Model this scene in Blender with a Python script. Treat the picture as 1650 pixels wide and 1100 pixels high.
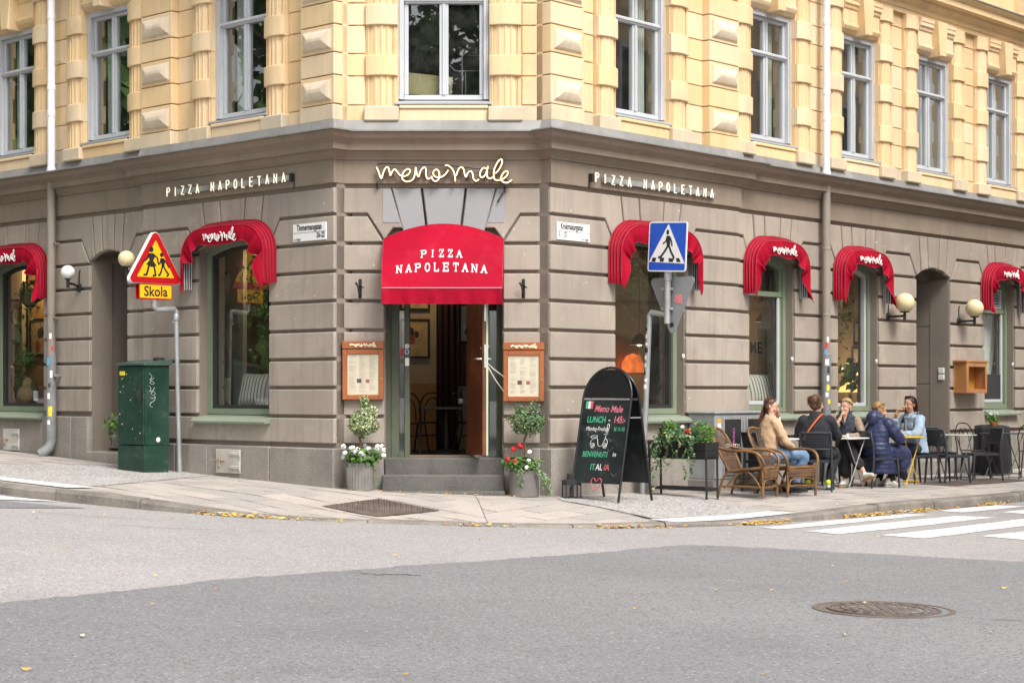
import bpy, bmesh, math, random
from mathutils import Vector, Matrix
for o in list(bpy.data.objects): bpy.data.objects.remove(o)
sc = bpy.context.scene
COL = sc.collection
rad = math.radians
rnd = random.Random(7)
# ------------------------------------------------------------ camera
cam = bpy.data.objects.new('camera', bpy.data.cameras.new('camera'))
COL.objects.link(cam)
cam.location = (0, -20.4, 1.15)
cam.rotation_euler = (rad(90), 0, 0)
cam.data.sensor_width = 36
cam.data.lens = 36 * 2900 / 1650
cam.data.shift_y = 80 / 1650
cam.data.clip_end = 1000
sc.camera = cam
# ------------------------------------------------------------ sky, sun, exposure
world = bpy.data.worlds.new('World'); sc.world = world; world.use_nodes = True
wn = world.node_tree.nodes; wl = world.node_tree.links
bgn = wn['Background']
sky = wn.new('ShaderNodeTexSky'); sky.sky_type = 'NISHITA'; sky.sun_disc = False
SUN_EL, SUN_AZ = 52, 150
sky.sun_elevation = rad(SUN_EL); sky.sun_rotation = rad(SUN_AZ)
sky.air_density = 1.0; sky.dust_density = 4.0; sky.ozone_density = 1.0
hs = wn.new('ShaderNodeHueSaturation'); hs.inputs['Saturation'].default_value = 0.18
wl.new(sky.outputs[0], hs.inputs['Color']); wl.new(hs.outputs[0], bgn.inputs[0])
bgn.inputs[1].default_value = 0.125
sund = bpy.data.lights.new('sun', 'SUN'); sund.energy = 1.5; sund.angle = rad(22); sund.color = (1, .96, .9)
sun = bpy.data.objects.new('sun', sund); COL.objects.link(sun)
sdir = Vector((math.sin(rad(SUN_AZ)) * math.cos(rad(SUN_EL)), math.cos(rad(SUN_AZ)) * math.cos(rad(SUN_EL)), math.sin(rad(SUN_EL))))
sun.rotation_euler = sdir.to_track_quat('Z', 'Y').to_euler()
vs = sc.view_settings
vs.view_transform = 'Standard'; vs.look = 'None'; vs.gamma = 1; vs.exposure = 1.1
vs.use_curve_mapping = False
sc.render.engine = 'CYCLES'
try:
    sc.cycles.max_bounces = 6; sc.cycles.transparent_max_bounces = 12; sc.cycles.sample_clamp_indirect = 6
    sc.cycles.caustics_reflective = False; sc.cycles.caustics_refractive = False
except Exception: pass

# ------------------------------------------------------------ frames
AL, AR = 43.2, 48.2
uL = Vector((-math.cos(rad(AL)), math.sin(rad(AL)), 0)); uR = Vector((math.cos(rad(AR)), math.sin(rad(AR)), 0))
nL = Vector((-math.sin(rad(AL)), -math.cos(rad(AL)), 0)); nR = Vector((math.sin(rad(AR)), -math.cos(rad(AR)), 0))
PA = Vector((-2.008, -.113, 0)); PB = Vector((-1.913, 0, 0)); PC = Vector((.338, 0, 0)); PD = Vector((.441, -.113, 0))
ROT = {'L': -AL, 'R': AR, 'C': 0}
FRM = {'L': Matrix.Translation(PA) @ Matrix.Rotation(rad(-AL), 4, 'Z'),
       'R': Matrix.Translation(PD) @ Matrix.Rotation(rad(AR), 4, 'Z'), 'C': Matrix()}
def W(side, s, y=0, z=0):      # wall coordinates (s along wall to the right, y into the wall) -> world
    return FRM[side] @ Vector((s, y, z))
def ground(X):
    X = max(-9, min(9, X))
    return -.015 - .033 * X + .0022 * X * X if X < 0 else -.015 - .078 * (1 - math.exp(-X / 2))
def smooth(a, b, x):
    t = max(0, min(1, (x - a) / (b - a))); return t * t * (3 - 2 * t)
def wall_dist(X, Y):
    p = Vector((X, Y, 0)); return max((p - PA).dot(nL), (p - PD).dot(nR), -Y)
def pave(X, Y):
    d = max(0, min(4, wall_dist(X, Y)))
    ramp = smooth(-4.2, -2.2, X) * (1 - smooth(2.0, 4.2, X)) * smooth(.8, 2.6, d)
    return ground(X) - .018 * d - .095 * ramp
ROAD_DROP = .17
def road(X): return ground(X) - ROAD_DROP

# ------------------------------------------------------------ materials
MATS = {}
def mat(name, col, rough=.75, var=.12, scale=1.5, bump=.15, bscale=40, col2=None, amt=.5, metal=0, streak=0, spec=.4,
        emit=0, coat=0, speck=None, trans=0, dirt=None, alpha=1, lo=.4, hi=.65):
    """procedural Principled material: base colour broken up by world-space noise, optional vertical streaks, specks and relief"""
    if name in MATS: return MATS[name]
    m = bpy.data.materials.new(name); m.use_nodes = True; MATS[name] = m
    N = m.node_tree.nodes; L = m.node_tree.links; b = N['Principled BSDF']
    geo = N.new('ShaderNodeNewGeometry')
    def noise(sc_, det=5, vec=None, rg=.55):
        n = N.new('ShaderNodeTexNoise'); n.inputs['Scale'].default_value = sc_; n.inputs['Detail'].default_value = det
        n.inputs['Roughness'].default_value = rg
        L.new(vec or geo.outputs['Position'], n.inputs['Vector']); return n.outputs['Fac']
    def ramp(f, a, b_):
        r = N.new('ShaderNodeMapRange'); r.inputs[1].default_value = a; r.inputs[2].default_value = b_; L.new(f, r.inputs[0]); return r.outputs[0]
    def mix(f, c1, c2, mode='MIX'):
        x = N.new('ShaderNodeMix'); x.data_type = 'RGBA'; x.blend_type = mode
        for s, c in ((6, c1), (7, c2)):
            if isinstance(c, (tuple, list)): x.inputs[s].default_value = (*c[:3], 1)
            else: L.new(c, x.inputs[s])
        if isinstance(f, (int, float)): x.inputs[0].default_value = f
        else: L.new(f, x.inputs[0])
        return x.outputs[2]
    def mul(f, k):
        x = N.new('ShaderNodeMath'); x.operation = 'MULTIPLY'; L.new(f, x.inputs[0]); x.inputs[1].default_value = k; return x.outputs[0]
    c = mix(ramp(noise(scale), .3, .7), tuple(v * (1 - var) for v in col), tuple(min(1, v * (1 + var)) for v in col))
    if col2: c = mix(mul(ramp(noise(scale * .6, 6), lo, hi), amt), c, col2)
    if streak:
        mp = N.new('ShaderNodeMapping'); mp.inputs['Scale'].default_value = (7, 7, .5); L.new(geo.outputs['Position'], mp.inputs[0])
        c = mix(mul(ramp(noise(1, 6, mp.outputs[0], .65), .5, .75), streak), c, tuple(v * .45 for v in col))
    if dirt: c = mix(mul(ramp(noise(dirt[1], 7, None, .7), .55, .72), dirt[2]), c, dirt[0])
    if speck:
        v = N.new('ShaderNodeTexVoronoi'); v.inputs['Scale'].default_value = speck[1]; L.new(geo.outputs['Position'], v.inputs['Vector'])
        sp = N.new('ShaderNodeSeparateColor'); L.new(v.outputs['Color'], sp.inputs[0])
        c = mix(ramp(sp.outputs[0], speck[2], min(1, speck[2] + .12)), c, speck[0])
        if len(speck) > 3: c = mix(ramp(sp.outputs[1], speck[4], min(1, speck[4] + .12)), c, speck[3])
    L.new(c, b.inputs['Base Color'])
    b.inputs['Metallic'].default_value = metal; b.inputs['Specular IOR Level'].default_value = spec
    rr = N.new('ShaderNodeMapRange'); rr.inputs[3].default_value = max(0, rough - .1); rr.inputs[4].default_value = min(1, rough + .1)
    L.new(noise(scale * 3), rr.inputs[0]); L.new(rr.outputs[0], b.inputs['Roughness'])
    if coat: b.inputs['Coat Weight'].default_value = coat
    if trans: b.inputs['Subsurface Weight'].default_value = trans; b.inputs['Subsurface Radius'].default_value = (.02, .012, .006)
    if alpha < 1: b.inputs['Alpha'].default_value = alpha
    if emit:
        b.inputs['Emission Strength'].default_value = emit; L.new(c, b.inputs['Emission Color'])
    if bump:
        bp = N.new('ShaderNodeBump'); bp.inputs['Strength'].default_value = bump; bp.inputs['Distance'].default_value = .01
        L.new(noise(bscale, 4), bp.inputs['Height']); L.new(bp.outputs[0], b.inputs['Normal'])
    return m
def glass(name, tint=(1, 1, 1), refl=1.55, gain=1.6, rough=.0, dust=.03):
    m = bpy.data.materials.new(name); m.use_nodes = True; MATS[name] = m
    N = m.node_tree.nodes; L = m.node_tree.links; N.remove(N['Principled BSDF']); out = N['Material Output']
    tr = N.new('ShaderNodeBsdfTransparent'); tr.inputs[0].default_value = (*tint, 1)
    gl = N.new('ShaderNodeBsdfGlossy'); gl.inputs['Roughness'].default_value = rough
    # Schlick reflectance, the same from both sides of a thin pane
    lw = N.new('ShaderNodeLayerWeight'); lw.inputs[0].default_value = .5; f0 = ((refl - 1) / (refl + 1)) ** 2
    pw = N.new('ShaderNodeMath'); pw.operation = 'POWER'; pw.inputs[1].default_value = 5; L.new(lw.outputs['Facing'], pw.inputs[0])
    ma = N.new('ShaderNodeMath'); ma.operation = 'MULTIPLY_ADD'; ma.inputs[1].default_value = 1 - f0; ma.inputs[2].default_value = f0; L.new(pw.outputs[0], ma.inputs[0])
    k = N.new('ShaderNodeMath'); k.operation = 'MULTIPLY'; k.inputs[1].default_value = gain; k.use_clamp = True; L.new(ma.outputs[0], k.inputs[0])
    mx = N.new('ShaderNodeMixShader'); L.new(k.outputs[0], mx.inputs[0]); L.new(tr.outputs[0], mx.inputs[1]); L.new(gl.outputs[0], mx.inputs[2])
    df = N.new('ShaderNodeBsdfDiffuse'); df.inputs[0].default_value = (.75, .75, .72, 1)
    geo = N.new('ShaderNodeNewGeometry'); nz = N.new('ShaderNodeTexNoise'); nz.inputs['Scale'].default_value = 6; nz.inputs['Detail'].default_value = 8
    L.new(geo.outputs['Position'], nz.inputs['Vector'])
    d = N.new('ShaderNodeMapRange'); d.inputs[1].default_value = .4; d.inputs[2].default_value = .8; d.inputs[3].default_value = dust * .3; d.inputs[4].default_value = dust * 2
    L.new(nz.outputs['Fac'], d.inputs[0])
    m2 = N.new('ShaderNodeMixShader'); L.new(d.outputs[0], m2.inputs[0]); L.new(mx.outputs[0], m2.inputs[1]); L.new(df.outputs[0], m2.inputs[2])
    L.new(m2.outputs[0], out.inputs[0])
    return m

# ------------------------------------------------------------ mesh helpers
class MB:
    def __init__(s, M=None): s.v = []; s.f = []; s.M = M; s.mi = []; s.cur = 0
    def add(s, vs_, fs, M=None):
        n = len(s.v)
        for p in vs_:
            p = Vector(p)
            if M is not None: p = M @ p
            s.v.append(p)
        for f in fs: s.f.append(tuple(i + n for i in f)); s.mi.append(s.cur)
        return s
    def box(s, x0, x1, y0, y1, z0, z1, bev=0, M=None):
        if bev <= 0:
            return s.add([(x0, y0, z0), (x1, y0, z0), (x1, y1, z0), (x0, y1, z0), (x0, y0, z1), (x1, y0, z1), (x1, y1, z1), (x0, y1, z1)],
                         [(0, 3, 2, 1), (4, 5, 6, 7), (0, 1, 5, 4), (1, 2, 6, 5), (2, 3, 7, 6), (3, 0, 4, 7)], M)
        b = min(bev, (x1 - x0) * .49, (y1 - y0) * .49, (z1 - z0) * .49)
        vs_ = []; idx = {}
        for ix in (0, 1):
            for iy in (0, 1):
                for iz in (0, 1):
                    X, Y, Z = (x0, x1)[ix], (y0, y1)[iy], (z0, z1)[iz]
                    dx, dy, dz = (b, -b)[ix], (b, -b)[iy], (b, -b)[iz]
                    for a, p in enumerate(((X, Y + dy, Z + dz), (X + dx, Y, Z + dz), (X + dx, Y + dy, Z))):
                        idx[ix, iy, iz, a] = len(vs_); vs_.append(p)
        g = lambda *k: idx[k]; F = []
        for i in (0, 1):
            r = 1 if i else -1
            F.append([g(i, 0, 0, 0), g(i, 1, 0, 0), g(i, 1, 1, 0), g(i, 0, 1, 0)][::r])
            F.append([g(0, i, 0, 1), g(0, i, 1, 1), g(1, i, 1, 1), g(1, i, 0, 1)][::r])
            F.append([g(0, 0, i, 2), g(1, 0, i, 2), g(1, 1, i, 2), g(0, 1, i, 2)][::r])
        for i in (0, 1):
            for j in (0, 1):
                F.append((g(i, j, 0, 0), g(i, j, 1, 0), g(i, j, 1, 1), g(i, j, 0, 1)))
                F.append((g(i, 0, j, 0), g(i, 1, j, 0), g(i, 1, j, 2), g(i, 0, j, 2)))
                F.append((g(0, i, j, 1), g(1, i, j, 1), g(1, i, j, 2), g(0, i, j, 2)))
        for i in (0, 1):
            for j in (0, 1):
                for k in (0, 1): F.append((g(i, j, k, 0), g(i, j, k, 1), g(i, j, k, 2)))
        return s.add(vs_, F, M)
    def prism(s, poly, y0, y1, bev=0, M=None):
        """polygon in the x-z plane (counter-clockwise seen from -y) from y0 (front) to y1 (back), front rim chamfered"""
        n = len(poly)
        if sum(poly[i][0] * poly[(i + 1) % n][1] - poly[(i + 1) % n][0] * poly[i][1] for i in range(n)) < 0: poly = poly[::-1]
        def inset(d):
            o = []
            for i in range(n):
                a = Vector(poly[i - 1]); b = Vector(poly[i]); c = Vector(poly[(i + 1) % n])
                e1 = (b - a).normalized(); e2 = (c - b).normalized()
                n1 = Vector((-e1.y, e1.x)); n2 = Vector((-e2.y, e2.x)); m = n1 + n2
                m = m / max(.3, m.dot(n1)) if m.length > 1e-6 else n1
                o.append(b + m * d)
            return o
        rings = []
        if bev:
            rings = [[(p.x, y0, p.y) for p in inset(bev)], [(p[0], y0 + bev, p[1]) for p in poly], [(p[0], y1, p[1]) for p in poly]]
        else: rings = [[(p[0], y0, p[1]) for p in poly], [(p[0], y1, p[1]) for p in poly]]
        vs_ = [p for r in rings for p in r]; F = [tuple(range(n))]
        for k in range(len(rings) - 1):
            for i in range(n): j = (i + 1) % n; F.append((k * n + i, (k + 1) * n + i, (k + 1) * n + j, k * n + j))
        F.append(tuple(range((len(rings) - 1) * n, len(rings) * n))[::-1])
        return s.add(vs_, F, M)
    def tube(s, pts, r, n=8, closed=False, caps=True, M=None, flat=1):
        pts = [Vector(p) for p in pts]; m = len(pts); rs = r if isinstance(r, (list, tuple)) else [r] * m
        T = []
        for i in range(m):
            a = pts[i - 1] if (i > 0 or closed) else pts[i]; b = pts[(i + 1) % m] if (i < m - 1 or closed) else pts[i]
            t = (b - a); T.append(t.normalized() if t.length > 1e-9 else Vector((0, 0, 1)))
        ref = Vector((0, 0, 1)) if abs(T[0].z) < .9 else Vector((1, 0, 0))
        nrm = (ref - T[0] * ref.dot(T[0])).normalized(); vs_ = []
        for i in range(m):
            nrm = (nrm - T[i] * nrm.dot(T[i])); nrm = nrm.normalized() if nrm.length > 1e-6 else T[i].orthogonal().normalized()
            bn = T[i].cross(nrm)
            for k in range(n):
                a = 2 * math.pi * k / n; vs_.append(pts[i] + (nrm * math.cos(a) * flat + bn * math.sin(a)) * rs[i])
        F = []
        for i in range(m if closed else m - 1):
            for k in range(n):
                j = (i + 1) % m; F.append((i * n + k, i * n + (k + 1) % n, j * n + (k + 1) % n, j * n + k))
        if caps and not closed: F.append(tuple(range(n))[::-1]); F.append(tuple(range((m - 1) * n, m * n)))
        return s.add(vs_, F, M)
    def lathe(s, prof, n=16, c=(0, 0, 0), M=None, a0=0, a1=2 * math.pi, fx=1, fy=1):
        full = abs(a1 - a0 - 2 * math.pi) < 1e-6; m = n if full else n + 1; vs_ = []
        for r, z in prof:
            for k in range(m):
                a = a0 + (a1 - a0) * k / n; vs_.append((c[0] + r * math.cos(a) * fx, c[1] + r * math.sin(a) * fy, c[2] + z))
        F = []
        for i in range(len(prof) - 1):
            for k in range(n):
                k2 = (k + 1) % m; F.append((i * m + k, i * m + k2, (i + 1) * m + k2, (i + 1) * m + k))
        return s.add(vs_, F, M)
    def ball(s, c, r, n=14, sx=1, sy=1, sz=1, M=None):
        h = n // 2 + 1
        return s.lathe([(r * math.sin(math.pi * i / h), -r * sz * math.cos(math.pi * i / h)) for i in range(h + 1)], n, c, M, fx=sx, fy=sy)
    def surf(s, fn, nu, nv, M=None):
        vs_ = [fn(i / nu, j / nv) for j in range(nv + 1) for i in range(nu + 1)]
        return s.add(vs_, [(j * (nu + 1) + i, j * (nu + 1) + i + 1, (j + 1) * (nu + 1) + i + 1, (j + 1) * (nu + 1) + i) for j in range(nv) for i in range(nu)], M)
    def sweep(s, path, prof, M=None, closed=False):
        """profile of (outward, z) mitred along a plan path ordered left to right, outward = right-hand side of travel"""
        P = [Vector((p[0], p[1])) for p in path]; m = len(P); k = len(prof); vs_ = []
        for i in range(m):
            e1 = (P[i] - P[i - 1]).normalized() if i else None; e2 = (P[i + 1] - P[i]).normalized() if i < m - 1 else None
            e1 = e1 or e2; e2 = e2 or e1
            n1 = Vector((e1.y, -e1.x)); n2 = Vector((e2.y, -e2.x)); q = n1 + n2; q = q / max(.2, q.dot(n1))
            for o, z in prof: vs_.append((P[i].x + q.x * o, P[i].y + q.y * o, z))
        F = [(i * k + j, (i + 1) * k + j, (i + 1) * k + j + 1, i * k + j + 1) for i in range(m - 1) for j in range(k - 1)]
        F.append(tuple(range(k))); F.append(tuple(range((m - 1) * k, m * k))[::-1])
        return s.add(vs_, F, M)
    def mesh(s, name, mats, smooth=None):
        me = bpy.data.meshes.new(name)
        vs_ = [s.M @ v for v in s.v] if s.M is not None else s.v
        me.from_pydata([tuple(v) for v in vs_], [], s.f)
        for m in (mats if isinstance(mats, (list, tuple)) else [mats]): me.materials.append(m)
        if max(s.mi, default=0): me.polygons.foreach_set('material_index', s.mi)
        if smooth is not None:
            me.polygons.foreach_set('use_smooth', [True] * len(me.polygons))
            if smooth < 180: me.set_sharp_from_angle(angle=rad(smooth))
        me.update()
        return me
    def build(s, name, mats, parent=None, smooth=None, fixn=False):
        me = s.mesh(name, mats, smooth)
        if fixn:
            b = bmesh.new(); b.from_mesh(me); bmesh.ops.remove_doubles(b, verts=b.verts, dist=1e-5)
            bmesh.ops.recalc_face_normals(b, faces=b.faces); b.to_mesh(me); b.free()
        return link(name, me, parent)
def link(name, data, parent=None):
    o = bpy.data.objects.new(name, data); COL.objects.link(o); o.parent = parent; return o
def tag(o, label=None, cat=None, group=None, kind=None):
    if label: o['label'] = label
    if cat: o['category'] = cat
    if group: o['group'] = group
    if kind: o['kind'] = kind
    return o
def thing(name, label, cat, loc=(0, 0, 0), rz=0, group=None):
    o = link(name, None); o.location = loc; o.rotation_euler = (0, 0, rad(rz)); o.empty_display_size = .1
    return tag(o, label, cat, group)
def copy_tree(o, parent=None):
    c = o.copy(); COL.objects.link(c); c.parent = parent
    for ch in list(o.children): copy_tree(ch, c)
    return c
def catmull(pts, k=6, closed=False):
    P = [Vector(p) for p in pts]; n = len(P); out = []
    for i in range(n if closed else n - 1):
        p0 = P[(i - 1) % n] if (closed or i) else P[0]; p1 = P[i]; p2 = P[(i + 1) % n]; p3 = P[(i + 2) % n] if (closed or i < n - 2) else P[-1]
        for j in range(k):
            t = j / k
            out.append(.5 * ((2 * p1) + (p2 - p0) * t + (2 * p0 - 5 * p1 + 4 * p2 - p3) * t * t + (3 * p1 - p0 - 3 * p2 + p3) * t ** 3))
    if not closed: out.append(P[-1])
    return out
def text_mb(txt, size, depth=.002, align='CENTER', shear=0, space=1, xs=1, bold=0):
    """letters as a mesh in the x-z plane facing -y, baseline at z=0"""
    c = bpy.data.curves.new('t', 'FONT'); c.body = txt; c.size = size; c.align_x = align; c.extrude = depth / 2; c.shear = shear
    c.space_character = space; c.resolution_u = 3; c.offset = bold
    o = bpy.data.objects.new('t', c); me = o.to_mesh()
    mb = MB(); mb.add([(v.co.x * xs, -v.co.z, v.co.y) for v in me.vertices], [tuple(p.vertices) for p in me.polygons])
    o.to_mesh_clear(); bpy.data.objects.remove(o); bpy.data.curves.remove(c)
    return mb
# ------------------------------------------------------------ ground: road, pavement, kerb
m_road = mat('asphalt_old', (.325, .307, .299), .9, .09, .4, .6, 150, (.29, .275, .268), .9, speck=((.50, .475, .46), 75, .86, (.215, .203, .198), .80), dirt=((.25, .238, .232), .5, .7))
m_patch = mat('asphalt_new', (.195, .191, .197), .85, .09, .4, .6, 150, (.235, .229, .234), .8, speck=((.34, .335, .34), 75, .92, (.13, .127, .131), .76), dirt=((.150, .147, .152), .55, .7))
m_pave = mat('pavement_bed', (.10, .09, .08), .95, .3, 3, .4, 80)
m_slab = [mat('paving_slab_%d' % i, c, .9, .10, 2.2, .35, 120, c2, .6, speck=((.5, .46, .43), 150, .86), dirt=((.17, .15, .135), 2.2, .5))
          for i, (c, c2) in enumerate([((.40, .355, .32), (.34, .30, .27)), ((.37, .335, .305), (.31, .28, .255)), ((.42, .37, .33), (.36, .322, .292)), ((.34, .312, .29), (.28, .26, .242))])]
m_kerb = mat('kerb_granite', (.22, .195, .17), .9, .25, 4, .9, 50, (.13, .115, .10), .8, speck=((.28, .25, .22), 120, .85))
m_agg = mat('exposed_aggregate', (.37, .35, .335), .95, .15, 2, .9, 110, (.30, .28, .265), .6, speck=((.56, .54, .52), 60, .70, (.17, .16, .155), .76))
m_paint = mat('road_paint_white', (.80, .79, .77), .7, .06, 4, .3, 120, (.52, .50, .48), .5, dirt=((.36, .34, .33), 5, .95), speck=((.42, .40, .39), 60, .78))
m_iron = mat('cast_iron', (.14, .112, .098), .6, .25, 6, .4, 60, (.2, .16, .13), .6, metal=.35)

def road_sheet():
    xs = [-200, -60, -25, -14] + [-9 + .5 * i for i in range(37)] + [14, 25, 60, 200]
    ys = [-200, -60, -30] + [-24 + 1.0 * i for i in range(48)] + [60, 200]
    mb = MB(); nx = len(xs)
    mb.add([(x, y, road(x)) for y in ys for x in xs], [(j * nx + i, j * nx + i + 1, (j + 1) * nx + i + 1, (j + 1) * nx + i) for j in range(len(ys) - 1) for i in range(nx - 1)])
    return mb
tag(road_sheet().build('road', m_road, smooth=180), kind='structure')
def sheet(poly, zf, up, name, m, parent=None, step=.5, kind='structure'):
    """flat sheet draped on zf(x, y), cut into strips so that it follows the slope"""
    b = bmesh.new(); vs_ = [b.verts.new((p[0], p[1], 0)) for p in poly]; b.faces.new(vs_)
    x0, x1 = min(p[0] for p in poly), max(p[0] for p in poly); y0, y1 = min(p[1] for p in poly), max(p[1] for p in poly)
    for ax, lo, hi in ((Vector((1, 0, 0)), x0, x1), (Vector((0, 1, 0)), y0, y1)):
        t = lo + step
        while t < hi:
            bmesh.ops.bisect_plane(b, geom=b.verts[:] + b.edges[:] + b.faces[:], plane_co=ax * t, plane_no=ax); t += step
    bmesh.ops.triangulate(b, faces=[f for f in b.faces if len(f.verts) > 4])
    for v in b.verts: v.co.z = zf(v.co.x, v.co.y) + up
    for f in b.faces:
        f.smooth = True
        f.normal_update()
        if f.normal.z < 0: f.normal_flip()
    me = bpy.data.meshes.new(name); b.to_mesh(me); b.free(); me.materials.append(m)
    o = link(name, me, parent)
    if not parent and kind: tag(o, kind=kind)
    return o
rz_ = lambda x, y: road(x)
def ragged(P, amp=.018, st=.09, seed=2):
    rs = random.Random(seed); out = []
    for a, b in zip(P, P[1:]):
        a, b = Vector(a), Vector(b); n = max(1, int((b - a).length / st)); e = (b - a).normalized(); q = Vector((-e.y, e.x))
        for i in range(n): out.append(tuple(a.lerp(b, i / n) + q * (rs.gauss(0, amp) + .02 * math.sin(i * .21 + seed))))
    return out + [P[-1]]
sheet(ragged([(-6.5, -15.5), (-2.94, -10.06), (-1.96, -8.4), (-.85, -7.02), (0, -6.1), (1.0, -4.9), (1.5, -4.36), (1.75, -4.34), (2.2, -4.5), (3.06, -4.95), (4.21, -5.61), (9, -8.3)]) + [(14, -30), (-14, -30), (-9, -19)],
      rz_, .005, 'road_patch', m_patch, step=.7)
sheet([(-5.3, -2.2), (-4.2, -2.62), (-4.9, -3.15), (-9, -1.2), (-9, .6)], rz_, .005, 'road_repair', m_patch, step=.7)

# kerb line, left to right
KP = [(-5.42, -1.34), (-4.54, -1.93), (-3.75, -2.38), (-3.1, -2.62), (-2.4, -2.78), (-1.79, -2.86), (-1.19, -2.84), (.03, -2.7), (1.09, -2.42), (2.1, -1.92), (3.2, -1.0), (4.6, .46), (6.53, 2.57)]
KP = [tuple(Vector((*KP[0], 0)) + uL * 9)[:2], tuple(Vector((*KP[0], 0)) + uL * 3)[:2]] + KP + [tuple(Vector((*KP[-1], 0)) + uR * 4)[:2], tuple(Vector((*KP[-1], 0)) + uR * 12)[:2]]
kc = [Vector((p.x, p.y)) for p in catmull([(*p, 0) for p in KP], 10)]
def offset_path(P, d):
    out = []
    for i in range(len(P)):
        e = (P[min(i + 1, len(P) - 1)] - P[max(i - 1, 0)]).normalized(); out.append(P[i] + Vector((-e.y, e.x)) * d)
    return out
KW = .16
kin = offset_path(kc, KW)
# pavement bed: strips from the kerb back under the building
pavement = tag(link('pavement', None), kind='structure')
mb = MB(); n = 40; rows = []
back = []
for p in kin:
    if p.x < -1.0: q = p - Vector(nL[:2]) * 4.2
    elif p.x > .3: q = p - Vector(nR[:2]) * 3.6
    else: q = Vector((p.x, 1.0))
    back.append(q)
for i in range(len(kin)):
    for k in range(n + 1):
        q = kin[i].lerp(back[i], k / n); mb.v.append(Vector((q.x, q.y, pave(q.x, q.y) - .032)))
mb.f = [(i * (n + 1) + k, (i + 1) * (n + 1) + k, (i + 1) * (n + 1) + k + 1, i * (n + 1) + k + 1) for i in range(len(kin) - 1) for k in range(n)]; mb.mi = [0] * len(mb.f)
mb.build('bed', m_pave, pavement, 180)
# kerbstones
L_ = [0]
for i in range(1, len(kc)): L_.append(L_[-1] + (kc[i] - kc[i - 1]).length)
def along(P, d):
    for i in range(1, len(P)):
        if L_[i] >= d: return P[i - 1].lerp(P[i], (d - L_[i - 1]) / (L_[i] - L_[i - 1]))
    return P[-1]
d = 0; rk = random.Random(3)
while d < L_[-1] - .1:
    ln = rk.uniform(.85, 1.25); e = min(d + ln, L_[-1]); k = 3; vs_ = []; F = []
    dz = rk.uniform(-.006, .006); dy = rk.uniform(-.008, .008)
    for i in range(k + 1):
        t = d + .006 + (e - d - .012) * i / k; a = along(kc, t); b = along(kin, t); a = a + (a - b).normalized() * dy
        zt = pave(b.x, b.y) + dz; zb = min(road(a.x), zt) - .08; c_ = a.lerp(b, .14); e_ = a.lerp(b, -.10 if zt - zb > .15 else 0)
        vs_ += [(e_.x, e_.y, zb), (a.x, a.y, max(zb + .02, zt - .03)), (c_.x, c_.y, zt - .004), (b.x, b.y, zt), (b.x, b.y, zb)]
    for i in range(k):
        for j in range(5): F.append((i * 5 + j, (i + 1) * 5 + j, (i + 1) * 5 + (j + 1) % 5, i * 5 + (j + 1) % 5))
    F += [(4, 3, 2, 1, 0), tuple(k * 5 + j for j in range(5))]
    mb = MB(); mb.add(vs_, F); mb.build('kerbstone', m_kerb, pavement); d = e
# clear zones without slabs
ZL = [(-5.62, -.75), (-4.62, -1.7), (-4.0, -.5), (-3.0, 2.0), (-4.2, 3.0), (-5.3, 2.2)]
pL = lambda u, d: tuple((PA + uL * u + nL * d)[:2]); pR = lambda u, d: tuple((PD + uR * u + nR * d)[:2])
ZL = [(-6.6, 1.3), (-6.01, .73), (-5.6, -.62), (-4.84, -1.36), (-4.46, -1.22), (-3.62, 1.25), pL(3.4, .06), pL(4.05, .06)]
WL = [(-6.9, .75), (-6.72, .25), (-5.45, -1.0), (-4.66, -1.6), (-4.40, -1.40), (-5.68, -.45)]
ZR = [(.47, -.24), (.56, -.8), (1.44, -1.95), (2.76, -.78), (2.45, -.05), (2.1, .75), (1.5, .55)]
WR = [(1.40, -2.04), (1.66, -2.13), (3.06, -.95), (2.78, -.78)]
GR1 = [(-1.93, -2.1), (-1.42, -1.25), (-.80, -1.85), (-1.30, -2.6)]
c1, h1 = (-1.36, -1.86), .46
GR1 = [(c1[0] - .60, c1[1] - .02), (c1[0] - .06, c1[1] + .62), (c1[0] + .62, c1[1] + .0), (c1[0] + .02, c1[1] - .62)]
GR2 = [pR(6.35, 1.05), pR(6.35, 1.62), pR(8.6, 1.62), pR(8.6, 1.05)]
GR0 = [pL(6.0, 1.0), pL(6.0, 1.6), pL(7.4, 1.6), pL(7.4, 1.0)]
def inside(p, poly):
    c = False; n = len(poly)
    for i in range(n):
        a, b = poly[i], poly[i - 1]
        if (a[1] > p[1]) != (b[1] > p[1]) and p[0] < (b[0] - a[0]) * (p[1] - a[1]) / (b[1] - a[1]) + a[0]: c = not c
    return c
def clip(poly, a, nrm):
    out = []
    for i in range(len(poly)):
        p, q = poly[i - 1], poly[i]; dp = (p - a).dot(nrm); dq = (q - a).dot(nrm)
        if (dp >= 0) != (dq >= 0): out.append(p.lerp(q, dp / (dp - dq)))
        if dq >= 0: out.append(q)
    return out
kin2 = offset_path(kc, KW + .006)
halves = []
for i in range(0, len(kin2) - 1, 4):
    a, b = kin2[i], kin2[min(i + 4, len(kin2) - 1)]
    if (b - a).length > 1e-3 and -7.5 < a.x < 8.5: e = (b - a).normalized(); halves.append((a, Vector((-e.y, e.x))))
split_a, split_n = Vector((-.35, -1.2)), Vector((-1, -.08)).normalized()     # seam between the two paving directions
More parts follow.
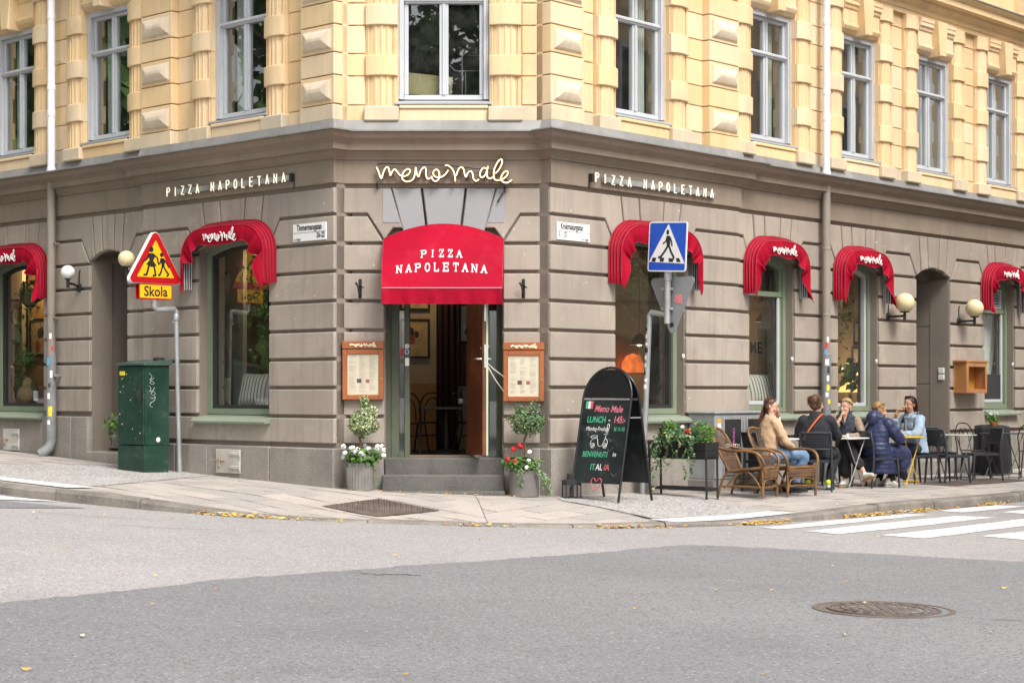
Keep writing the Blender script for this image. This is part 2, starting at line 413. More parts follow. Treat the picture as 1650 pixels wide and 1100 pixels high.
def pave_grid(org, ex, ey, r0, r1, c0, c1_, lx, ly, sgn):
    for r in range(r0, r1):
        for c in range(c0, c1_):
            off = (r % 2) * .5 * lx; g = .008
            P = [org + ex * (c * lx + off + g) + ey * (r * ly + g), org + ex * ((c + 1) * lx + off - g) + ey * (r * ly + g),
                 org + ex * ((c + 1) * lx + off - g) + ey * ((r + 1) * ly - g), org + ex * (c * lx + off + g) + ey * ((r + 1) * ly - g)]
            P = clip(P, split_a + split_n * sgn * .004, split_n * sgn)
            for a, nn in halves:
                if len(P) < 3: break
                if abs(P[0].x - a.x) < 2.5: P = clip(P, a, nn)
            if len(P) < 3: continue
            area = abs(sum(P[i].x * P[i - 1].y - P[i - 1].x * P[i].y for i in range(len(P)))) / 2
            ctr = sum(P, Vector((0, 0))) / len(P)
            if area < .004 or any(inside(ctr, z) for z in ()): continue
            if wall_dist(ctr.x, ctr.y) < -.05: continue
            px = 825 + ctr.x / (ctr.y + 20.4) * 2900
            if px < -60 or px > 1710: continue
            yield P
sl = []
ex, ey = Vector((-uL)[:2]), Vector(nL[:2])
sl += list(pave_grid(Vector(PA[:2]), ex, ey, -5, 11, -14, 8, .66, .34, 1))
ex, ey = Vector(uR[:2]), Vector(nR[:2])
sl += list(pave_grid(Vector(PD[:2]), ex, ey, -2, 9, -6, 22, .66, .34, -1))
sl.sort(key=lambda P: sum(p.y for p in P) / len(P))
rest = MB(); rest_m = m_slab[1]
for k, P in enumerate(sl):
    dz = rnd.uniform(-.002, .003); tx, ty = rnd.uniform(-.004, .004), rnd.uniform(-.004, .004); c = sum(P, Vector((0, 0))) / len(P)
    if sum(P[i - 1].x * P[i].y - P[i].x * P[i - 1].y for i in range(len(P))) < 0: P = P[::-1]
    zt = [pave(p.x, p.y) + dz + (p.x - c.x) * tx + (p.y - c.y) * ty for p in P]; m_ = len(P)
    vs_ = [(p.x, p.y, z) for p, z in zip(P, zt)] + [(p.x, p.y, z - .05) for p, z in zip(P, zt)]
    F = [tuple(range(m_))] + [(i, i + m_, (i + 1) % m_ + m_, (i + 1) % m_) for i in range(m_)]
    if k < 300:
        mb = MB(); mb.add(vs_, F); mb.build('paving_slab', rnd.choice(m_slab), pavement)
    else: rest.add(vs_, F)
if rest.v: tag(rest.build('paving_slabs_far', rest_m, pavement), kind='stuff')
pz = lambda x, y: pave(x, y)
sheet(ZL, pz, .007, 'aggregate_strip', m_agg, pavement); sheet(ZR, pz, .007, 'aggregate_strip', m_agg, pavement)
sheet(WL, pz, .011, 'white_strip', m_paint, pavement); sheet(WR, pz, .011, 'white_strip', m_paint, pavement)
# zebra crossing and left stripe
for d0, d1, u0, u1 in ((2.84, 3.12, -.12, 3.0), (3.42, 3.86, -.2, 3.1), (4.22, 4.68, -.05, 3.2), (5.0, 5.45, .5, 3.3), (5.8, 6.25, 1.6, 3.4), (2.84, 3.2, 3.6, 5.2), (3.5, 3.9, 3.9, 5.6)):
    sheet(ragged([pR(u0, d1), pR(u1, d1), pR(u1 - .1, d0), pR(u0 + .08, d0), pR(u0, d1)], .008, .12, int(d0 * 10))[:-1], rz_, .005, 'crossing_stripe', m_paint, step=.6)
sheet([(-5.5, -1.62), (-5.25, -2.15), (-4.62, -1.98), (-4.75, -1.92)], rz_, .009, 'crossing_stripe', m_paint, step=.4)
sheet([(-9, 1.0), (-9, .6), (-5.25, -2.15), (-5.5, -1.66)], rz_, .0095, 'crossing_stripe', m_paint, step=.8)
# dark cracks and worn spots in the asphalt
m_crack = mat('asphalt_crack', (.045, .043, .043), .95, .3, 20)
def crack(pts, w, seed):
    rs = random.Random(seed); P = [Vector((*p, 0)) for p in pts]; fine = catmull(P, 10); up_, dn = [], []
    for i, p in enumerate(fine):
        e = (fine[min(i + 1, len(fine) - 1)] - fine[max(i - 1, 0)]).normalized(); q = Vector((-e.y, e.x, 0)); k = w * rs.uniform(.3, 1.0) * math.sin(math.pi * (i + .5) / len(fine)) + .0008; j = rs.gauss(0, w * .8)
        up_.append((p + q * (k + j)).to_tuple()[:2]); dn.append((p - q * (k - j)).to_tuple()[:2])
    mb = MB(); n_ = len(up_); mb.add([(x, y, road(x) + .0085) for x, y in up_ + dn], [(i, n_ + i, n_ + i + 1, i + 1) for i in range(n_ - 1)]); tag(mb.build('road_crack', m_crack), kind='structure')
crack([(-1.15, -7.62), (-.95, -7.66), (-.75, -7.60), (-.62, -7.66)], .022, 1); crack([(2.75, -9.35), (3.1, -9.5), (3.6, -9.55), (4.2, -9.75)], .008, 2); crack([(-3.6, -4.4), (-3.0, -4.5), (-2.5, -4.45)], .010, 3)
crack([(-4.6, -3.4), (-4.0, -3.6), (-3.2, -3.62)], .008, 4); crack([(.6, -3.25), (1.4, -3.3), (2.4, -3.1), (3.2, -3.35)], .006, 5)
# manhole cover
def manhole():
    c = (2.36, -8.98); z = road(c[0]) + .008
    t = thing('manhole_cover', 'round cast iron manhole cover set in the dark road patch', 'manhole cover', (c[0], c[1], z)); R_ = .43
    t.rotation_euler = (0, .018, 0)
    MB().lathe([(R_ + .02, -.03), (R_ + .02, .001), (R_ - .02, .004), (R_ - .025, -.012)], 48).build('rim', m_iron, t, 40)
    MB().lathe([(R_ - .03, -.004), (.001, -.004)], 48).build('plate', m_iron, t, 40)
    mb = MB()
    for r in (.36, .27): mb.lathe([(r, -.004), (r, .005), (r - .02, .005), (r - .02, -.004)], 40)
    for i in range(-3, 4):
        for j in range(-3, 4):
            if math.hypot(i * .062, j * .062) < .22: mb.box(i * .062 - .024, i * .062 + .024, j * .062 - .012, j * .062 + .012, -.004, .005, .002, Matrix.Rotation(.5 + (i + j) % 2 * 1.57, 4, 'Z') if False else None)
    for k in range(22):
        a = k / 22 * 2 * math.pi; mb.box(.285, .335, -.016, .016, -.004, .005, .002, Matrix.Rotation(a, 4, 'Z'))
    mb.build('raised_pattern', m_iron, t)
manhole()
def grate(poly, label, nx, ny):
    c = sum((Vector(p) for p in poly), Vector((0, 0))) / 4; zc = pave(c.x, c.y)
    t = thing('pavement_hatch', label, 'hatch', (c.x, c.y, zc)); P = [Vector(p) - c for p in poly]
    def at(u, v): return P[0].lerp(P[3], u).lerp(P[1].lerp(P[2], u), v)
    Z = lambda q: pave(q.x + c.x, q.y + c.y) - zc
    mb = MB(); q = [at(u, v) for u, v in ((0, 0), (1, 0), (1, 1), (0, 1))]
    mb.add([(p.x, p.y, Z(p) + .007) for p in q], [(0, 1, 2, 3)]); mb.build('plate', m_iron, t, fixn=True)
    mb = MB()
    for i in range(nx):
        for j in range(ny):
            p = at((i + .5) / nx, (j + .5) / ny); e = (at((i + .9) / nx, (j + .5) / ny) - p) if (i + j) % 2 else (at((i + .5) / nx, (j + .9) / ny) - p)
            w = Vector((-e.y, e.x)).normalized() * .007; z = Z(p)
            V = [p - e * .9 - w, p + e * .9 - w, p + e * .9 + w, p - e * .9 + w]
            mb.add([(v.x, v.y, z + .007) for v in V] + [((v * .7 + p * .3).x, (v * .7 + p * .3).y, z + .013) for v in V], [(4, 5, 6, 7), (0, 1, 5, 4), (1, 2, 6, 5), (2, 3, 7, 6), (3, 0, 4, 7)])
    tag(mb.build('tread_pattern', m_iron, t, fixn=True), kind='stuff')
grate(GR1, 'square chequered iron hatch in the pavement below the door steps', 22, 22)
grate(GR2, 'long iron grating in the pavement beneath the yellow table', 60, 14)
grate(GR0, 'iron grating in the pavement at the left picture edge', 40, 14)
# ------------------------------------------------------------ corner building
m_stuccos = [mat('stucco_taupe_%d' % i, c, .85, .08, .9, .35, 55, tuple(v * .74 for v in c), .85, streak=.45, dirt=(tuple(v * 1.24 for v in c), 1.2 + i * .5, .65), speck=((.52, .48, .43), 42, .9965)) for i, c in enumerate([(.365, .31, .258), (.345, .295, .248), (.385, .328, .272)])]
m_stucco = m_stuccos[0]
m_stucco2 = mat('stucco_taupe_worn', (.34, .288, .24), .85, .12, 2.2, .35, 60, (.41, .36, .31), .85, streak=.5, dirt=((.22, .19, .165), 2.2, .6))
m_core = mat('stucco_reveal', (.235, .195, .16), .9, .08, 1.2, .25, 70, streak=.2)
m_corn = mat('cornice_brown', (.265, .21, .16), .8, .08, 1.2, .2, 60, (.205, .162, .125), .7, streak=.3, dirt=((.32, .265, .215), 1.5, .4))
m_granite = mat('plinth_granite', (.32, .288, .252), .85, .12, 2.2, .4, 90, (.23, .206, .18), .8, speck=((.36, .33, .30), 170, .86, (.15, .135, .12), .84), streak=.5, dirt=((.14, .126, .112), 1.8, .55))
m_step = mat('step_granite', (.115, .109, .098), .85, .14, 2.5, .5, 90, (.075, .071, .065), .8, speck=((.18, .172, .16), 150, .86), dirt=((.06, .057, .053), 3, .6))
m_yel = [mat('yellow_stone_%d' % i, c, .85, .07, 1.3, .3, 80, c2, .6, streak=.22, dirt=((.50, .40, .28), 1.9, .5)) for i, (c, c2) in enumerate(
    [((.74, .535, .29), (.68, .51, .315)), ((.75, .555, .325), (.66, .49, .30)), ((.70, .50, .27), (.72, .565, .36)), ((.75, .58, .375), (.68, .53, .36))])]
m_yelb = mat('yellow_stone_weathered', (.66, .53, .36), .9, .10, 1.8, .3, 80, (.46, .40, .32), .8, streak=.25)
m_diam = mat('diamond_stone_pale', (.70, .59, .44), .85, .08, 3, .3, 60, (.58, .47, .34), .6, streak=.3)
m_zinc = mat('zinc_flashing', (.28, .272, .262), .6, .15, 3, .15, 40, (.20, .195, .188), .7, metal=.1, streak=.4)
m_wframe = mat('window_paint_grey', (.50, .515, .54), .5, .06, 2, .1, 60, (.43, .44, .46), .5)
m_green = mat('window_paint_green', (.18, .225, .15), .55, .10, 2, .15, 60, (.24, .28, .21), .5)
m_sill = mat('sill_green', (.20, .235, .175), .55, .12, 2, .15, 60, (.26, .29, .23), .6)
m_pane = glass('window_glass', (.93, .96, .94), 1.52, 3.0, 0, .012)
m_paneup = glass('window_glass_upper', (.90, .94, .92), 1.52, 5.0, .01, .02)
m_dark = mat('dark_joinery', (.03, .032, .03), .5, .2, 3, .1, 40)
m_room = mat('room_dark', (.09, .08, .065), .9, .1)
m_curt = mat('curtain_sheer', (.62, .66, .60), .9, .06, 2, .1)
building = thing('corner_building', 'two-tone corner building, taupe rusticated ground floor below yellow stone storey', 'building')
rb = random.Random(11)
def bpart(name, mb, m, side=None, parent=None, smooth=None):
    if side: mb.M = FRM[side]
    return mb.build(name, m, parent or building, smooth)
ZJ = [.539, .859, 1.189, 1.511, 1.838, 2.169, 2.50, 2.822, 3.147, 3.452]
SPR, APX, SIL = 2.85, 2.985, .87
GF = {'L': dict(piers=[(-10.2, -7.465), (-6.055, -4.955), (-4.105, -2.538), (-1.154, 0)], opens=[(-7.465, -6.055, 'window'), (-4.955, -4.105, 'niche'), (-2.538, -1.154, 'window')]),
      'R': dict(piers=[(0, 1.17), (2.58, 4.04), (5.13, 6.205), (7.325, 8.385), (9.425, 10.525), (11.585, 13.2)],
                opens=[(1.17, 2.58, 'window'), (4.04, 5.13, 'window'), (6.205, 7.325, 'window'), (8.385, 9.425, 'niche'), (10.525, 11.585, 'window')]),
      'C': dict(piers=[(-1.913, -1.449), (-.098, .338)], opens=[(-1.449, -.098, 'door')])}
BRK = {'L': -3.66, 'R': 3.72, 'C': 99}
def rec(side, s): return .07 if (side == 'L' and s < BRK['L'] - 1e-6) or (side == 'R' and s > BRK['R'] + 1e-6) else 0
def arch(s0, s1, n=10, spr=SPR, apx=APX):
    w = (s1 - s0) / 2; h = apx - spr; R_ = (w * w + h * h) / (2 * h); c = (s0 + s1) / 2; zc = apx - R_
    a = math.asin(w / R_); return [(c + R_ * math.sin(-a + 2 * a * i / n), zc + R_ * math.cos(-a + 2 * a * i / n)) for i in range(n + 1)]
def arch_z(s0, s1, s):
    w = (s1 - s0) / 2; h = APX - SPR; R_ = (w * w + h * h) / (2 * h); return APX - R_ + math.sqrt(max(0, R_ * R_ - (s - (s0 + s1) / 2) ** 2))
for side, g in GF.items():
    # backing wall with the openings left free
    mb = MB(); i_ = .012; T = .42
    for a, b in g['piers']:
        for lo, hi in ([(a, BRK[side]), (BRK[side], b)] if a < BRK[side] < b else [(a, b)]):
            mb.box(lo - (i_ if lo == a and lo not in (0, -1.913) else -.1 if lo in (-1.913,) else 0), hi + (i_ if hi == b and hi not in (0, .338) else -.0), .042 + rec(side, (lo + hi) / 2), T, -.6, 3.52)
    for a, b, k in g['opens']:
        y = .042 + rec(side, (a + b) / 2)
        if k == 'door': mb.box(a - i_, b + i_, .10, T, 2.9, 3.52); continue
        A_ = arch(a - i_, b + i_, 10, SPR - .01, APX - .01)
        mb.prism([(b + i_, 3.52), (a - i_, 3.52)] + A_, y, T)
        if k == 'window': mb.box(a - i_ - .001, b + i_ + .001, y, T, -.6, SIL - .03)
    bpart('wall', mb, m_core, side)
    # rustication
    for k, (a, b) in enumerate(g['piers']):
        segs = [(a, BRK[side]), (BRK[side], b)] if a < BRK[side] < b else [(a, b)]
        deep = .17
        for lo, hi in segs:
            r = rec(side, (lo + hi) / 2)
            if side == 'C': lo, hi = (lo - .03, hi) if lo < -1.9 else (lo, hi + .03)
            for c in range(1, 7):
                mb = MB().box(lo, hi, r, r + deep, ZJ[c] + .019, ZJ[c + 1] - .019, .010)
                bpart('stucco_block', mb, m_stucco2 if c < 5 and rb.random() < .45 else rb.choice(m_stuccos), side)
            # haunch course with raking ends next to the openings
            lo_open = lo == a and not (side == 'R' and a == 0)
            hi_open = hi == b and not (side == 'L' and b == 0)
            z0, z1 = ZJ[7] + .019, ZJ[8] - .019; k2 = .19
            w_ = hi - lo; ka = min(k2, w_ * .42)
            poly = [(lo + .012, z0), (hi - .012, z0)]
            poly += [(hi - (.03 if hi_open else 0), z0 + .03), (hi - (ka if hi_open else 0), z1)] if hi_open else [(hi, z1)]
            poly += [(lo + ka, z1), (lo + .03, z0 + .03)] if lo_open else [(lo, z1)]
            if not hi_open: poly[1] = (hi, z0)
            if not lo_open: poly[0] = (lo, z0)
            bpart('stucco_block', MB().prism(poly, r, r + deep, .010), rb.choice(m_stuccos), side)
            # top course reaching down between the haunch and the first voussoir joint
            ops = g['opens']; z1 = 3.447; zb = ZJ[8] + .019; pl = []
            def rad_line(o, sg):
                w = (o[1] - o[0]); c = (o[0] + o[1]) / 2; kk = w / 1.384
                if o[2] == 'door': return (c + sg * .60, z1), (c + sg * .47, 3.0)
                st = c + sg * (.585 * kk + .014); sb = c + sg * (.5 * kk + .014); return (st, z1), (sb, max(arch_z(o[0], o[1], min(max(sb, o[0]), o[1])) + .006, 2.86))
            left = next((o for o in ops if abs(o[1] - lo) < 1e-6), None) if lo_open else None
            right = next((o for o in ops if abs(o[0] - hi) < 1e-6), None) if hi_open else None
            if side == 'C' and left: left = None if False else left
            if left:
                t_, b_ = rad_line(left, 1); pl += [t_, b_]
                if left[2] != 'door': pl += [(lo - .012, SPR + .012)]
                else: pl += [(lo - .1, 3.0), (lo, 2.86)]
                pl += [(lo + .025, z0 + .07), (lo + ka + .0, zb)]
            else: pl += [(lo, z1), (lo, zb)]
            if right:
                t_, b_ = rad_line(right, -1); pl += [(hi - ka, zb), (hi - .025, z0 + .07)]
                if right[2] != 'door': pl += [(hi + .012, SPR + .012)]
                else: pl += [(hi, 2.86), (hi + .1, 3.0)]
                pl += [b_, t_]
            else: pl += [(hi, zb), (hi, z1)]
            bpart('stucco_block', MB().prism(pl, r + .001, r + deep, .010), rb.choice(m_stuccos), side)
    for a, b, k in g['opens']:
        w = b - a; c = (a + b) / 2; kk = w / 1.384; r = rec(side, c); z1 = 3.447
        if k == 'door':
            ed = [(-.60, -.47), (-.30, -.235), (.02, .02), (.33, .25), (.60, .47)]
            ed = [(-.60, -.47), (-.25, -.19), (.25, .19), (.60, .47)]
        else: ed = [(-.585 * kk, -.5 * kk), (-.245 * kk, -.2 * kk), (.245 * kk, .2 * kk), (.585 * kk, .5 * kk)]
        for (t0, b0), (t1, b1) in zip(ed, ed[1:]):
            t0, b0, t1, b1 = c + t0 + .013, c + b0 + .013, c + t1 - .013, c + b1 - .013
            zf = (lambda s: 2.95) if k == 'door' else (lambda s: arch_z(a, b, s) + .004)
            bpart('voussoir', MB().prism([(t0, z1), (b0, zf(b0)), ((b0 + b1) / 2, zf((b0 + b1) / 2)), (b1, zf(b1)), (t1, z1)], r, r + .17, .010), mat('grey_sheet_panel', (.27, .272, .278), .6, .08, 2, .1, 30, (.30, .30, .31), .6) if k == 'door' else m_stucco, side)
    # bottom course and plinth stones
    spans = {'L': [(-2.55, 0), (-4.105, -2.55)], 'R': [(0, 1.3), (1.3, 3.72), (3.72, 5.5), (5.5, 8.385), (9.425, 11), (11, 13.2)], 'C': [(-1.943, -1.449), (-.098, .368)]}[side]
    for lo, hi in spans:
        for lo2, hi2 in ([(lo, BRK[side]), (BRK[side], hi)] if lo < BRK[side] < hi else [(lo, hi)]):
            r = rec(side, (lo2 + hi2) / 2)
            bpart('stucco_block', MB().box(lo2, hi2, r, r + .17, ZJ[0] + .019, ZJ[1] - .019, .010), m_stucco2, side)
    cuts = {'L': [(-10.2, -6.9, .80), (-6.9, -6.055, .80), (-6.055, -5.35, .815), (-5.35, -4.955, .815), (-4.105, -3.66, .51), (-3.66, -2.95, .505), (-2.95, -2.3, .505), (-2.3, -1.12, .505), (-1.12, .02, .505)],
            'R': [(-.02, .95, .505), (.95, 2.0, .505), (2.0, 3.1, .505), (3.1, 3.72, .505), (3.72, 4.9, .505), (4.9, 6.2, .505), (6.2, 7.3, .505), (7.3, 8.385, .505), (9.425, 10.4, .505), (10.4, 11.5, .505), (11.5, 13.2, .505)],
            'C': [(-1.90, -1.449, .505), (-.098, .33, .505)]}[side]
    for lo, hi, zt in cuts:
        r = rec(side, (lo + hi) / 2) - .030
        bpart('plinth_stone', MB().box(lo + .003, hi - .003, r + rb.uniform(0, .004), r + .2, -.6, zt, .014), m_granite, side)

# frieze, cornice, string mouldings as one mitred run each
def plan(L0, R0):
    p = [W('L', L0, .07), W('L', BRK['L'], .07), W('L', BRK['L'], 0), PA, PB, PC, PD, W('R', BRK['R'], 0), W('R', BRK['R'], .07), W('R', R0, .07)]
    return [(q.x, q.y) for q in p]
PL = plan(-10.2, 13.2)
bpart('frieze', MB().sweep(PL, [(-.2, 3.452), (-.035, 3.455), (-.035, 3.49), (.015, 3.502), (.015, 3.765), (-.2, 3.765)]), m_corn)
bpart('cornice', MB().sweep(PL, [(-.2, 3.766), (.035, 3.766), (.035, 3.79), (.05, 3.80), (.075, 3.84), (.085, 3.855), (.15, 3.862), (.15, 3.935), (.16, 3.94), (.17, 3.955), (.19, 3.965), (.225, 3.99), (.245, 4.03), (.27, 4.045), (.27, 4.062), (-.2, 4.062)]), m_corn, smooth=25)
bpart('flashing', MB().sweep(PL, [(.29, 4.054), (.29, 4.07), (.05, 4.105), (.02, 4.215), (-.2, 4.215), (-.2, 4.063), (.285, 4.063)]), m_zinc)
# ---------------- upper storey
ZU = [4.393, 4.722, 4.976, 5.295, 5.55, 5.875, 6.13, 6.45, 6.70]
UP = {'L': dict(win=[(-2.33, -1.29), (-5.09, -4.05), (-7.32, -6.28)], pier=[(-.58, 0, 1), (-3.70, -3.06, 0)], plain=[(-.92, -.58), (-3.06, -2.70), (-5.91, -5.46)], lim=(-10.2, 0)),
      'R': dict(win=[(1.26, 2.30), (4.07, 5.11), (6.30, 7.28), (8.39, 9.45), (10.58, 11.55)], pier=[(0, .58, 1), (3.06, 3.70, 0)], plain=[(.58, .89), (2.67, 3.06), (5.48, 5.93), (7.65, 8.02), (9.82, 10.21), (11.92, 12.5)], lim=(0, 13.2)),
      'C': dict(win=[(-1.294, -.26)], pier=[], plain=[(-1.913, -1.667), (.113, .338)], lim=(-1.913, .338))}
YP, YS, YC = {'L': 0, 'R': 0, 'C': 0}, {'L': .11, 'R': .11, 'C': .03}, {'L': .02, 'R': .02, 'C': -.02}
HEAD = 6.15
def diamond(mb, x0, x1, z0, z1, y):
    ix, iz = .045, .040; a0, a1, b0, b1 = x0 + ix, x1 - ix, z0 + iz, z1 - iz
    R_ = [(0, 0), (.010, .0), (.010, .012), (.020, .013), (.026, .022), (.036, .042), (.046, .066), (.054, .092), (.056, .100)]
    vs_ = []; n = 0
    for d, t in R_:
        p = t; vs_ += [(a0 + p * 1.25, y - d, b0 + p), (a1 - p * 1.25, y - d, b0 + p), (a1 - p * 1.25, y - d, b1 - p), (a0 + p * 1.25, y - d, b1 - p)]; n += 1
    F = []
    for i in range(n - 1):
        for k in range(4): F.append((i * 4 + k, i * 4 + (k + 1) % 4, (i + 1) * 4 + (k + 1) % 4, (i + 1) * 4 + k))
    F.append(tuple((n - 1) * 4 + k for k in range(4)))
    mb.add(vs_, F)
def column(side, x0, x1, z_top):
    c = (x0 + x1) / 2; w = x1 - x0; yc = YC[side]; col = MB(); yb = .2
    # fluted shaft: polyline cross-section extruded
    prof = [(-.47, .17), (-.47, .05), (-.42, .05), (-.42, .03), (-.39, .03), (-.39, .045), (-.35, .045)]
    k = 4
    for i in range(k):
        t0, t1 = -.35 + .70 * i / k, -.35 + .70 * (i + 1) / k; bow = lambda t: .03 - .035 * (1 - (t / .36) ** 2)
        prof += [(t0 + .012, bow(t0)), (t0 + .035, bow(t0) + .009), (t1 - .035, bow(t1) + .009), (t1 - .012, bow(t1))]
    prof += [(.35, .045), (.39, .045), (.39, .03), (.42, .03), (.42, .05), (.47, .05), (.47, .17)]
    prof = [(c + a * w, yc + b) for a, b in prof]; m_ = len(prof)
    col.add([(x, y, 4.36) for x, y in prof] + [(x, y, z_top) for x, y in prof], [(i, i + 1, m_ + i + 1, m_ + i) for i in range(m_ - 1)])
    root = bpart('column', col, rb.choice(m_yel), side)
    zz = [(4.722, 4.952), (5.295, 5.53), (5.875, 6.11), (6.45, 6.66)]
    for z0, z1 in zz:
        if z0 > z_top: continue
        n = 8; P = [(c - w / 2 + .004, yc + .19), (c - w / 2 + .004, yc + .015)] + [(c - w * .40 + w * .80 * i / n, yc - .002 - .024 * (1 - (2 * i / n - 1) ** 2)) for i in range(n + 1)] + [(c + w / 2 - .004, yc + .015), (c + w / 2 - .004, yc + .19)]
        m_ = len(P); ch = .008
        b_ = MB(); b_.add([(x, y + ch, z0) for x, y in P] + [(x, y, z0 + ch) for x, y in P] + [(x, y, z1 - ch) for x, y in P] + [(x, y + ch, z1) for x, y in P],
                          [(r * m_ + i, r * m_ + i + 1, (r + 1) * m_ + i + 1, (r + 1) * m_ + i) for r in range(3) for i in range(m_ - 1)] + [tuple(range(m_))[::-1], tuple(range(3 * m_, 4 * m_))])
        bpart('column_block', b_, rb.choice(m_yel), side, root)
    b_ = MB().box(c - w / 2 - .012, c + w / 2 + .012, yc - .03, yc + .2, 4.205, 4.372, .012)
    bpart('column_base', b_, m_yelb, side, root)
def upper_window(side, x0, x1, yw, glassm):
    c = (x0 + x1) / 2; zb, zt, zr = 4.47, HEAD, 5.60; fr = MB()
    e = .062
    fr.box(x0, x0 + e, yw - .03, yw + .1, zb, zt); fr.box(x1 - e, x1, yw - .03, yw + .1, zb, zt); fr.box(x0 + e, x1 - e, yw - .028, yw + .1, zt - e, zt)
    fr.box(x0 + .012, x0 + .028, yw - .042, yw - .03, zb, zt - .01, .003); fr.box(x1 - .028, x1 - .012, yw - .042, yw - .03, zb, zt - .01, .003)
    root = bpart('window', fr, m_wframe, side)
    s = MB(); a0, a1 = x0 + e, x1 - e; t = .05; y = yw + .03
    s.box(a0, a1, y - .012, y + .05, zb, zb + .055, .006); s.box(a0, a1, y - .035, y + .05, zr - .035, zr + .035, .01); s.box(a0, a1, y - .05, y - .036, zr - .01, zr + .022, .004)
    s.box(a0, a1, y - .012, y + .05, zt - e - .05, zt - e, .006)
    for x in (a0, a1 - t): s.box(x, x + t, y - .011, y + .05, zb + .055, zt - e - .05, .006)
    s.box(c - .052, c + .052, y - .014, y + .05, zb + .055, zr - .035, .006); s.box(c - .018, c + .018, y - .03, y - .014, zb + .055, zr - .036, .005)
    s.box(c - .052, c + .052, y - .014, y + .05, zr + .035, zt - e - .05, .006); s.box(c - .018, c + .018, y - .03, y - .014, zr + .036, zt - e - .05, .005)
    bpart('sash', s, m_wframe, side, root)
    for (p0, p1) in ((a0 + t, c - .052), (c + .052, a1 - t)):
        for (q0, q1) in ((zb + .055, zr - .035), (zr + .035, zt - e - .05)):
            tl = rb.uniform(-.004, .004)
            bpart('pane', MB().add([(p0, y + .02 + tl, q0), (p1, y + .02 - tl, q0), (p1, y + .02 - tl, q1), (p0, y + .02 + tl, q1)], [(0, 1, 2, 3)]), glassm, side, root)
    bpart('sill', MB().prism([(-.10, 4.40), (-.105, 4.425), (.13, 4.475), (.13, 4.40)], x0 - .035, x1 + .035, 0, Matrix(((0, 1, 0, 0), (1, 0, 0, yw - .03), (0, 0, 1, 0), (0, 0, 0, 1)))), m_wframe, side, root)
    if side != 'C':
        cu = MB()
        for q0, q1 in ((a0 + .03, a0 + .03 + rb.uniform(.2, .34)), (a1 - rb.uniform(.2, .36), a1 - .03)):
            cu.surf(lambda u, v: (q0 + (q1 - q0) * u, yw + .22 + .022 * math.sin(u * 38 + v), zb + .02 + (zt - zb - .1) * v), 30, 2)
        bpart('curtain', cu, m_curt, side, root, 180)
    else:
        cd = mat('cardboard', (.42, .36, .20), .9, .1, 5)
        bpart('cardboard_sheet', MB().box(-.28, .28, .0, .012, 0, .24, .002, Matrix.Translation((c - .20, yw + .14, zb + .07)) @ Matrix.Rotation(.10, 4, 'Y')), cd, side, root)
        bpart('wire_stand', MB().tube([(c + .20, yw + .3, zb + .06), (c + .20, yw + .3, zb + .62)], .006, 6).tube([(c + .05, yw + .3, zb + .45), (c + .12, yw + .3, zb + .38), (c + .30, yw + .3, zb + .38), (c + .42, yw + .3, zb + .38), (c + .42, yw + .3, zb + .56), (c + .28, yw + .3, zb + .56)], .005, 6).tube([(c + .24, yw + .3, zb + .06), (c + .24, yw + .3, zb + .38)], .005, 6), m_zinc, side, root)
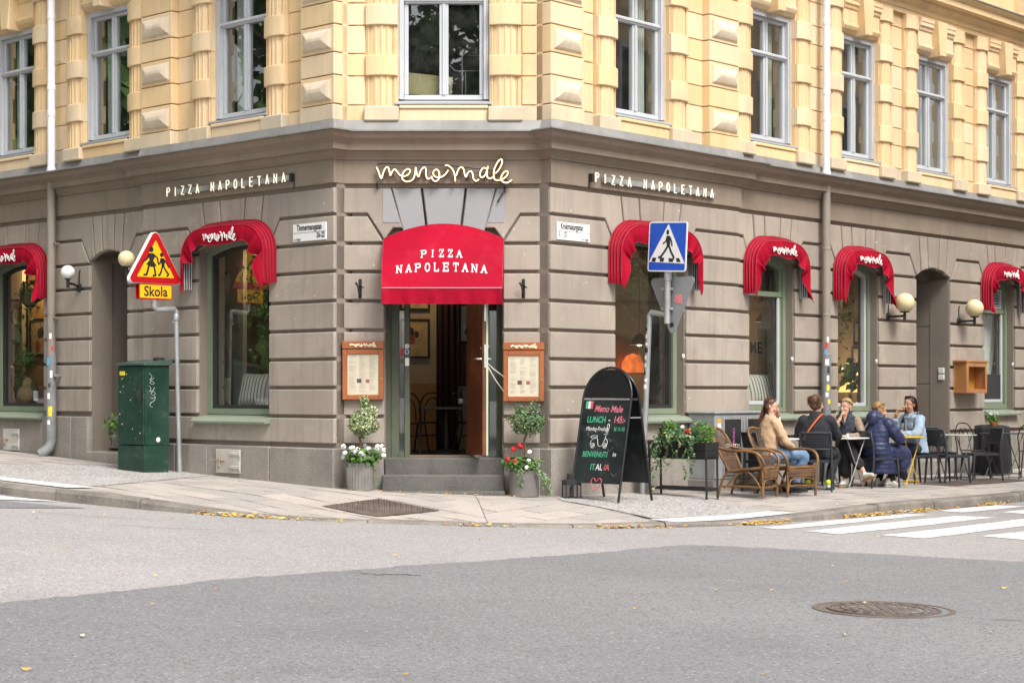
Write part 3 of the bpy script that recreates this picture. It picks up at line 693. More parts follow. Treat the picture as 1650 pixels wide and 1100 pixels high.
for side, g in UP.items():
    lim = g['lim']; ys = YS[side]; yw = .17 if side != 'C' else .12
    # backing wall around windows
    mb = MB(); xs = sorted([w for w in g['win']]); cur = lim[0] + (.12 if side == 'C' else 0); top = 8.4
    for a, b in xs:
        mb.box(cur, a, ys + .02, .42, 4.15, top); mb.box(a - .0005, b + .0005, ys + .021, .421, 4.15, 4.42); mb.box(a - .0005, b + .0005, ys + .021, .421, HEAD, top); cur = b
    mb.box(cur, lim[1] - (.12 if side == 'C' else 0), ys + .02, .42, 4.15, top)
    bpart('upper_wall', mb, m_yel[2], side)
    for a, b, corner in g['pier']:
        bpart('pier_base', MB().box(a, b, -.012, .3, 4.212, ZU[0] - .006, .008), m_yelb if corner or side == 'L' else rb.choice(m_yel), side)
        for k in range(len(ZU) - 1):
            mb = MB().box(a, b, 0, .3, ZU[k] + .006, ZU[k + 1] - .006, .006)
            if k % 2 == 0:
                mb.cur = 1; diamond(mb, a, b, ZU[k] + .006, ZU[k + 1] - .006, 0)
            bpart('diamond_block' if k % 2 == 0 else 'wall_block', mb, [rb.choice(m_yel) if not (corner and rb.random() < .4) else m_yel[3], m_diam], side)
    for a, b in g['plain']:
        zs = [4.212] + ZU
        for z0, z1 in zip(zs, zs[1:]):
            bpart('wall_block', MB().box(a + .001, b - .001, ys, ys + .1, z0 + .006, z1 - .006, .006), m_yelb if z0 < 4.3 and rb.random() < .6 else rb.choice(m_yel), side)
    for a, b in xs:
        cw = .37
        column(side, a - cw, a, 6.46); column(side, b, b + cw, 6.46)
        upper_window(side, a, b, yw, m_paneup)
        y0 = YC[side]
        # panel below the sill
        bpart('apron_panel', MB().box(a + .013, b - .013, y0 + .03, .3, 4.212, 4.345, .006).box(a + .013, b - .013, y0 + .012, .3, 4.348, 4.392, .01), rb.choice(m_yel), side)
        c = (a + b) / 2
        mb = MB()     # lintel with mouldings
        mb.prism([(.17, HEAD), (.10, HEAD + .015), (.055, HEAD + .06), (.035, HEAD + .10), (.035, HEAD + .13), (.05, HEAD + .14), (.05, HEAD + .33), (.03, HEAD + .345), (.02, HEAD + .39), (.0, HEAD + .40), (.0, HEAD + .45), (-.01, HEAD + .46), (-.01, HEAD + .515), (.17, HEAD + .515)], a, b, 0,
                 Matrix(((0, 1, 0, 0), (1, 0, 0, 0), (0, 0, 1, 0), (0, 0, 0, 1))))
        bpart('lintel', mb, rb.choice(m_yel), side)
        bpart('keystone', MB().prism([(c - .085, HEAD - .01), (c + .085, HEAD - .01), (c + .145, HEAD + .50), (c - .145, HEAD + .50)], y0 - .10, .16, .012), rb.choice(m_yel), side)
bpart('upper_cornice', MB().sweep(PL, [(-.2, 6.66), (.03, 6.66), (.03, 6.72), (.05, 6.73), (.05, 6.80), (.08, 6.82), (.13, 6.86), (.14, 6.90), (.24, 6.91), (.24, 6.99), (.28, 7.02), (.31, 7.06), (.31, 7.075), (-.2, 7.09)]), m_yel[0], smooth=25)
bpart('flashing', MB().sweep(PL, [(.325, 7.07), (.325, 7.085), (-.05, 7.13), (-.2, 7.13), (-.2, 7.092), (.31, 7.08)]), m_zinc)
for s in (6.1, 7.45, 7.85, 9.6, 10.0, 11.8, 12.2):
    bpart('pedestal', MB().box(s - .14, s + .14, -.06, .3, 7.125, 8.2, .02).box(s - .18, s + .18, -.10, .3, 7.14, 7.22, .01), rb.choice(m_yel), 'R')
# roof slab and dark rooms behind the upper windows
def room_poly(d, z0, z1, name, m, flip=False):
    c1 = W('L', -10.2, d); c2 = W('R', 13.2, d); a = W('L', 0, d); b = W('R', 0, d)
    # inner corner = crossing of the two back walls
    e1 = -uL; e2 = uR; den = e1.x * -e2.y + e2.x * e1.y; t = ((b - a).x * -e2.y + e2.x * (b - a).y) / den; k = a + e1 * t
    k = min(k, k) if False else k
    P = [c1, k, c2]
    mb = MB(); mb.add([(p.x, p.y, z0) for p in P] + [(p.x, p.y, z1) for p in P], [(0, 1, 4, 3), (1, 2, 5, 4)])
    return mb
for z, nm in ((4.09, 'floor_slab'), (8.35, 'roof_slab')):
    q = [W('L', -10.2, .38), W('L', 0, .38), PB + Vector((.2, .3, 0)), PC + Vector((-.2, .3, 0)), W('R', 0, .38), W('R', 13.2, .38), W('R', 13.2, 9), W('L', -10.2, 9)]
    mb = MB(); n = len(q); mb.add([(p.x, p.y, z) for p in q] + [(p.x, p.y, z + .09) for p in q], [tuple(range(n))[::-1], tuple(range(n, 2 * n))] + [(i, (i + 1) % n, n + (i + 1) % n, n + i) for i in range(n)])
    bpart(nm, mb, m_room)
bpart('room_wall', room_poly(3.2, 4.18, 8.35, '', None), m_room)
for side, s in (('L', -10.19), ('R', 13.19)):
    bpart('party_wall', MB().box(s - .005, s + .005, .03, 9, -.6, 8.4), m_core, side)

# ---------------- ground-floor windows, niches, door
def gwindow(side, a, b, transom=None, mid=None):
    r = rec(side, (a + b) / 2); yf = .15 + r; a_, b_ = a + .012, b - .012
    out = [(a_, SIL), (b_, SIL)] + [p for p in arch(a_, b_, 10, SPR - .01, APX - .012)][::-1]
    def ring(e0, e1, y0, y1):
        def ins(d): return [(a_ + d, SIL + d), (b_ - d, SIL + d)] + arch(a_ + d, b_ - d, 10, SPR - .01 - d * .6, APX - .012 - d)[::-1]
        P, Q = ins(e0), ins(e1); n = len(P); mb = MB()
        mb.add([(x, y0, z) for x, z in P] + [(x, y0, z) for x, z in Q] + [(x, y1, z) for x, z in P] + [(x, y1, z) for x, z in Q],
               [f for i in range(n) for j in [(i + 1) % n] for f in ((i, j, n + j, n + i), (n + i, n + j, 3 * n + j, 3 * n + i), (2 * n + j, 2 * n + i, 3 * n + i, 3 * n + j))])
        return mb
    root = bpart('window', ring(0, .07, yf, yf + .10), m_green, side)
    bpart('inner_frame', ring(.07, .115, yf + .03, yf + .09), m_green if transom else m_wframe if (side, a > 6) == ('R', True) else m_dark, side, root)
    d = .115; zt = SPR - .01 - d * .6
    if transom:
        bpart('transom', MB().box(a_ + .07, b_ - .07, yf + .012, yf + .085, transom - .035, transom + .035, .008), m_green, side, root)
        ps = [(SIL + d, transom - .035)]
        P = [(a_ + d, transom + .035), (b_ - d, transom + .035)] + arch(a_ + d, b_ - d, 10, zt, APX - .012 - d)[::-1]
        bpart('pane', MB().add([(x, yf + .06, z) for x, z in P], [tuple(range(len(P)))]), m_pane, side, root)
        bpart('pane', MB().add([(a_ + d, yf + .06, SIL + d), (b_ - d, yf + .06, SIL + d), (b_ - d, yf + .06, transom - .03), (a_ + d, yf + .06, transom - .03)], [(0, 1, 2, 3)]), m_pane, side, root)
        bpart('casement', MB().box(b_ - d - .045, b_ - d, yf + .022, yf + .055, SIL + d, transom - .035, .006).box(a_ + d, b_ - d, yf + .024, yf + .055, SIL + .10, SIL + .15, .006), m_wframe, side, root)
    else:
        P = [(a_ + d, SIL + d), (b_ - d, SIL + d)] + arch(a_ + d, b_ - d, 10, zt, APX - .012 - d)[::-1]
        bpart('pane', MB().add([(x, yf + .06, z) for x, z in P], [tuple(range(len(P)))]), m_pane, side, root)
    sm = Matrix(((0, 1, 0, 0), (1, 0, 0, r), (0, 0, 1, 0), (0, 0, 0, 1)))
    bpart('sill', MB().prism([(-.085, .765), (-.09, .79), (-.02, .835), (.21, SIL), (.21, .80)], a - .015, b + .03, 0, sm), m_sill, side, root)
    return root
win = {}
for side, g in GF.items():
    for i, (a, b, k) in enumerate(g['opens']):
        if k == 'window': win[side, i] = gwindow(side, a, b, {('R', 1): 2.44, ('R', 2): None, ('R', 4): 2.42}.get((side, i)))
r4 = win['R', 4]
bpart('vent_grille', MB().box(10.68, 11.44, .25, .29, 2.47, 2.50).box(10.68, 11.44, .25, .29, 2.75, 2.78).box(10.68, 10.72, .25, .29, 2.5, 2.75).box(11.40, 11.44, .25, .29, 2.5, 2.75), m_wframe, 'R', r4)
for k in range(6):
    bpart('louvre', MB().box(10.72, 11.40, -.02, .02, -.004, .004, 0, Matrix.Translation((0, .27, 2.53 + k * .042)) @ Matrix.Rotation(.6, 4, 'X')), m_wframe, 'R', r4)
bpart('lower_panel', MB().box(10.66, 11.46, .25, .275, .98, 1.42, .004), mat('dark_panel', (.035, .035, .037), .6), 'R', r4)
for side, (a, b), tag_ in (('L', (-4.955, -4.105), 0), ('R', (8.385, 9.425), 1)):
    a_, b_ = a - .012, b + .012; A_ = arch(a_, b_, 10, SPR - .01, APX - .01); prof = [(a_, -.6)] + A_ + [(b_, -.6)]; m_ = len(prof); r = rec(side, a)
    mb = MB(); mb.add([(x, .05 + r, z) for x, z in prof] + [(x, 1.35, z) for x, z in prof], [(i, i + 1, m_ + i + 1, m_ + i) for i in range(m_ - 1)])
    bpart('doorway_reveal', mb, m_core, side)
    bpart('inner_door', MB().box(a_ - .02, b_ + .02, 1.34, 1.40, -.6, 3.1).box(a_ + .08, (a + b) / 2 - .03, 1.32, 1.36, .45, 2.6, .01).box((a + b) / 2 + .03, b_ - .08, 1.32, 1.36, .45, 2.6, .01), mat('door_brown_dark', (.075, .045, .03), .5), side)
    bpart('doorstep', MB().box(a_ + .001, b_ - .001, -.05 + r, 1.33, -.6, .36 if side == 'L' else .12, .012), m_granite, side)
    if side == 'R':
        for z0, z1 in ((.125, 1.255), (1.265, 2.135), (2.145, 2.8)):
            bpart('reveal_panel', MB().box(b_ - .018, b_ - .001, .09, 1.3, z0, z1, .004), m_core, side)
    else:
        bpart('plinth_stone', MB().box(a_ - .05, a_ + .018, .06, 1.3, -.6, .815, .008), m_granite, side)
# door set: frame, sidelights, open leaf, threshold, steps
x0, x1 = -1.449, -.098
def dpart(name, mb, m, parent=None, sm=None): return bpart(name, mb, m, 'C', parent, sm)
m_dgreen = mat('door_frame_green', (.105, .115, .08), .6, .15, 2, .15, 50, (.065, .07, .05), .7)
df = dpart('door_frame', MB().box(x0 - .03, x0 + .06, .20, .34, .36, 2.95, .01).box(x0 + .06, x0 + .155, .22, .32, .36, 2.95, .008).box(x0 + .215, x0 + .278, .21, .33, .36, 2.95, .008)
           .box(x0 + .155, x0 + .215, .22, .30, .36, .46).box(x0 + .155, x0 + .215, .22, .30, 1.47, 1.525).box(x1 - .30, x1 - .23, .22, .33, .36, 2.95, .006).box(x1 - .08, x1 + .03, .20, .34, .36, 2.95, .01), m_dgreen)
dpart('sidelight', MB().box(x0 + .15, x0 + .22, .265, .275, .40, 2.95), m_pane, df)
dpart('sidelight_panel', MB().box(x0 + .15, x0 + .22, .28, .29, .40, 1.47).box(x1 - .23, x1 - .08, .28, .30, .36, 2.95), m_dark, df)
dpart('sidelight', MB().box(x1 - .235, x1 - .075, .255, .265, .36, 2.95), m_pane, df)
m_leaf = mat('door_wood', (.15, .045, .018), .4, .3, 3, .2, 30, (.07, .02, .010), .8, streak=.35, coat=.3)
LM = Matrix.Translation((-.50, .30, .43)) @ Matrix.Rotation(rad(107.5), 4, 'Z')   # leaf swung outwards
leaf = dpart('door_leaf', MB().box(-.66, .0, -.028, .028, 0, 2.03, .006, LM), m_leaf)
dpart('leaf_edge', MB().box(-.64, .0, -.036, -.0285, 0, 2.03, .002, LM).box(-.668, -.66, -.036, -.012, 0, 2.03, .002, LM), mat('door_edge_green', (.42, .47, .33), .6), leaf)
dpart('lock_plate', MB().box(-.674, -.667, -.012, .012, .98, 1.24, .002, LM), mat('steel_brushed', (.6, .6, .6), .35, .05, metal=.9), leaf)
dpart('strike_plate', MB().box(-.674, -.667, -.012, .012, 1.5, 1.75, .002, LM), MATS['steel_brushed'], leaf)
dpart('door_handle', MB().tube([(-.62, -.03, 1.08), (-.62, -.075, 1.08), (-.50, -.075, 1.08)], .011, 8, M=LM).tube([(-.62, .03, 1.08), (-.62, .075, 1.08), (-.50, .075, 1.08)], .011, 8, M=LM).ball((-.62, -.04, 1.22), .022, 10, M=LM), MATS['steel_brushed'], leaf, 60)
for k, (z, cc) in enumerate(((1.665, (.5, .52, .55)), (1.60, (.02, .12, .3)))):
    dpart('round_sticker', MB().lathe([(.026, -.003), (.0262, .0), (.001, .0001)], 20, M=Matrix.Translation((x0 + .247, .207, z)) @ Matrix.Rotation(rad(90), 4, 'X')), mat('sticker_rim', (.75, .75, .75)), df)
    dpart('round_sticker', MB().lathe([(.020, .0005), (.001, .0006)], 20, M=Matrix.Translation((x0 + .247, .206, z)) @ Matrix.Rotation(rad(90), 4, 'X')), mat('sticker_%d' % k, cc), df)
dpart('notice', MB().box(x0 + .225, x0 + .27, .203, .208, 1.44, 1.53), mat('paper_white', (.75, .75, .72), .7, .04), df)
dpart('notice', MB().box(x0 + .168, x0 + .205, .262, .2645, 1.55, 1.64), mat('sticker_red', (.5, .03, .03), .5), df)
for sg in (-1, 1):
    c_ = -.7735; dpart('grey_sheet', MB().prism([(c_ + sg * .690, 3.444), (c_ + sg * .612, 3.444), (c_ + sg * .50, 3.06), (c_ + sg * .690, 3.06)][::sg], -.004, .05), MATS['grey_sheet_panel'])
dpart('step', MB().box(x0 + .004, x1 - .004, -.02, .5, -.4, .395, .012), m_step)
dpart('step', MB().box(x0 - .01, x1 + .01, -.22, .1, -.4, .21, .014), m_step)
dpart('step', MB().box(x0 - .02, x1 + .02, -.36, .1, -.4, .035, .012), m_step)
dpart('threshold', MB().box(x0 + .27, x1 - .24, .18, .36, .39, .418, .006), mat('threshold_wood', (.16, .12, .09), .6))
# ------------------------------------------------------------ things fixed to the building
m_red = mat('awning_red', (.33, .003, .020), .75, .14, 1.5, .35, 30, (.25, .003, .018), .7, dirt=((.36, .035, .05), 2, .35), spec=.1)
m_redf = mat('awning_red_faded', (.36, .012, .034), .7, .14, 1.5, .25, 30, (.44, .05, .075), .6, spec=.2)
m_pip = mat('awning_piping', (.36, .045, .06), .7)
m_white = mat('letter_white', (.82, .80, .76), .6, .03)
m_steel = mat('galvanised', (.40, .41, .41), .5, .18, 5, .15, 40, (.30, .31, .31), .6, metal=.55)
m_black = mat('iron_black', (.018, .018, .019), .5, .2, 5, .15, 60)
m_cream = mat('lamp_cream', (.70, .60, .36), .4, .05, 3, 0, 10, (.60, .50, .28), .5, trans=.2)
m_opal = mat('lamp_opal', (.72, .72, .68), .35, .05, 3, 0)
# script lettering "meno male", traced as pen strokes (unit width 1)
SCR = [[(40, 160), (60, 200), (95, 290), (120, 220), (150, 165), (175, 165), (190, 210), (200, 255), (220, 215), (250, 185), (280, 215), (310, 250), (345, 264), (400, 250), (430, 205), (400, 180), (355, 215), (335, 265), (350, 310), (400, 327), (460, 300), (485, 230), (492, 165), (505, 230), (525, 270), (550, 200), (590, 162), (612, 190), (610, 250), (630, 295), (660, 285)],
       [(672, 265), (690, 305), (720, 322), (755, 300), (765, 250), (755, 205), (725, 188), (695, 215), (700, 255), (735, 275), (790, 272), (835, 240), (865, 195)],
       [(830, 140), (870, 145), (915, 185), (940, 250), (948, 325)], [(955, 262), (985, 185), (1020, 160), (1045, 190), (1055, 240), (1070, 272), (1090, 230), (1120, 205), (1145, 230), (1155, 290), (1185, 320), (1220, 300)],
       [(1310, 180), (1275, 168), (1240, 205), (1230, 255), (1255, 278), (1290, 250), (1315, 190), (1322, 150), (1312, 215), (1315, 270), (1345, 292), (1380, 275)],
       [(1410, 232), (1455, 180), (1487, 105), (1475, 70), (1440, 95), (1400, 170), (1388, 240), (1400, 300), (1440, 310), (1465, 305)],
       [(1490, 300), (1540, 260), (1550, 215), (1520, 210), (1480, 260), (1480, 315), (1530, 340), (1575, 325), (1600, 305)]]
def script(w, r, fn, k=4, n=6, upto=None):
    """pen strokes as tubes; fn maps (x, z) in metres, centred, to a point"""
    mb = MB(); s_ = w / 1560
    for st in SCR[:upto]:
        mb.tube([fn((p.x - 820) * s_, (215 - p.y) * s_) for p in catmull([(x, y, 0) for x, y in st], k)], r, n)
    return mb
# stroke capitals
CAP = {'P': [[(0, 0), (0, 1), (.45, 1), (.62, .88), (.62, .62), (.45, .5), (0, .5)]], 'I': [[(.3, 0), (.3, 1)]], 'Z': [[(0, 1), (.6, 1), (0, 0), (.62, 0)]], 'A': [[(0, 0), (.32, 1), (.64, 0)], [(.13, .36), (.51, .36)]],
       'N': [[(0, 0), (0, 1), (.6, 0), (.6, 1)]], 'O': [[(.3, 0), (.08, .12), (0, .5), (.08, .88), (.3, 1), (.54, .88), (.62, .5), (.54, .12), (.3, 0)]], 'L': [[(0, 1), (0, 0), (.55, 0)]],
       'E': [[(.58, 1), (0, 1), (0, 0), (.6, 0)], [(0, .52), (.48, .52)]], 'T': [[(0, 1), (.66, 1)], [(.33, 1), (.33, 0)]]}
def neon():
    t = thing('neon_sign', 'glowing script neon sign on the frieze above the door', 'neon sign', (-.765, 0, 3.62))
    m_neon = mat('neon_glow', (1, .80, .52), .4, .0, 1, 0, emit=.8); m_ngl = mat('neon_casing', (.16, .085, .03), .4)
    tr = thing
    script(1.53, .0068, lambda x, z: (x, -.10, z + .0), 6, 6).build('neon_tube', m_neon, t, 180)
    script(1.53, .019, lambda x, z: (x, -.075, z - .004), 6, 6).build('letter_casing', m_ngl, t, 180)
    for x, z in ((-.76, -.12), (.68, -.16), (-.2, 0), (.25, -.02)): MB().tube([(x, -.02, z - .06), (x, -.07, z)], .012, 6).build('bracket', m_black, t)
    MB().tube([(-.76, -.055, .09), (-.70, -.05, .10), (.05, -.05, .08), (.55, -.05, .02), (.75, -.055, -.12)], .006, 6).tube([(.70, -.05, -.17), (.62, -.04, -.30), (.6, -.03, -.34)], .008, 6).build('cable', m_black, t, 180)
neon()
def pizza(side, s0, s1, label):
    t = thing('lettering_sign', label, 'sign', W(side, (s0 + s1) / 2, 0, 3.61), ROT[side]); n = 16; pitch = (s1 - s0) / (n - .35); h = .105
    m_l = mat('letter_lit_cream', (1, .93, .74), .5, .0, 1, 0, emit=.22)
    for i, ch in enumerate('PIZZA NAPOLETANA'):
        if ch == ' ': continue
        x = s0 - (s0 + s1) / 2 + i * pitch; mb = MB(); jz = rb.uniform(-.004, .004)
        for st in CAP[ch]: mb.tube([(x + a * h * .78, -.085, (b - .5) * h + jz) for a, b in st], .0082, 6)
        mb.build('letter', m_l, t, 40)
    x0 = -(s1 - s0) / 2
    MB().box(x0 + .18, -x0 + .04, -.065, -.02, -.035, .03, .004).build('mounting_rail', m_steel, t)
    MB().box(-x0 + .01 if side == 'L' else x0 - .05, -x0 + .05 if side == 'L' else x0 - .01, -.075, -.02, -.05, .045, .004).build('end_box', m_black, t)
    xe = -x0 + .05 if side == 'L' else x0 - .05
    MB().tube([(xe, -.03, -.03), (xe, -.03, -.14)], .006, 6).build('cable', m_black, t)
pizza('L', -3.03, -.71, 'cream capital letters left of the corner, on the frieze above the left window')
pizza('R', .69, 3.06, 'cream capital letters right of the corner, on the frieze above the crossing sign')
def street_sign(side, s, z, name, nums, right):
    t = thing('street_name_sign', 'white enamel street sign reading %s, left of the door' % name if side == 'L' else 'white enamel street sign reading %s, right of the door' % name, 'street sign', W(side, s, -.004, z), ROT[side]); w, h = .58, .20
    m_w = mat('enamel_white', (.80, .80, .79), .35, .03); m_k = mat('enamel_black', (.02, .02, .02), .4)
    MB().box(-w / 2, w / 2, -.014, 0, -h / 2, h / 2, .003).build('plate', m_w, t)
    MB().box(-w / 2, w / 2, -.0155, -.0145, -.004, .0, 0).build('divider', m_k, t)
    def put(txt, size, x, z_, xs, al, b=.0): mb = text_mb(txt, size, .001, al, 0, 1, xs, b); mb.M = Matrix.Translation((x, -.0156, z_)); mb.build('lettering', m_k, t)
    put(name, .098, 0 if side == 'L' else -.03, .024, .60 if side == 'L' else .62, 'CENTER', .0022)
    put(nums, .085, w / 2 - .02 if side == 'L' else -w / 2 + .02, -.068, .72, 'RIGHT' if side == 'L' else 'LEFT', .0022)
    put('kv. Hagen', .042, -w / 2 + .02 if side == 'L' else w / 2 - .02, -.088, .72, 'LEFT' if side == 'L' else 'RIGHT')
street_sign('L', -.405, 2.965, 'Timmermansgatan', '26-22', 1)
street_sign('R', .375, 2.965, 'Krukmakargatan', '1 - 13', 0)
# folded hood awnings over the windows
def hood_path(hw, z0, z1, n=10, rx=.40, rz=.34):
    P = [(-hw, z0), (-hw, z0 + (z1 - rz - z0) * .5)]
    for i in range(n + 1):
        a = math.pi / 2 * i / n; P.append((-hw + rx - rx * math.cos(a), z1 - rz + rz * math.sin(a)))
    Q = [(-x, z) for x, z in P][::-1]; return P + [(-hw + rx + (hw - rx) * k, z1 + .012 * k) for k in (.33, .66)] + [(0, z1 + .012)] + [(-x, z) for x, z in [(-hw + rx + (hw - rx) * k, z1 + .012 * k) for k in (.66, .33)]] + Q
def hood(side, a, b, label, seed, textn=7):
    c = (a + b) / 2; w = b - a; r = rec(side, c); hw = w / 2 + .10; zb = 2.41; rs = random.Random(seed)
    t = thing('window_awning', label, 'awning', W(side, c, r, zb), ROT[side], 'folded red hood awnings over the windows')
    path = hood_path(hw, 0, 3.125 - zb, rx=min(.40, hw * .6)); m_ = len(path); nrm = []
    for i in range(m_):
        p, q = path[max(i - 1, 0)], path[min(i + 1, m_ - 1)]; e = Vector((q[0] - p[0], q[1] - p[1])).normalized(); nrm.append((-e.y, e.x))
    # pleated hood: four gathered folds between the wall and the front bow
    ny = 24; mb = MB(); D_ = .14
    for j in range(ny + 1):
        v = j / ny; f = -.009 * abs(math.sin(v * math.pi * 4)) ** .6 * (1 if 0 < j < ny else 0) + .05 * (1 - v)
        for i in range(m_):
            sag = .012 * math.sin(i * 1.3 + seed + v * 3) * v
            k = (f + sag); mb.v.append(Vector((path[i][0] - nrm[i][0] * k * -1, -.015 - D_ * v, path[i][1] + nrm[i][1] * k - .02 * v + (.015 * rs.random() if i in (0, m_ - 1) else 0))))
    for j in range(ny):
        for i in range(m_ - 1): mb.f.append((j * m_ + i, j * m_ + i + 1, (j + 1) * m_ + i + 1, (j + 1) * m_ + i)); mb.mi.append(0)
    mb.build('pleated_hood', [m_red, m_redf], t, 50)
    # hanging front valance
    ph = rs.uniform(0, 6); P = [(path[i][0], path[i][1] - .02) for i in range(m_)]
    fine = catmull([(x, 0, z) for x, z in P], 3); mf = len(fine); nv = 8
    def vw(s):
        e = abs(2 * s - 1); top = .20 + .018 * math.sin(s * 23 + ph); side_ = .24 + .05 * math.sin(s * 30 + ph); g = smooth(.45, .75, e); wv = top * (1 - g) + side_ * g
        return wv * (1 - .85 * smooth(.86, 1.0, e))
    def val(s, v):
        k = s * (mf - 1); i = min(int(k), mf - 2); p = fine[i].lerp(fine[i + 1], k - i); q = (fine[i + 1] - fine[i]).normalized(); nx, nz = q.z, -q.x
        d = vw(s) * v; e = abs(2 * s - 1); g = smooth(.35, .8, e)
        x = p.x + nx * d * (1 - .35 * g); z = p.z + nz * d - .06 * g * v
        y = -.015 - D_ - .010 + (.035 * math.sin(s * 34 + ph) + .02 * math.sin(s * 71 + ph * 2)) * v * (.35 + g) - .015 * math.sin(v * 3.1)
        return (x, y, z)
    MB().surf(val, 90, nv).build('valance', m_red, t, 180)
    MB().tube([val(i / 60, 0) for i in range(61)], .008, 5).build('piping', m_redf, t, 180)
    MB().tube([val(i / 90, 1) for i in range(91)], .005, 5).build('hem', m_redf, t, 180)
    for k in range(4):
        f_ = .05 * (1 - k / 4) + .004
        MB().tube([(path[i][0] + nrm[i][0] * f_, -.015 - D_ * k / 4, path[i][1] + nrm[i][1] * f_ - .02 * k / 4) for i in range(m_)], .0045, 5).build('piping', m_pip, t, 180)
    for sg in ((-1,) if side == 'L' else (1,)):
        for k in range(4):
            MB().tube([(sg * (hw - .02), -.02 - k * .034, -.025), (sg * (hw - .02), -.02 - k * .036, .45)], .010, 6).build('rib', m_steel, t)
    wt = .64 * min(1, w / 1.38 + .08)
    def on(x, z):
        s = .5 + x / (2.0 * hw + 2 * .45) * 1.0; p = val(s, .5); return (x, p[1] - .010, P[m_ // 2][1] - .118 + z * 1.45)
    script(wt, .0062, on, 4, 5, textn).build('lettering', m_white, t, 180)
    return t
hood('L', -7.465, -6.055, 'red hood awning cut by the left picture edge', 1)
hood('L', -2.538, -1.154, 'red hood awning right of the school warning sign', 2)
hood('R', 1.17, 2.58, 'red hood awning partly behind the blue crossing sign', 3)
hood('R', 4.04, 5.13, 'red hood awning just left of the right downpipe', 4)
hood('R', 6.205, 7.325, 'red hood awning between the right downpipe and a globe lamp', 5)
hood('R', 10.525, 11.585, 'red hood awning cut by the right picture edge', 6)
# open awning over the door
SLAB = {k: v for k, v in CAP.items()}
def door_awning():
    t = thing('door_awning', 'open red canopy awning over the entrance door', 'awning', (-.775, 0, 2.1)); hw, out = .68, .55
    def sf(u, v):
        x = (2 * u - 1) * (hw - .015 * v); zw = .77 + .17 * (1 - (2 * u - 1) ** 2); zf = .186
        z = zw * (1 - v) + zf * v + .035 * math.sin(v * math.pi); wob = .004 * math.sin(u * 40) * math.exp(-30 * min(u, 1 - u)) * 4
        return Vector((x, -.01 - out * v - .02 * math.sin(v * math.pi) - wob * math.sin(v * 20), z))
    MB().surf(sf, 40, 24).build('canopy', m_red, t, 180)
    for sg, nm in ((0, 'side_panel'), (1, 'side_panel')):
        P = [sf(sg, v / 10) for v in range(11)]; b = Vector((P[0].x, -.01, .186)); mb = MB(); mb.add([b] + P, [(0, i, i + 1) for i in range(1, 11)]); mb.build(nm, m_red, t)
        e = P[10]; MB().surf(lambda u, v: (e.x + (.008 * math.sin(u * 9) * v), -.01 - out * u, .186 - .17 * v), 10, 4).build('side_valance', m_red, t, 180)
    def vf(u, v): p = sf(u, 1); return (p.x, p.y - .004 - (.012 * math.sin(u * 31) + .008 * math.sin(u * 57 + 1)) * v, p.z - .178 * v)
    MB().surf(vf, 60, 6).build('valance', m_red, t, 180)
    MB().tube([sf(u / 20, 1) + Vector((0, -.006, 0)) for u in range(21)], .006, 6).build('front_piping', mat('piping_pink', (.70, .25, .30), .6), t, 180)
    MB().tube([sf(u / 20, 0) for u in range(21)], .006, 6).build('top_piping', m_redf, t, 180)
    for sg in (0, 1): MB().tube([sf(sg, v / 10) for v in range(11)], .006, 6).build('edge_piping', m_redf, t, 180)
    # slab-serif capitals laid on the cloth
    def letters(txt, x0, x1, v0, v1):
        n = len(txt); pitch = (x1 - x0) / (n - .3); h = v1 - v0; lw = pitch * .56
        for i, ch in enumerate(txt):
            mb = MB(); ox = x0 + i * pitch
            def seg(a, b, th):
                A_, B_ = Vector(a), Vector(b); e = (B_ - A_); k = max(2, int(e.length * 4)); e.normalize(); q = Vector((-e.y, e.x)) * th
                def F(p):
                    u = (ox + p.x * lw + hw) / (2 * hw); vv = v1 - p.y * h; w_ = sf(u, vv); nn = Vector((0, -.75, .66)); return w_ + nn * .005
                P = []
                for j in range(k + 1):
                    c_ = A_.lerp(B_, j / k); P += [F(c_ + q), F(c_ - q)]
                mb.add(P, [(2 * j, 2 * j + 1, 2 * j + 3, 2 * j + 2) for j in range(k)])
            for st in CAP[ch]:
                for p, q in zip(st, st[1:]):
                    e = Vector(q) - Vector(p); e.normalize(); seg((p[0] * 1.35 - e.x * .06, p[1] - e.y * .06), (q[0] * 1.35 + e.x * .06, q[1] + e.y * .06), .088)
            for sx, sy in {'P': [(0, 0), (-.05, 1)], 'I': [(.4, 0), (.4, 1)], 'A': [(0, 0), (.86, 0)], 'N': [(0, 0), (0, 1), (.81, 1)], 'L': [(0, 1)], 'T': [(.45, 0)], 'E': [(-.05, 0), (-.05, 1)]}.get(ch, []):
                seg((sx - .22, sy), (sx + .22, sy), .06)
            for sx, sy, l in {'T': [(0, .85, .3), (.89, .85, .3)], 'L': [(.74, .16, .3)], 'E': [(.8, .17, .3), (.78, .84, .3)], 'Z': [(.02, .85, .3), (.82, .15, .3)]}.get(ch, []):
                seg((sx, sy - l / 2), (sx, sy + l / 2), .06)
            mb.build('letter', m_white, t)
    letters('PIZZA', -.235, .235, .465, .57); letters('NAPOLETANA', -.51, .52, .665, .775)
door_awning()
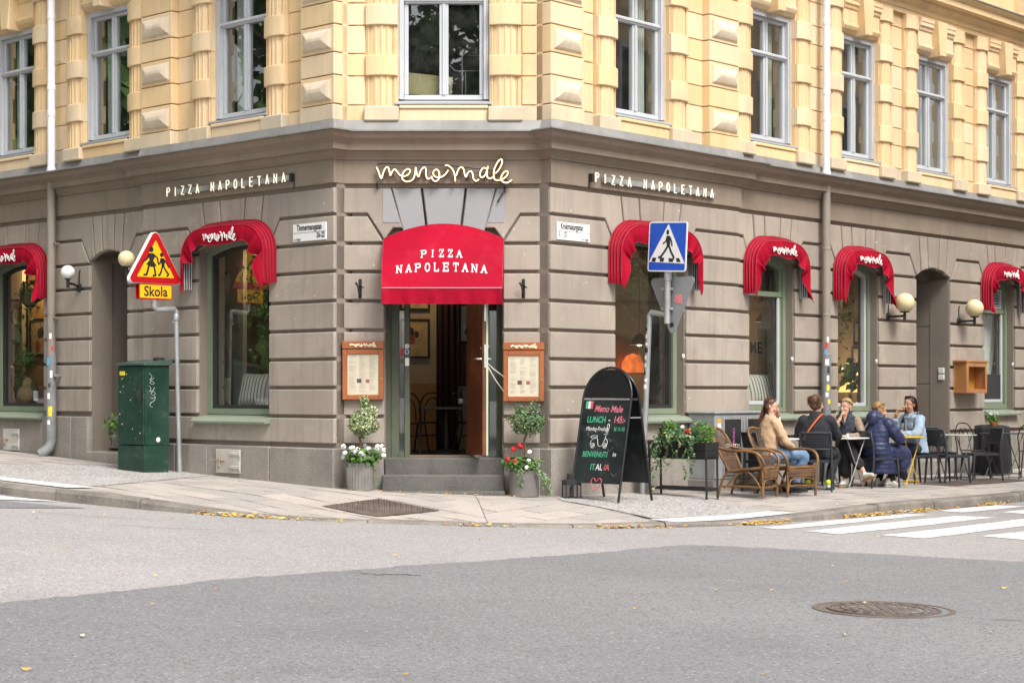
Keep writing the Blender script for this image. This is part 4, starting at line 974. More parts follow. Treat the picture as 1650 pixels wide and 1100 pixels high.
# menu cases
m_case = glass('case_glass', (1, 1, 1), 1.45, .8, 0, .01)
def menu_case(x, w, z0, z1, label, seed):
    t = thing('menu_case', label, 'menu case', (x, 0, z0)); h = z1 - z0; m_w = mat('menu_wood', (.33, .105, .035), .4, .12, 4, .1, 30, (.26, .08, .028), .6, coat=.2)
    fw = .055; hd = .085; rs = random.Random(seed)
    MB().box(-w / 2, w / 2, -.06, -.002, 0, h - hd - .006, .004).build('back_box', m_w, t)
    for a in ((-w / 2, -w / 2 + fw, 0, h - hd - .006), (w / 2 - fw, w / 2, 0, h - hd - .006)): MB().box(a[0], a[1], -.085, -.0605, a[2], a[3], .004).build('frame_bar', m_w, t)
    for a in ((0, fw), (h - hd - .006 - fw, h - hd - .006)): MB().box(-w / 2 + fw, w / 2 - fw, -.084, -.0605, a[0], a[1], .004).build('frame_bar', m_w, t)
    hb = MB().box(-w / 2 - .003, w / 2 + .003, -.092, -.002, h - hd, h, .004).build('header_board', m_w, t)
    script(.30, .0055, lambda a, z: (a, -.097, h - hd / 2 + z), 3, 5).build('lettering', mat('menu_letter', (.85, .74, .55), .5), hb, 180)
    MB().box(-w / 2 + fw, w / 2 - fw, -.066, -.0605, fw, h - hd - fw, 0).build('menu_sheet', mat('menu_paper', (.60, .545, .42), .8, .05, 3, 0, 10, (.55, .47, .33), .4), t)
    ln = MB(); iw = w - 2 * fw; z = h - hd - fw - .03
    while z > fw + .03:
        for c in (0, 1, 2):
            if rs.random() < .85: l = rs.uniform(.4, .9) * iw * .27; xx = -iw / 2 + .02 + c * iw * .32; ln.box(xx, xx + l, -.0675, -.0662, z, z + .0028)
        z -= .0125
    ln.build('menu_print', mat('print_grey', (.33, .29, .24), .8), t)
    MB().box(-.07, -.02, -.0678, -.0662, .19, .235).build('menu_picture', mat('print_dark', (.10, .05, .05)), t)
    MB().box(.03, .07, -.0678, -.0662, .19, .23).build('menu_picture', mat('print_red', (.35, .09, .10)), t)
    MB().add([(-w / 2 + fw, -.073, fw), (w / 2 - fw, -.073, fw), (w / 2 - fw, -.073, h - hd - fw), (-w / 2 + fw, -.073, h - hd - fw)], [(0, 1, 2, 3)]).build('glass_pane', m_case, t)
    MB().lathe([(.008, 0), (.008, .01), (.0, .011)], 10, M=Matrix.Translation((w / 2 - fw * .5, -.085, h * .36)) @ Matrix.Rotation(rad(90), 4, 'X')).build('lock', m_steel, t)
menu_case(-1.682, .465, 1.055, 1.715, 'reddish wooden menu case left of the door, above the white flowers', 1)
menu_case(.132, .46, 1.035, 1.70, 'reddish wooden menu case right of the door, above the red flowers', 2)
cordm = mat('cord_white', (.7, .69, .64), .8)
t = thing('white_cord', 'white cord tying the open door leaf to the right menu case', 'rope', (-.33, -.25, 1.5))
MB().tube([(-.02, -.02, .14), (.02, -.03, .0), (.12, .06, -.10), (.24, .17, -.19)], .006, 6).build('strand', cordm, t, 180); MB().tube([(-.01, -.02, .10), (.05, -.02, -.06), (.14, .08, -.22), (.24, .17, -.36)], .006, 6).build('strand', cordm, t, 180)
for x, lb in ((-1.72, 'left'), (.13, 'right')):
    t = thing('wall_hook', 'black iron wall hook above the %s menu case' % lb, 'hook', (x, 0, 2.2))
    MB().box(-.018, .018, -.012, 0, 0, .22, .004).build('back_plate', m_black, t)
    MB().tube([(0, -.012, .04), (0, -.05, .03), (-.01, -.075, .07), (-.02, -.08, .13), (-.045, -.085, .175)], [.012, .012, .012, .010, .014], 8).tube([(0, -.012, .16), (.02, -.04, .13), (.04, -.05, .12)], .009, 6).build('hook_arm', m_black, t, 60)
# downpipes
def pipe(side, s, lab_u, lab_l, zg, foot):
    y = -.11; r0 = rec(side, s); y = y + r0
    if True:
        t = thing('downpipe', lab_u, 'downpipe', W(side, s, y, 4.08), ROT[side]); m_wp = mat('pipe_white', (.74, .75, .77), .5, .05)
        MB().lathe([(.052, .02), (.052, 3.2)], 20).build('pipe', m_wp, t, 40)
        for z in (.75, 1.1, 2.05): MB().lathe([(.052, z), (.057, z + .004), (.057, z + .07), (.052, z + .075)], 20).build('joint_collar', m_wp, t, 40)
        MB().lathe([(.057, 0), (.061, .003), (.061, .06), (.052, .065)], 20).build('foot_collar', m_wp, t, 40)
        MB().tube([(0, 0, 1.5), (0, .2, 1.5)], .008, 6).build('bracket', m_steel, t)
    t = thing('downpipe', lab_l, 'downpipe', W(side, s - .0, y, zg), ROT[side]); zs = 1.62 - zg
    m_bp = mat('pipe_taupe', (.27, .232, .195), .6, .08, 3, .1, 30, streak=.2); m_ip = mat('pipe_iron_grey', (.19, .195, .20), .6, .25, 6, .25, 40, (.27, .275, .275), .6, streak=.4)
    MB().lathe([(.056, zs), (.056, 3.95 - zg)], 20).build('pipe', m_bp, t, 40)
    for z in (zs + .55, zs + 1.45): MB().lathe([(.056, z), (.060, z + .003), (.060, z + .03), (.056, z + .033)], 20).build('joint_collar', m_bp, t, 40)
    for z in (zs + .5, zs + 1.5): MB().box(-.005, .005, .05, .2, z, z + .03).box(.05, .09, -.01, .01, z, z + .02).build('bracket', m_bp, t)
    mb = MB()
    if foot: mb.tube([(0, 0, zs + .03), (0, 0, .22), (-.012, -.02, .14), (-.05, -.09, .07), (-.075, -.135, .04)], [.068, .068, .069, .070, .072], 20, caps=False).tube([(-.075, -.135, .04), (-.05, -.09, .07)], [.064, .062], 20, caps=False)
    else: mb.lathe([(.066, -.1), (.066, zs + .03), (.056, zs + .035)], 20)
    mb.build('iron_foot', m_ip, t, 50)
    MB().box(.06, .12, -.02, .02, zs - .28, zs - .24, .004).box(.06, .075, -.02, .20, zs - .28, zs - .24, .004).build('bracket', m_ip, t)
    rs = random.Random(int(abs(s) * 10)); cols = [(.75, .75, .73), (.55, .06, .08), (.10, .35, .55), (.78, .78, .76), (.05, .05, .05), (.75, .74, .70), (.70, .60, .05)]
    for k in range(9):
        z = zs + .25 - k * (.16 if foot else .11) + rs.uniform(-.02, .02); a0 = rad((-48 if side == 'L' else -132) + rs.uniform(-28, 28)); da = rs.uniform(.45, .8); hh = rs.uniform(.05, .10); rr = .0576 if z > zs + .02 else .0696 if foot else .0676
        if k == 8 and foot: z = .62; hh = .13; da = .7
        cc = cols[k % 7] if k < 8 else (.80, .62, .02)
        MB().lathe([(rr, z - hh / 2), (rr, z + hh / 2)], 6, a0=a0 - da / 2, a1=a0 + da / 2).build('sticker', mat('sticker_c%d' % (k % 7 if k < 8 else 9), cc, .6, .15, 30, 0), t, 60)
pipe('L', -5.69, 'white downpipe on the yellow storey, far left', 'grey-brown downpipe with stickers and open spout, far left', .26, True)
pipe('R', 5.72, 'white downpipe on the yellow storey, right side', 'grey-brown downpipe with stickers behind the blond woman', -.09, False)
# globe lamps
def globe(side, s, z, r, m, label, ms):
    t = thing('globe_lamp', label, 'wall lamp', W(side, ms, rec(side, s), z - .22), ROT[side], 'globe wall lamps'); y = -.24; dx = s - ms
    MB().ball((dx, y, .22), r, 24).build('globe', m, t, 180)
    MB().lathe([(r * .48, .22 - r * 1.0), (r * .48, .22 - r * .88), (r * .3, .22 - r * .86)], 20, (dx, y, 0)).build('gallery', m_black, t, 40)
    MB().tube([(dx, y, .22 - r), (dx, y, .22 - r - .11)], .022, 10).build('stem', m_black, t, 40)
    MB().tube([(0, -.02, .02 + .06 - r * .4), (dx * .4, y * .5, .22 - r - .055), (dx, y, .22 - r - .05)], .017, 8).build('arm', m_black, t, 60)
    MB().lathe([(.055, 0), (.055, .015), (.03, .03)], 16, M=Matrix.Translation((0, 0, .03)) @ Matrix.Rotation(rad(90), 4, 'X')).build('wall_rose', m_black, t, 40)
    MB().tube([(0, -.01, .08), (0, -.01, .22), (.02, -.01, .26)], .008, 6).build('cable', m_black, t, 60)
globe('L', -5.09, 2.71, .093, m_opal, 'small white globe lamp beside the far left downpipe', -5.18)
globe('L', -3.77, 2.82, .105, m_cream, 'cream globe lamp half hidden behind the school warning sign', -3.85)
globe('R', 7.61, 2.42, .14, m_cream, 'cream globe lamp left of the right doorway', 7.55)
globe('R', 9.72, 2.41, .137, m_cream, 'cream globe lamp right of the right doorway', 9.66)
# timber display box, switches
t = thing('wall_display_box', 'open-fronted varnished wooden box fixed right of the doorway', 'box', W('R', 9.84, .07, 1.12), ROT['R'])
m_wo = mat('box_wood', (.42, .20, .075), .5, .2, 5, .2, 30, (.32, .13, .045), .6, streak=.2); m_wl = mat('box_wood_inside', (.55, .25, .055), .5, .15, 5, .1, 30)
w_, h_, d_ = .66, .47, .2
MB().box(-w_ / 2, w_ / 2, -.02, -.002, 0, h_).build('back', m_wl, t)
for a, b in ((-w_ / 2, -w_ / 2 + .025), (w_ / 2 - .025, w_ / 2)): MB().box(a, b, -d_, -.021, 0, h_, .003).build('side', m_wo, t)
MB().box(-w_ / 2 + .025, w_ / 2 - .025, -d_, -.021, 0, .025, .003).build('bottom', m_wo, t); MB().box(-w_ / 2 - .03, w_ / 2 + .03, -d_ - .03, -.002, h_, h_ + .03, .004).build('top', m_wo, t)
for a in ((-w_ / 2, -w_ / 2 + .07, 0, h_), (w_ / 2 - .05, w_ / 2, 0, h_)): MB().box(a[0], a[1], -d_ - .02, -d_ - .001, a[2], a[3], .003).build('front_frame', m_wo, t)
for a in ((0, .06), (h_ - .07, h_)): MB().box(-w_ / 2 + .07, w_ / 2 - .05, -d_ - .019, -d_ - .001, a[0], a[1], .003).build('front_frame', m_wo, t)
t = thing('door_buzzer', 'two small white switch boxes in the right doorway', 'switch', W('R', 9.425, .22, 1.32), ROT['R'])
for z in (0, .1): MB().box(-.03, -.006, -.05, .05, z, z + .085, .006).build('switch_box', m_opal, t)
# plinth hatches
def hatch(s0, s1, z0, z1, label):
    y = -.034 + rec('L', s0)
    t = thing('plinth_hatch', label, 'hatch', W('L', (s0 + s1) / 2, y, z0), ROT['L']); w = s1 - s0; h = z1 - z0; m_h = mat('hatch_paint', (.50, .475, .43), .6, .12, 4, .2, 40, (.30, .22, .15), .4)
    MB().box(-w / 2, w / 2, -.02, .01, 0, h, .004).build('plate', m_h, t)
    for z in (h * .18, h * .75): MB().box(w * .1, w * .55, -.032, -.02, z, z + .04, .006).tube([(w * .55, -.03, z - .01), (w * .55, -.03, z + .05)], .012, 8).build('hinge', m_h, t)
    MB().box(-w * .6, -w * .1, -.035, -.02, h * .5, h * .55, .005).box(-w * .38, -w * .3, -.04, -.02, h * .25, h * .62, .005).build('latch', mat('hatch_rust', (.33, .24, .16), .7, .3, 8), t)
hatch(-2.09, -1.64, .17, .455, 'pale metal hatch with hinges in the plinth below the cushion window'); hatch(-7.0, -6.6, .33, .63, 'pale metal hatch in the plinth at the left picture edge')
# blind cords
for (side, i), z1 in ((('R', 0), 2.7), (('R', 1), 2.7), (('R', 2), 2.7), (('R', 4), 2.6)):
    a, b, k = GF[side]['opens'][i]; r = rec(side, b)
    bpart('blind_cord', MB().tube([(b - .005, .10 + r, z1), (b - .002, .06 + r, 1.62)], .006, 5).ball((b - .004, .055 + r, 1.58), .022, 8, sz=1.6).tube([(b - .004, .05 + r, 1.56), (b - .004, .06 + r, 1.44)], .004, 5), cordm, side, win[side, i])
# ------------------------------------------------------------ street furniture
def at(X, Y): return (X, Y, pave(X, Y))
def RP(u, d): p = PD + uR * u + nR * d; return at(p.x, p.y)
def LP(u, d): p = PA + uL * u + nL * d; return at(p.x, p.y)
m_leafs = [mat('leaf_green_%d' % i, c, .55, .15, 20, 0, 10, trans=0, spec=.3) for i, c in enumerate([(.05, .12, .025), (.09, .19, .04), (.13, .26, .05), (.035, .085, .02)])]
m_var = [mat('leaf_variegated_%d' % i, c, .55, .12, 20, 0) for i, c in enumerate([(.10, .17, .05), (.50, .52, .30), (.22, .30, .12), (.62, .62, .42)])]
m_ivy = [mat('leaf_ivy_%d' % i, c, .5, .12, 20, 0) for i, c in enumerate([(.045, .12, .05), (.09, .18, .07), (.35, .40, .22), (.20, .28, .06)])]
m_soil = mat('soil', (.05, .035, .025), .95)
def leaves(pts, size, seed, nm=4, asp=.6, out=None, up=.2):
    """leaf-sized bent faces, one at each (point, normal)"""
    rs = random.Random(seed); mb = MB()
    for p, nrm in pts:
        n = (Vector(nrm).normalized() + Vector((rs.gauss(0, .5), rs.gauss(0, .5), rs.gauss(up, .5)))).normalized(); a = n.orthogonal().normalized()
        a = (Matrix.Rotation(rs.uniform(0, 6.28), 3, n) @ a); b = n.cross(a); s = size * rs.uniform(.6, 1.25); p = Vector(p); w = s * asp
        mb.cur = rs.choices(range(nm), [4, 3, 2, 1][:nm])[0]
        mb.add([p - a * s * .5, p + b * w * .5 - n * s * .06, p + a * s * .5 - n * s * .16, p - b * w * .5 - n * s * .06], [(0, 1, 2, 3)])
    return mb
def shell(c, rx, ry, rz, n, seed, inner=.55, bumps=.18):
    rs = random.Random(seed); out = []
    for k in range(n):
        while True:
            d = Vector((rs.gauss(0, 1), rs.gauss(0, 1), rs.gauss(0, 1)))
            if d.length > .01: break
        d.normalize(); b = 1 + bumps * (math.sin(d.x * 5 + seed) * math.cos(d.y * 4 + seed * 2) + .5 * math.sin(d.z * 7 + seed))
        r = (inner + (1 - inner) * rs.random() ** .5) * b; out.append(((c[0] + d.x * rx * r, c[1] + d.y * ry * r, c[2] + d.z * rz * r), d))
    return out
def flower_head(mb, c, r, rs, n=9):
    for k in range(n):
        d = Vector((rs.gauss(0, 1), rs.gauss(0, 1), rs.gauss(.3, 1))).normalized(); p = Vector(c) + d * r * .6; a = d.orthogonal().normalized(); b = d.cross(a); s = r * .6
        mb.add([p - a * s, p - b * s, p + a * s, p + b * s, p + d * s * .4], [(0, 1, 4), (1, 2, 4), (2, 3, 4), (3, 0, 4)])
m_fw = mat('petal_white', (.85, .85, .82), .6, .04, 10, 0); m_fr = mat('petal_red', (.60, .012, .015), .5, .1, 10, 0)
# potted topiaries
def pot_plant(loc, label, kind):
    t = thing('potted_plant', label, 'potted plant', loc); rs = random.Random(kind + 5); h = .31
    if kind == 0:      # ribbed zinc tub with variegated euonymus and white geraniums
        n = 84; pr = [(.134, 0), (.138, .008), (.150, h - .012), (.155, h), (.147, h), (.135, h - .06)]; mb = MB()
        for i, (r, z) in enumerate(pr):
            for k in range(n): a = 2 * math.pi * k / n; rr = r + (.0055 * math.cos(k * math.pi * 2 / 3) if 0 < i < 4 else 0); mb.v.append(Vector((rr * math.cos(a), rr * math.sin(a), z)))
        for i in range(len(pr) - 1):
            for k in range(n): mb.f.append((i * n + k, i * n + (k + 1) % n, (i + 1) * n + (k + 1) % n, (i + 1) * n + k)); mb.mi.append(0)
        mb.build('tub', mat('zinc_tub', (.36, .35, .33), .55, .2, 6, .2, 40, (.22, .21, .20), .7, metal=.45, streak=.4), t, 40)
        MB().tube([(0, 0, h - .05), (.01, 0, .5), (-.005, .01, .62), (.02, 0, .74)], [.014, .012, .012, .010], 8).build('stem', mat('stem_brown', (.16, .09, .05), .8), t, 60)
        pts = shell((.03, 0, .74), .165, .155, .155, 2200, 3) + shell((.10, 0, .87), .10, .09, .10, 500, 5) + shell((.05, 0, .99), .055, .05, .08, 240, 6)
        tag(leaves(pts, .030, 1, 4, .65).build('foliage', m_var, t), kind='stuff')
        pts = shell((.02, -.02, h + .06), .23, .2, .10, 420, 8, .3)
        tag(leaves(pts, .055, 2, 3, .9, up=.7).build('geranium_leaves', m_leafs[:3], t), kind='stuff')
        for k in range(28):
            a = rs.uniform(-3.0, .1) if k < 19 else rs.uniform(0, 3.1); r = rs.uniform(.10, .26); c = (r * math.cos(a) + .01, r * math.sin(a) * .8, h + rs.uniform(.05, .19))
            if k == 0: c = (.27, -.1, h + .08)
            if k == 1: c = (.05, -.02, h + .30)
            fl = MB(); flower_head(fl, c, .036, rs, 14); fl.build('flower_head', m_fw, t)
        tr = [((.12 + .03 * rs.random() + k * .004, -.08 + .04 * rs.random(), h - k * .012), (0, -1, 0)) for k in range(22)]
        tag(leaves(tr, .03, 4, 2).build('trailing_stems', m_ivy[:2], t), kind='stuff')
    else:
        MB().lathe([(.155, 0), (.165, .006), (.163, .29), (.155, .295), (.14, .29), (.14, .24)], 40).build('pot', mat('pot_concrete', (.17, .155, .14), .8, .15, 5, .2, 40, (.12, .11, .10), .6, streak=.3), t, 40)
        MB().tube([(.0, 0, .24), (.015, 0, .5), (.0, 0, .62), (.03, 0, .72)], [.016, .012, .012, .010], 8).build('stem', mat('stem_brown', (.16, .09, .05), .8), t, 60)
        pts = shell((.04, 0, .84), .205, .19, .155, 2800, 13, .40) + shell((.10, 0, .99), .05, .04, .09, 90, 15) + shell((-.06, 0, .98), .05, .04, .08, 70, 16) + shell((.17, 0, 1.0), .02, .02, .13, 40, 17)
        mm = [mat('leaf_box_%d' % i, c, .55, .12, 20, 0) for i, c in enumerate([(.045, .10, .04), (.10, .17, .075), (.19, .25, .10), (.26, .32, .15)])]
        tag(leaves(pts, .030, 5, 4, .6).build('foliage', mm, t), kind='stuff')
        pts = shell((-.02, -.02, .36), .22, .18, .10, 380, 18, .3)
        tag(leaves(pts, .05, 6, 3, .9, up=.6).build('geranium_leaves', m_leafs[:3], t), kind='stuff')
        fr = MB(); fw = MB(); st = MB()
        for c in ((-.18, -.10, .42), (-.10, -.14, .395), (-.12, -.05, .53), (-.055, -.06, .57), (-.04, -.07, .555)): fr = MB(); flower_head(fr, c, .036, rs, 16); fr.build('red_flower', m_fr, t); st.tube([c, (c[0] * .6, c[1] * .6, .3)], .003, 4)
        for c in ((.06, -.10, .50), (.05, -.13, .40), (.03, -.16, .33), (.07, -.10, .36)): fw = MB(); flower_head(fw, c, .034, rs, 14); fw.build('white_flower', m_fw, t); st.tube([c, (c[0] * .6, c[1] * .6, .3)], .003, 4)
        tag(st.build('flower_stalks', m_leafs[1], t), kind='stuff')
        tr = []
        for s_ in range(12):
            x, y = rs.uniform(.08, .17), rs.uniform(-.14, .04); L = rs.uniform(.18, .38)
            for k in range(int(L / .012)): q = k * .012; tr.append(((x + min(q * .8, .12) + rs.gauss(0, .012), y - .02 + rs.gauss(0, .012), max(.02, .32 - q * .95)), (.6, -.8, .2)))
        for s_ in range(5):
            x = rs.uniform(-.15, .0); L = rs.uniform(.1, .25)
            for k in range(int(L / .014)): tr.append(((x + rs.gauss(0, .008), -.165 + rs.gauss(0, .006), .31 - k * .014), (0, -1, .1)))
        tag(leaves(tr, .026, 7, 4).build('trailing_ivy', m_ivy, t), kind='stuff')
    MB().lathe([(.135, h - .05), (.0, h - .045)], 20).build('soil', m_soil, t)
pot_plant(at(-1.70, -.27), 'ribbed zinc tub with variegated topiary and white geraniums left of the steps', 0)
pot_plant(at(.135, -.30), 'grey pot with clipped topiary, red geraniums and ivy right of the steps', 1)
# fallen leaves in the gutter and on the road
def fallen():
    rs = random.Random(21); mb = MB(); path = kc
    def leaf(x, y, z, s):
        a = rs.uniform(0, 6.28); tl = rs.uniform(-.5, .5); c, sn = math.cos(a), math.sin(a); cu = rs.uniform(.1, .5) * s
        q = [(-s, 0, cu), (0, -s * .45, 0), (s, 0, cu), (0, s * .45, tl * s * .3)]; mb.cur = rs.choices(range(4), [5, 3, 2, 1])[0]
        mb.add([(x + p[0] * c - p[1] * sn, y + p[0] * sn + p[1] * c, z + p[2] + .006) for p in q], [(0, 1, 2, 3)])
    clump = [(rs.uniform(0, L_[-1]), rs.uniform(.08, .4)) for _ in range(38)]
    for k in range(2600):
        c, w = rs.choice(clump); d = min(max(0, rs.gauss(c, w)), L_[-1]); p = along(path, d); q = along(kin, d); e = (p - q).normalized(); o = abs(rs.gauss(0, .055))
        x, y = p.x + e.x * o, p.y + e.y * o
        if -1.2 < x < 2.4 and rs.random() < .62: continue
        leaf(x, y, road(x) + rs.uniform(0, .025) * (1 if o < .06 else .2), rs.uniform(.018, .036))
    for k in range(110): x, y = rs.uniform(-7, 7), rs.uniform(-12.5, -2.8); leaf(x, y, road(x) + .006, rs.uniform(.014, .03))
    for k in range(60):
        x, y = rs.uniform(-5, 7), rs.uniform(-2.6, 4.5)
        if .05 < wall_dist(x, y) < 2.4: leaf(x, y, pave(x, y) + .004, rs.uniform(.014, .028))
    for k in range(40): x = rs.uniform(-2.0, .6); leaf(x, rs.uniform(-.5, -.38), pave(x, -.45) + .006, rs.uniform(.014, .024))
    tag(mb.build('fallen_leaves', [mat('dead_leaf_0', (.55, .33, .07), .7, .2, 30, 0), mat('dead_leaf_1', (.62, .47, .12), .7, .2, 30, 0), mat('dead_leaf_2', (.38, .18, .05), .7, .2, 30, 0), mat('dead_leaf_3', (.62, .55, .40), .7, .2, 30, 0)]), 'yellow and brown fallen leaves gathered in the gutter and on the road', 'fallen leaves', kind='stuff')
fallen()
# rounded polygon helper for sign plates (x-z plane)
def rounded(poly, r, n=6):
    out = []; m = len(poly)
    for i in range(m):
        a, b, c = Vector(poly[i - 1]), Vector(poly[i]), Vector(poly[(i + 1) % m]); e1 = (a - b).normalized(); e2 = (c - b).normalized(); ang = e1.angle(e2); d = r / math.tan(ang / 2)
        p, q = b + e1 * d, b + e2 * d; ctr = b + (e1 + e2).normalized() * (r / math.sin(ang / 2))
        a0 = math.atan2(p.y - ctr.y, p.x - ctr.x); a1 = math.atan2(q.y - ctr.y, q.x - ctr.x); da = (a1 - a0 + math.pi) % (2 * math.pi) - math.pi
        out += [(ctr.x + r * math.cos(a0 + da * k / n), ctr.y + r * math.sin(a0 + da * k / n)) for k in range(n + 1)]
    return out
m_sred = mat('sign_red', (.40, .006, .010), .35, .04, 2, 0); m_syel = mat('sign_yellow', (.80, .43, .010), .35, .03, 2, 0); m_sblk = mat('sign_black', (.018, .018, .018), .4, .05, 2, 0)
m_sblu = mat('sign_blue', (.012, .085, .50), .35, .04, 2, 0); m_swht = mat('sign_white', (.80, .80, .80), .35, .03, 2, 0); m_sgry = mat('sign_back_grey', (.25, .26, .265), .5, .06, 2, 0)
def flat(mb, poly, y, th=.0012): mb.prism(poly, y - th, y)
def limbs(mb, segs, y):
    for pts, w in segs:
        for (x0, z0), (x1, z1) in zip(pts, pts[1:]):
            e = Vector((x1 - x0, z1 - z0)); L = e.length; e.normalize(); q = Vector((-e.y, e.x)) * w / 2; ex = e * w * .25
            flat(mb, [(x0 - ex.x + q.x, z0 - ex.y + q.y), (x0 - ex.x - q.x, z0 - ex.y - q.y), (x1 + ex.x - q.x, z1 + ex.y - q.y), (x1 + ex.x + q.x, z1 + ex.y + q.y)], y)
def disc(mb, c, rx, rz, y, n=14): flat(mb, [(c[0] + rx * math.cos(2 * math.pi * k / n), c[1] + rz * math.sin(2 * math.pi * k / n)) for k in range(n)], y)
def children_plate(t, z0, S, both=True):
    """triangular warning plate, base at z0; figures drawn as flat shapes"""
    H = S * .866; tri = [(-S / 2, z0), (S / 2, z0), (0, z0 + H)]
    for back in ((0, 1) if both else (0,)):
        M_ = Matrix.Rotation(math.pi * back, 4, 'Z') @ Matrix.Translation((0, -.04, 0))
        p = MB(M_); p.prism(rounded(tri, .05), 0, .008); pl = p.build('warning_plate', m_sred, t)
        p = MB(M_); p.prism(rounded([(-S / 2 - .012, z0 - .007), (S / 2 + .012, z0 - .007), (0, z0 + H + .014)], .055), .009, .018); p.build('plate_back', m_swht, pl)
        c = (0, z0 + H / 3); k = .68; p = MB(M_); flat(p, rounded([(c[0] + (x - c[0]) * k, c[1] + (z - c[1]) * k) for x, z in tri], .006), -.0005); p.build('yellow_field', m_syel, pl)
        f = MB(M_); U = lambda x, y: ((x - 405) / 716 * S, z0 + (822 - y) / 745 * H); y = -.002
        disc(f, U(346, 365), .032 * S / .78, .036 * S / .78, y); flat(f, [U(318, 415), U(375, 415), U(395, 460), U(372, 520), U(418, 585), U(350, 605), U(278, 570), U(325, 510), U(305, 460)], y)
        limbs(f, [([U(315, 430), U(295, 490), U(240, 540)], .022), ([U(370, 425), U(425, 480), U(440, 555)], .020), ([U(315, 590), U(300, 660), U(285, 710), U(250, 715)], .026), ([U(380, 590), U(395, 660), U(402, 715), U(370, 722)], .024)], y)
        disc(f, U(482, 432), .026 * S / .78, .028 * S / .78, y); flat(f, [U(465, 475), U(505, 475), U(525, 520), U(515, 600), U(485, 605), U(475, 540)], y)
        limbs(f, [([U(470, 490), U(465, 540), U(440, 565)], .018), ([U(505, 485), U(545, 540), U(575, 600)], .018), ([U(490, 595), U(475, 660), U(455, 710), U(438, 710)], .022), ([U(510, 595), U(545, 660), U(572, 695), U(550, 722)], .022)], y)
        f.build('children_pictogram', m_sblk, pl)
def skola():
    b = LP(2.68, .17); t = thing('school_warning_sign', 'red and yellow school children warning triangle on a bent pole', 'traffic sign', b, 42); z = b[2]
    # sign assembly is offset to the left of the pole by the elbow
    ox = -.30; e = .03
    px_ = [(.0, .0, 0), (-.012, 0, 1.0), (-.03, 0, 1.93)]
    MB().tube([(0.02, 0, -.05), (-.01, 0, 1.0), (-.03, 0, 1.94)], .030, 14).build('pole', m_steel, t, 60)
    MB().tube([(-.03, 0, 1.86), (-.03, 0, 1.97), (-.06, 0, 2.0), (ox - .0, 0, 1.98), (ox - .04, 0, 2.01), (ox - .04, 0, 2.8)], .032, 14).build('elbow', m_steel, t, 60)
    MB().lathe([(.038, 1.86), (.040, 1.87), (.040, 1.93), (.034, 1.94)], 14, (-.03, 0, 0)).box(-.09, -.055, -.012, .012, 1.83, 1.85).build('clamp', m_steel, t, 40)
    s = link('sign_head', None, t); COL.objects.unlink(s); bpy.data.objects.remove(s)
    g = MB; S = .76; z0 = 2.30
    T2 = Matrix.Translation((ox - .04, 0, 0))
    n0 = len(t.children)
    before = set(bpy.data.objects); children_plate(t, z0, S)
    for o in set(bpy.data.objects) - before:
        if o.parent is t: o.location = (ox - .04, 0, 0)
    for back in (0, 1):
        M_ = T2 @ Matrix.Rotation(math.pi * back, 4, 'Z') @ Matrix.Translation((0, -.04, 0)); w, h, zb = .46, .185, 2.105
        pl = MB(M_); pl.prism(rounded([(-w / 2, zb), (w / 2, zb), (w / 2, zb + h), (-w / 2, zb + h)], .018), 0, .008); pl = pl.build('lower_plate', m_sred, t)
        p = MB(M_); flat(p, rounded([(-w / 2 + .013, zb + .013), (w / 2 - .013, zb + .013), (w / 2 - .013, zb + h - .013), (-w / 2 + .013, zb + h - .013)], .012), -.0005); p.build('yellow_field', m_syel, pl)
        x = text_mb('Skola', .17, .001, 'CENTER', 0, 1.02, .88, .004); x.M = M_ @ Matrix.Translation((0, -.002, zb + .038)); x.build('lettering', m_sblk, pl)
skola()
def edge_sign():
    b = LP(7.85, 1.2); t = thing('warning_sign', 'red corner of a warning sign entering at the left picture edge', 'traffic sign', b, 30)
    MB().tube([(0, 0, -.05), (0, 0, 3.1)], .03, 12).build('pole', m_steel, t, 60)
    children_plate(t, 2.16, .80, False)
edge_sign()
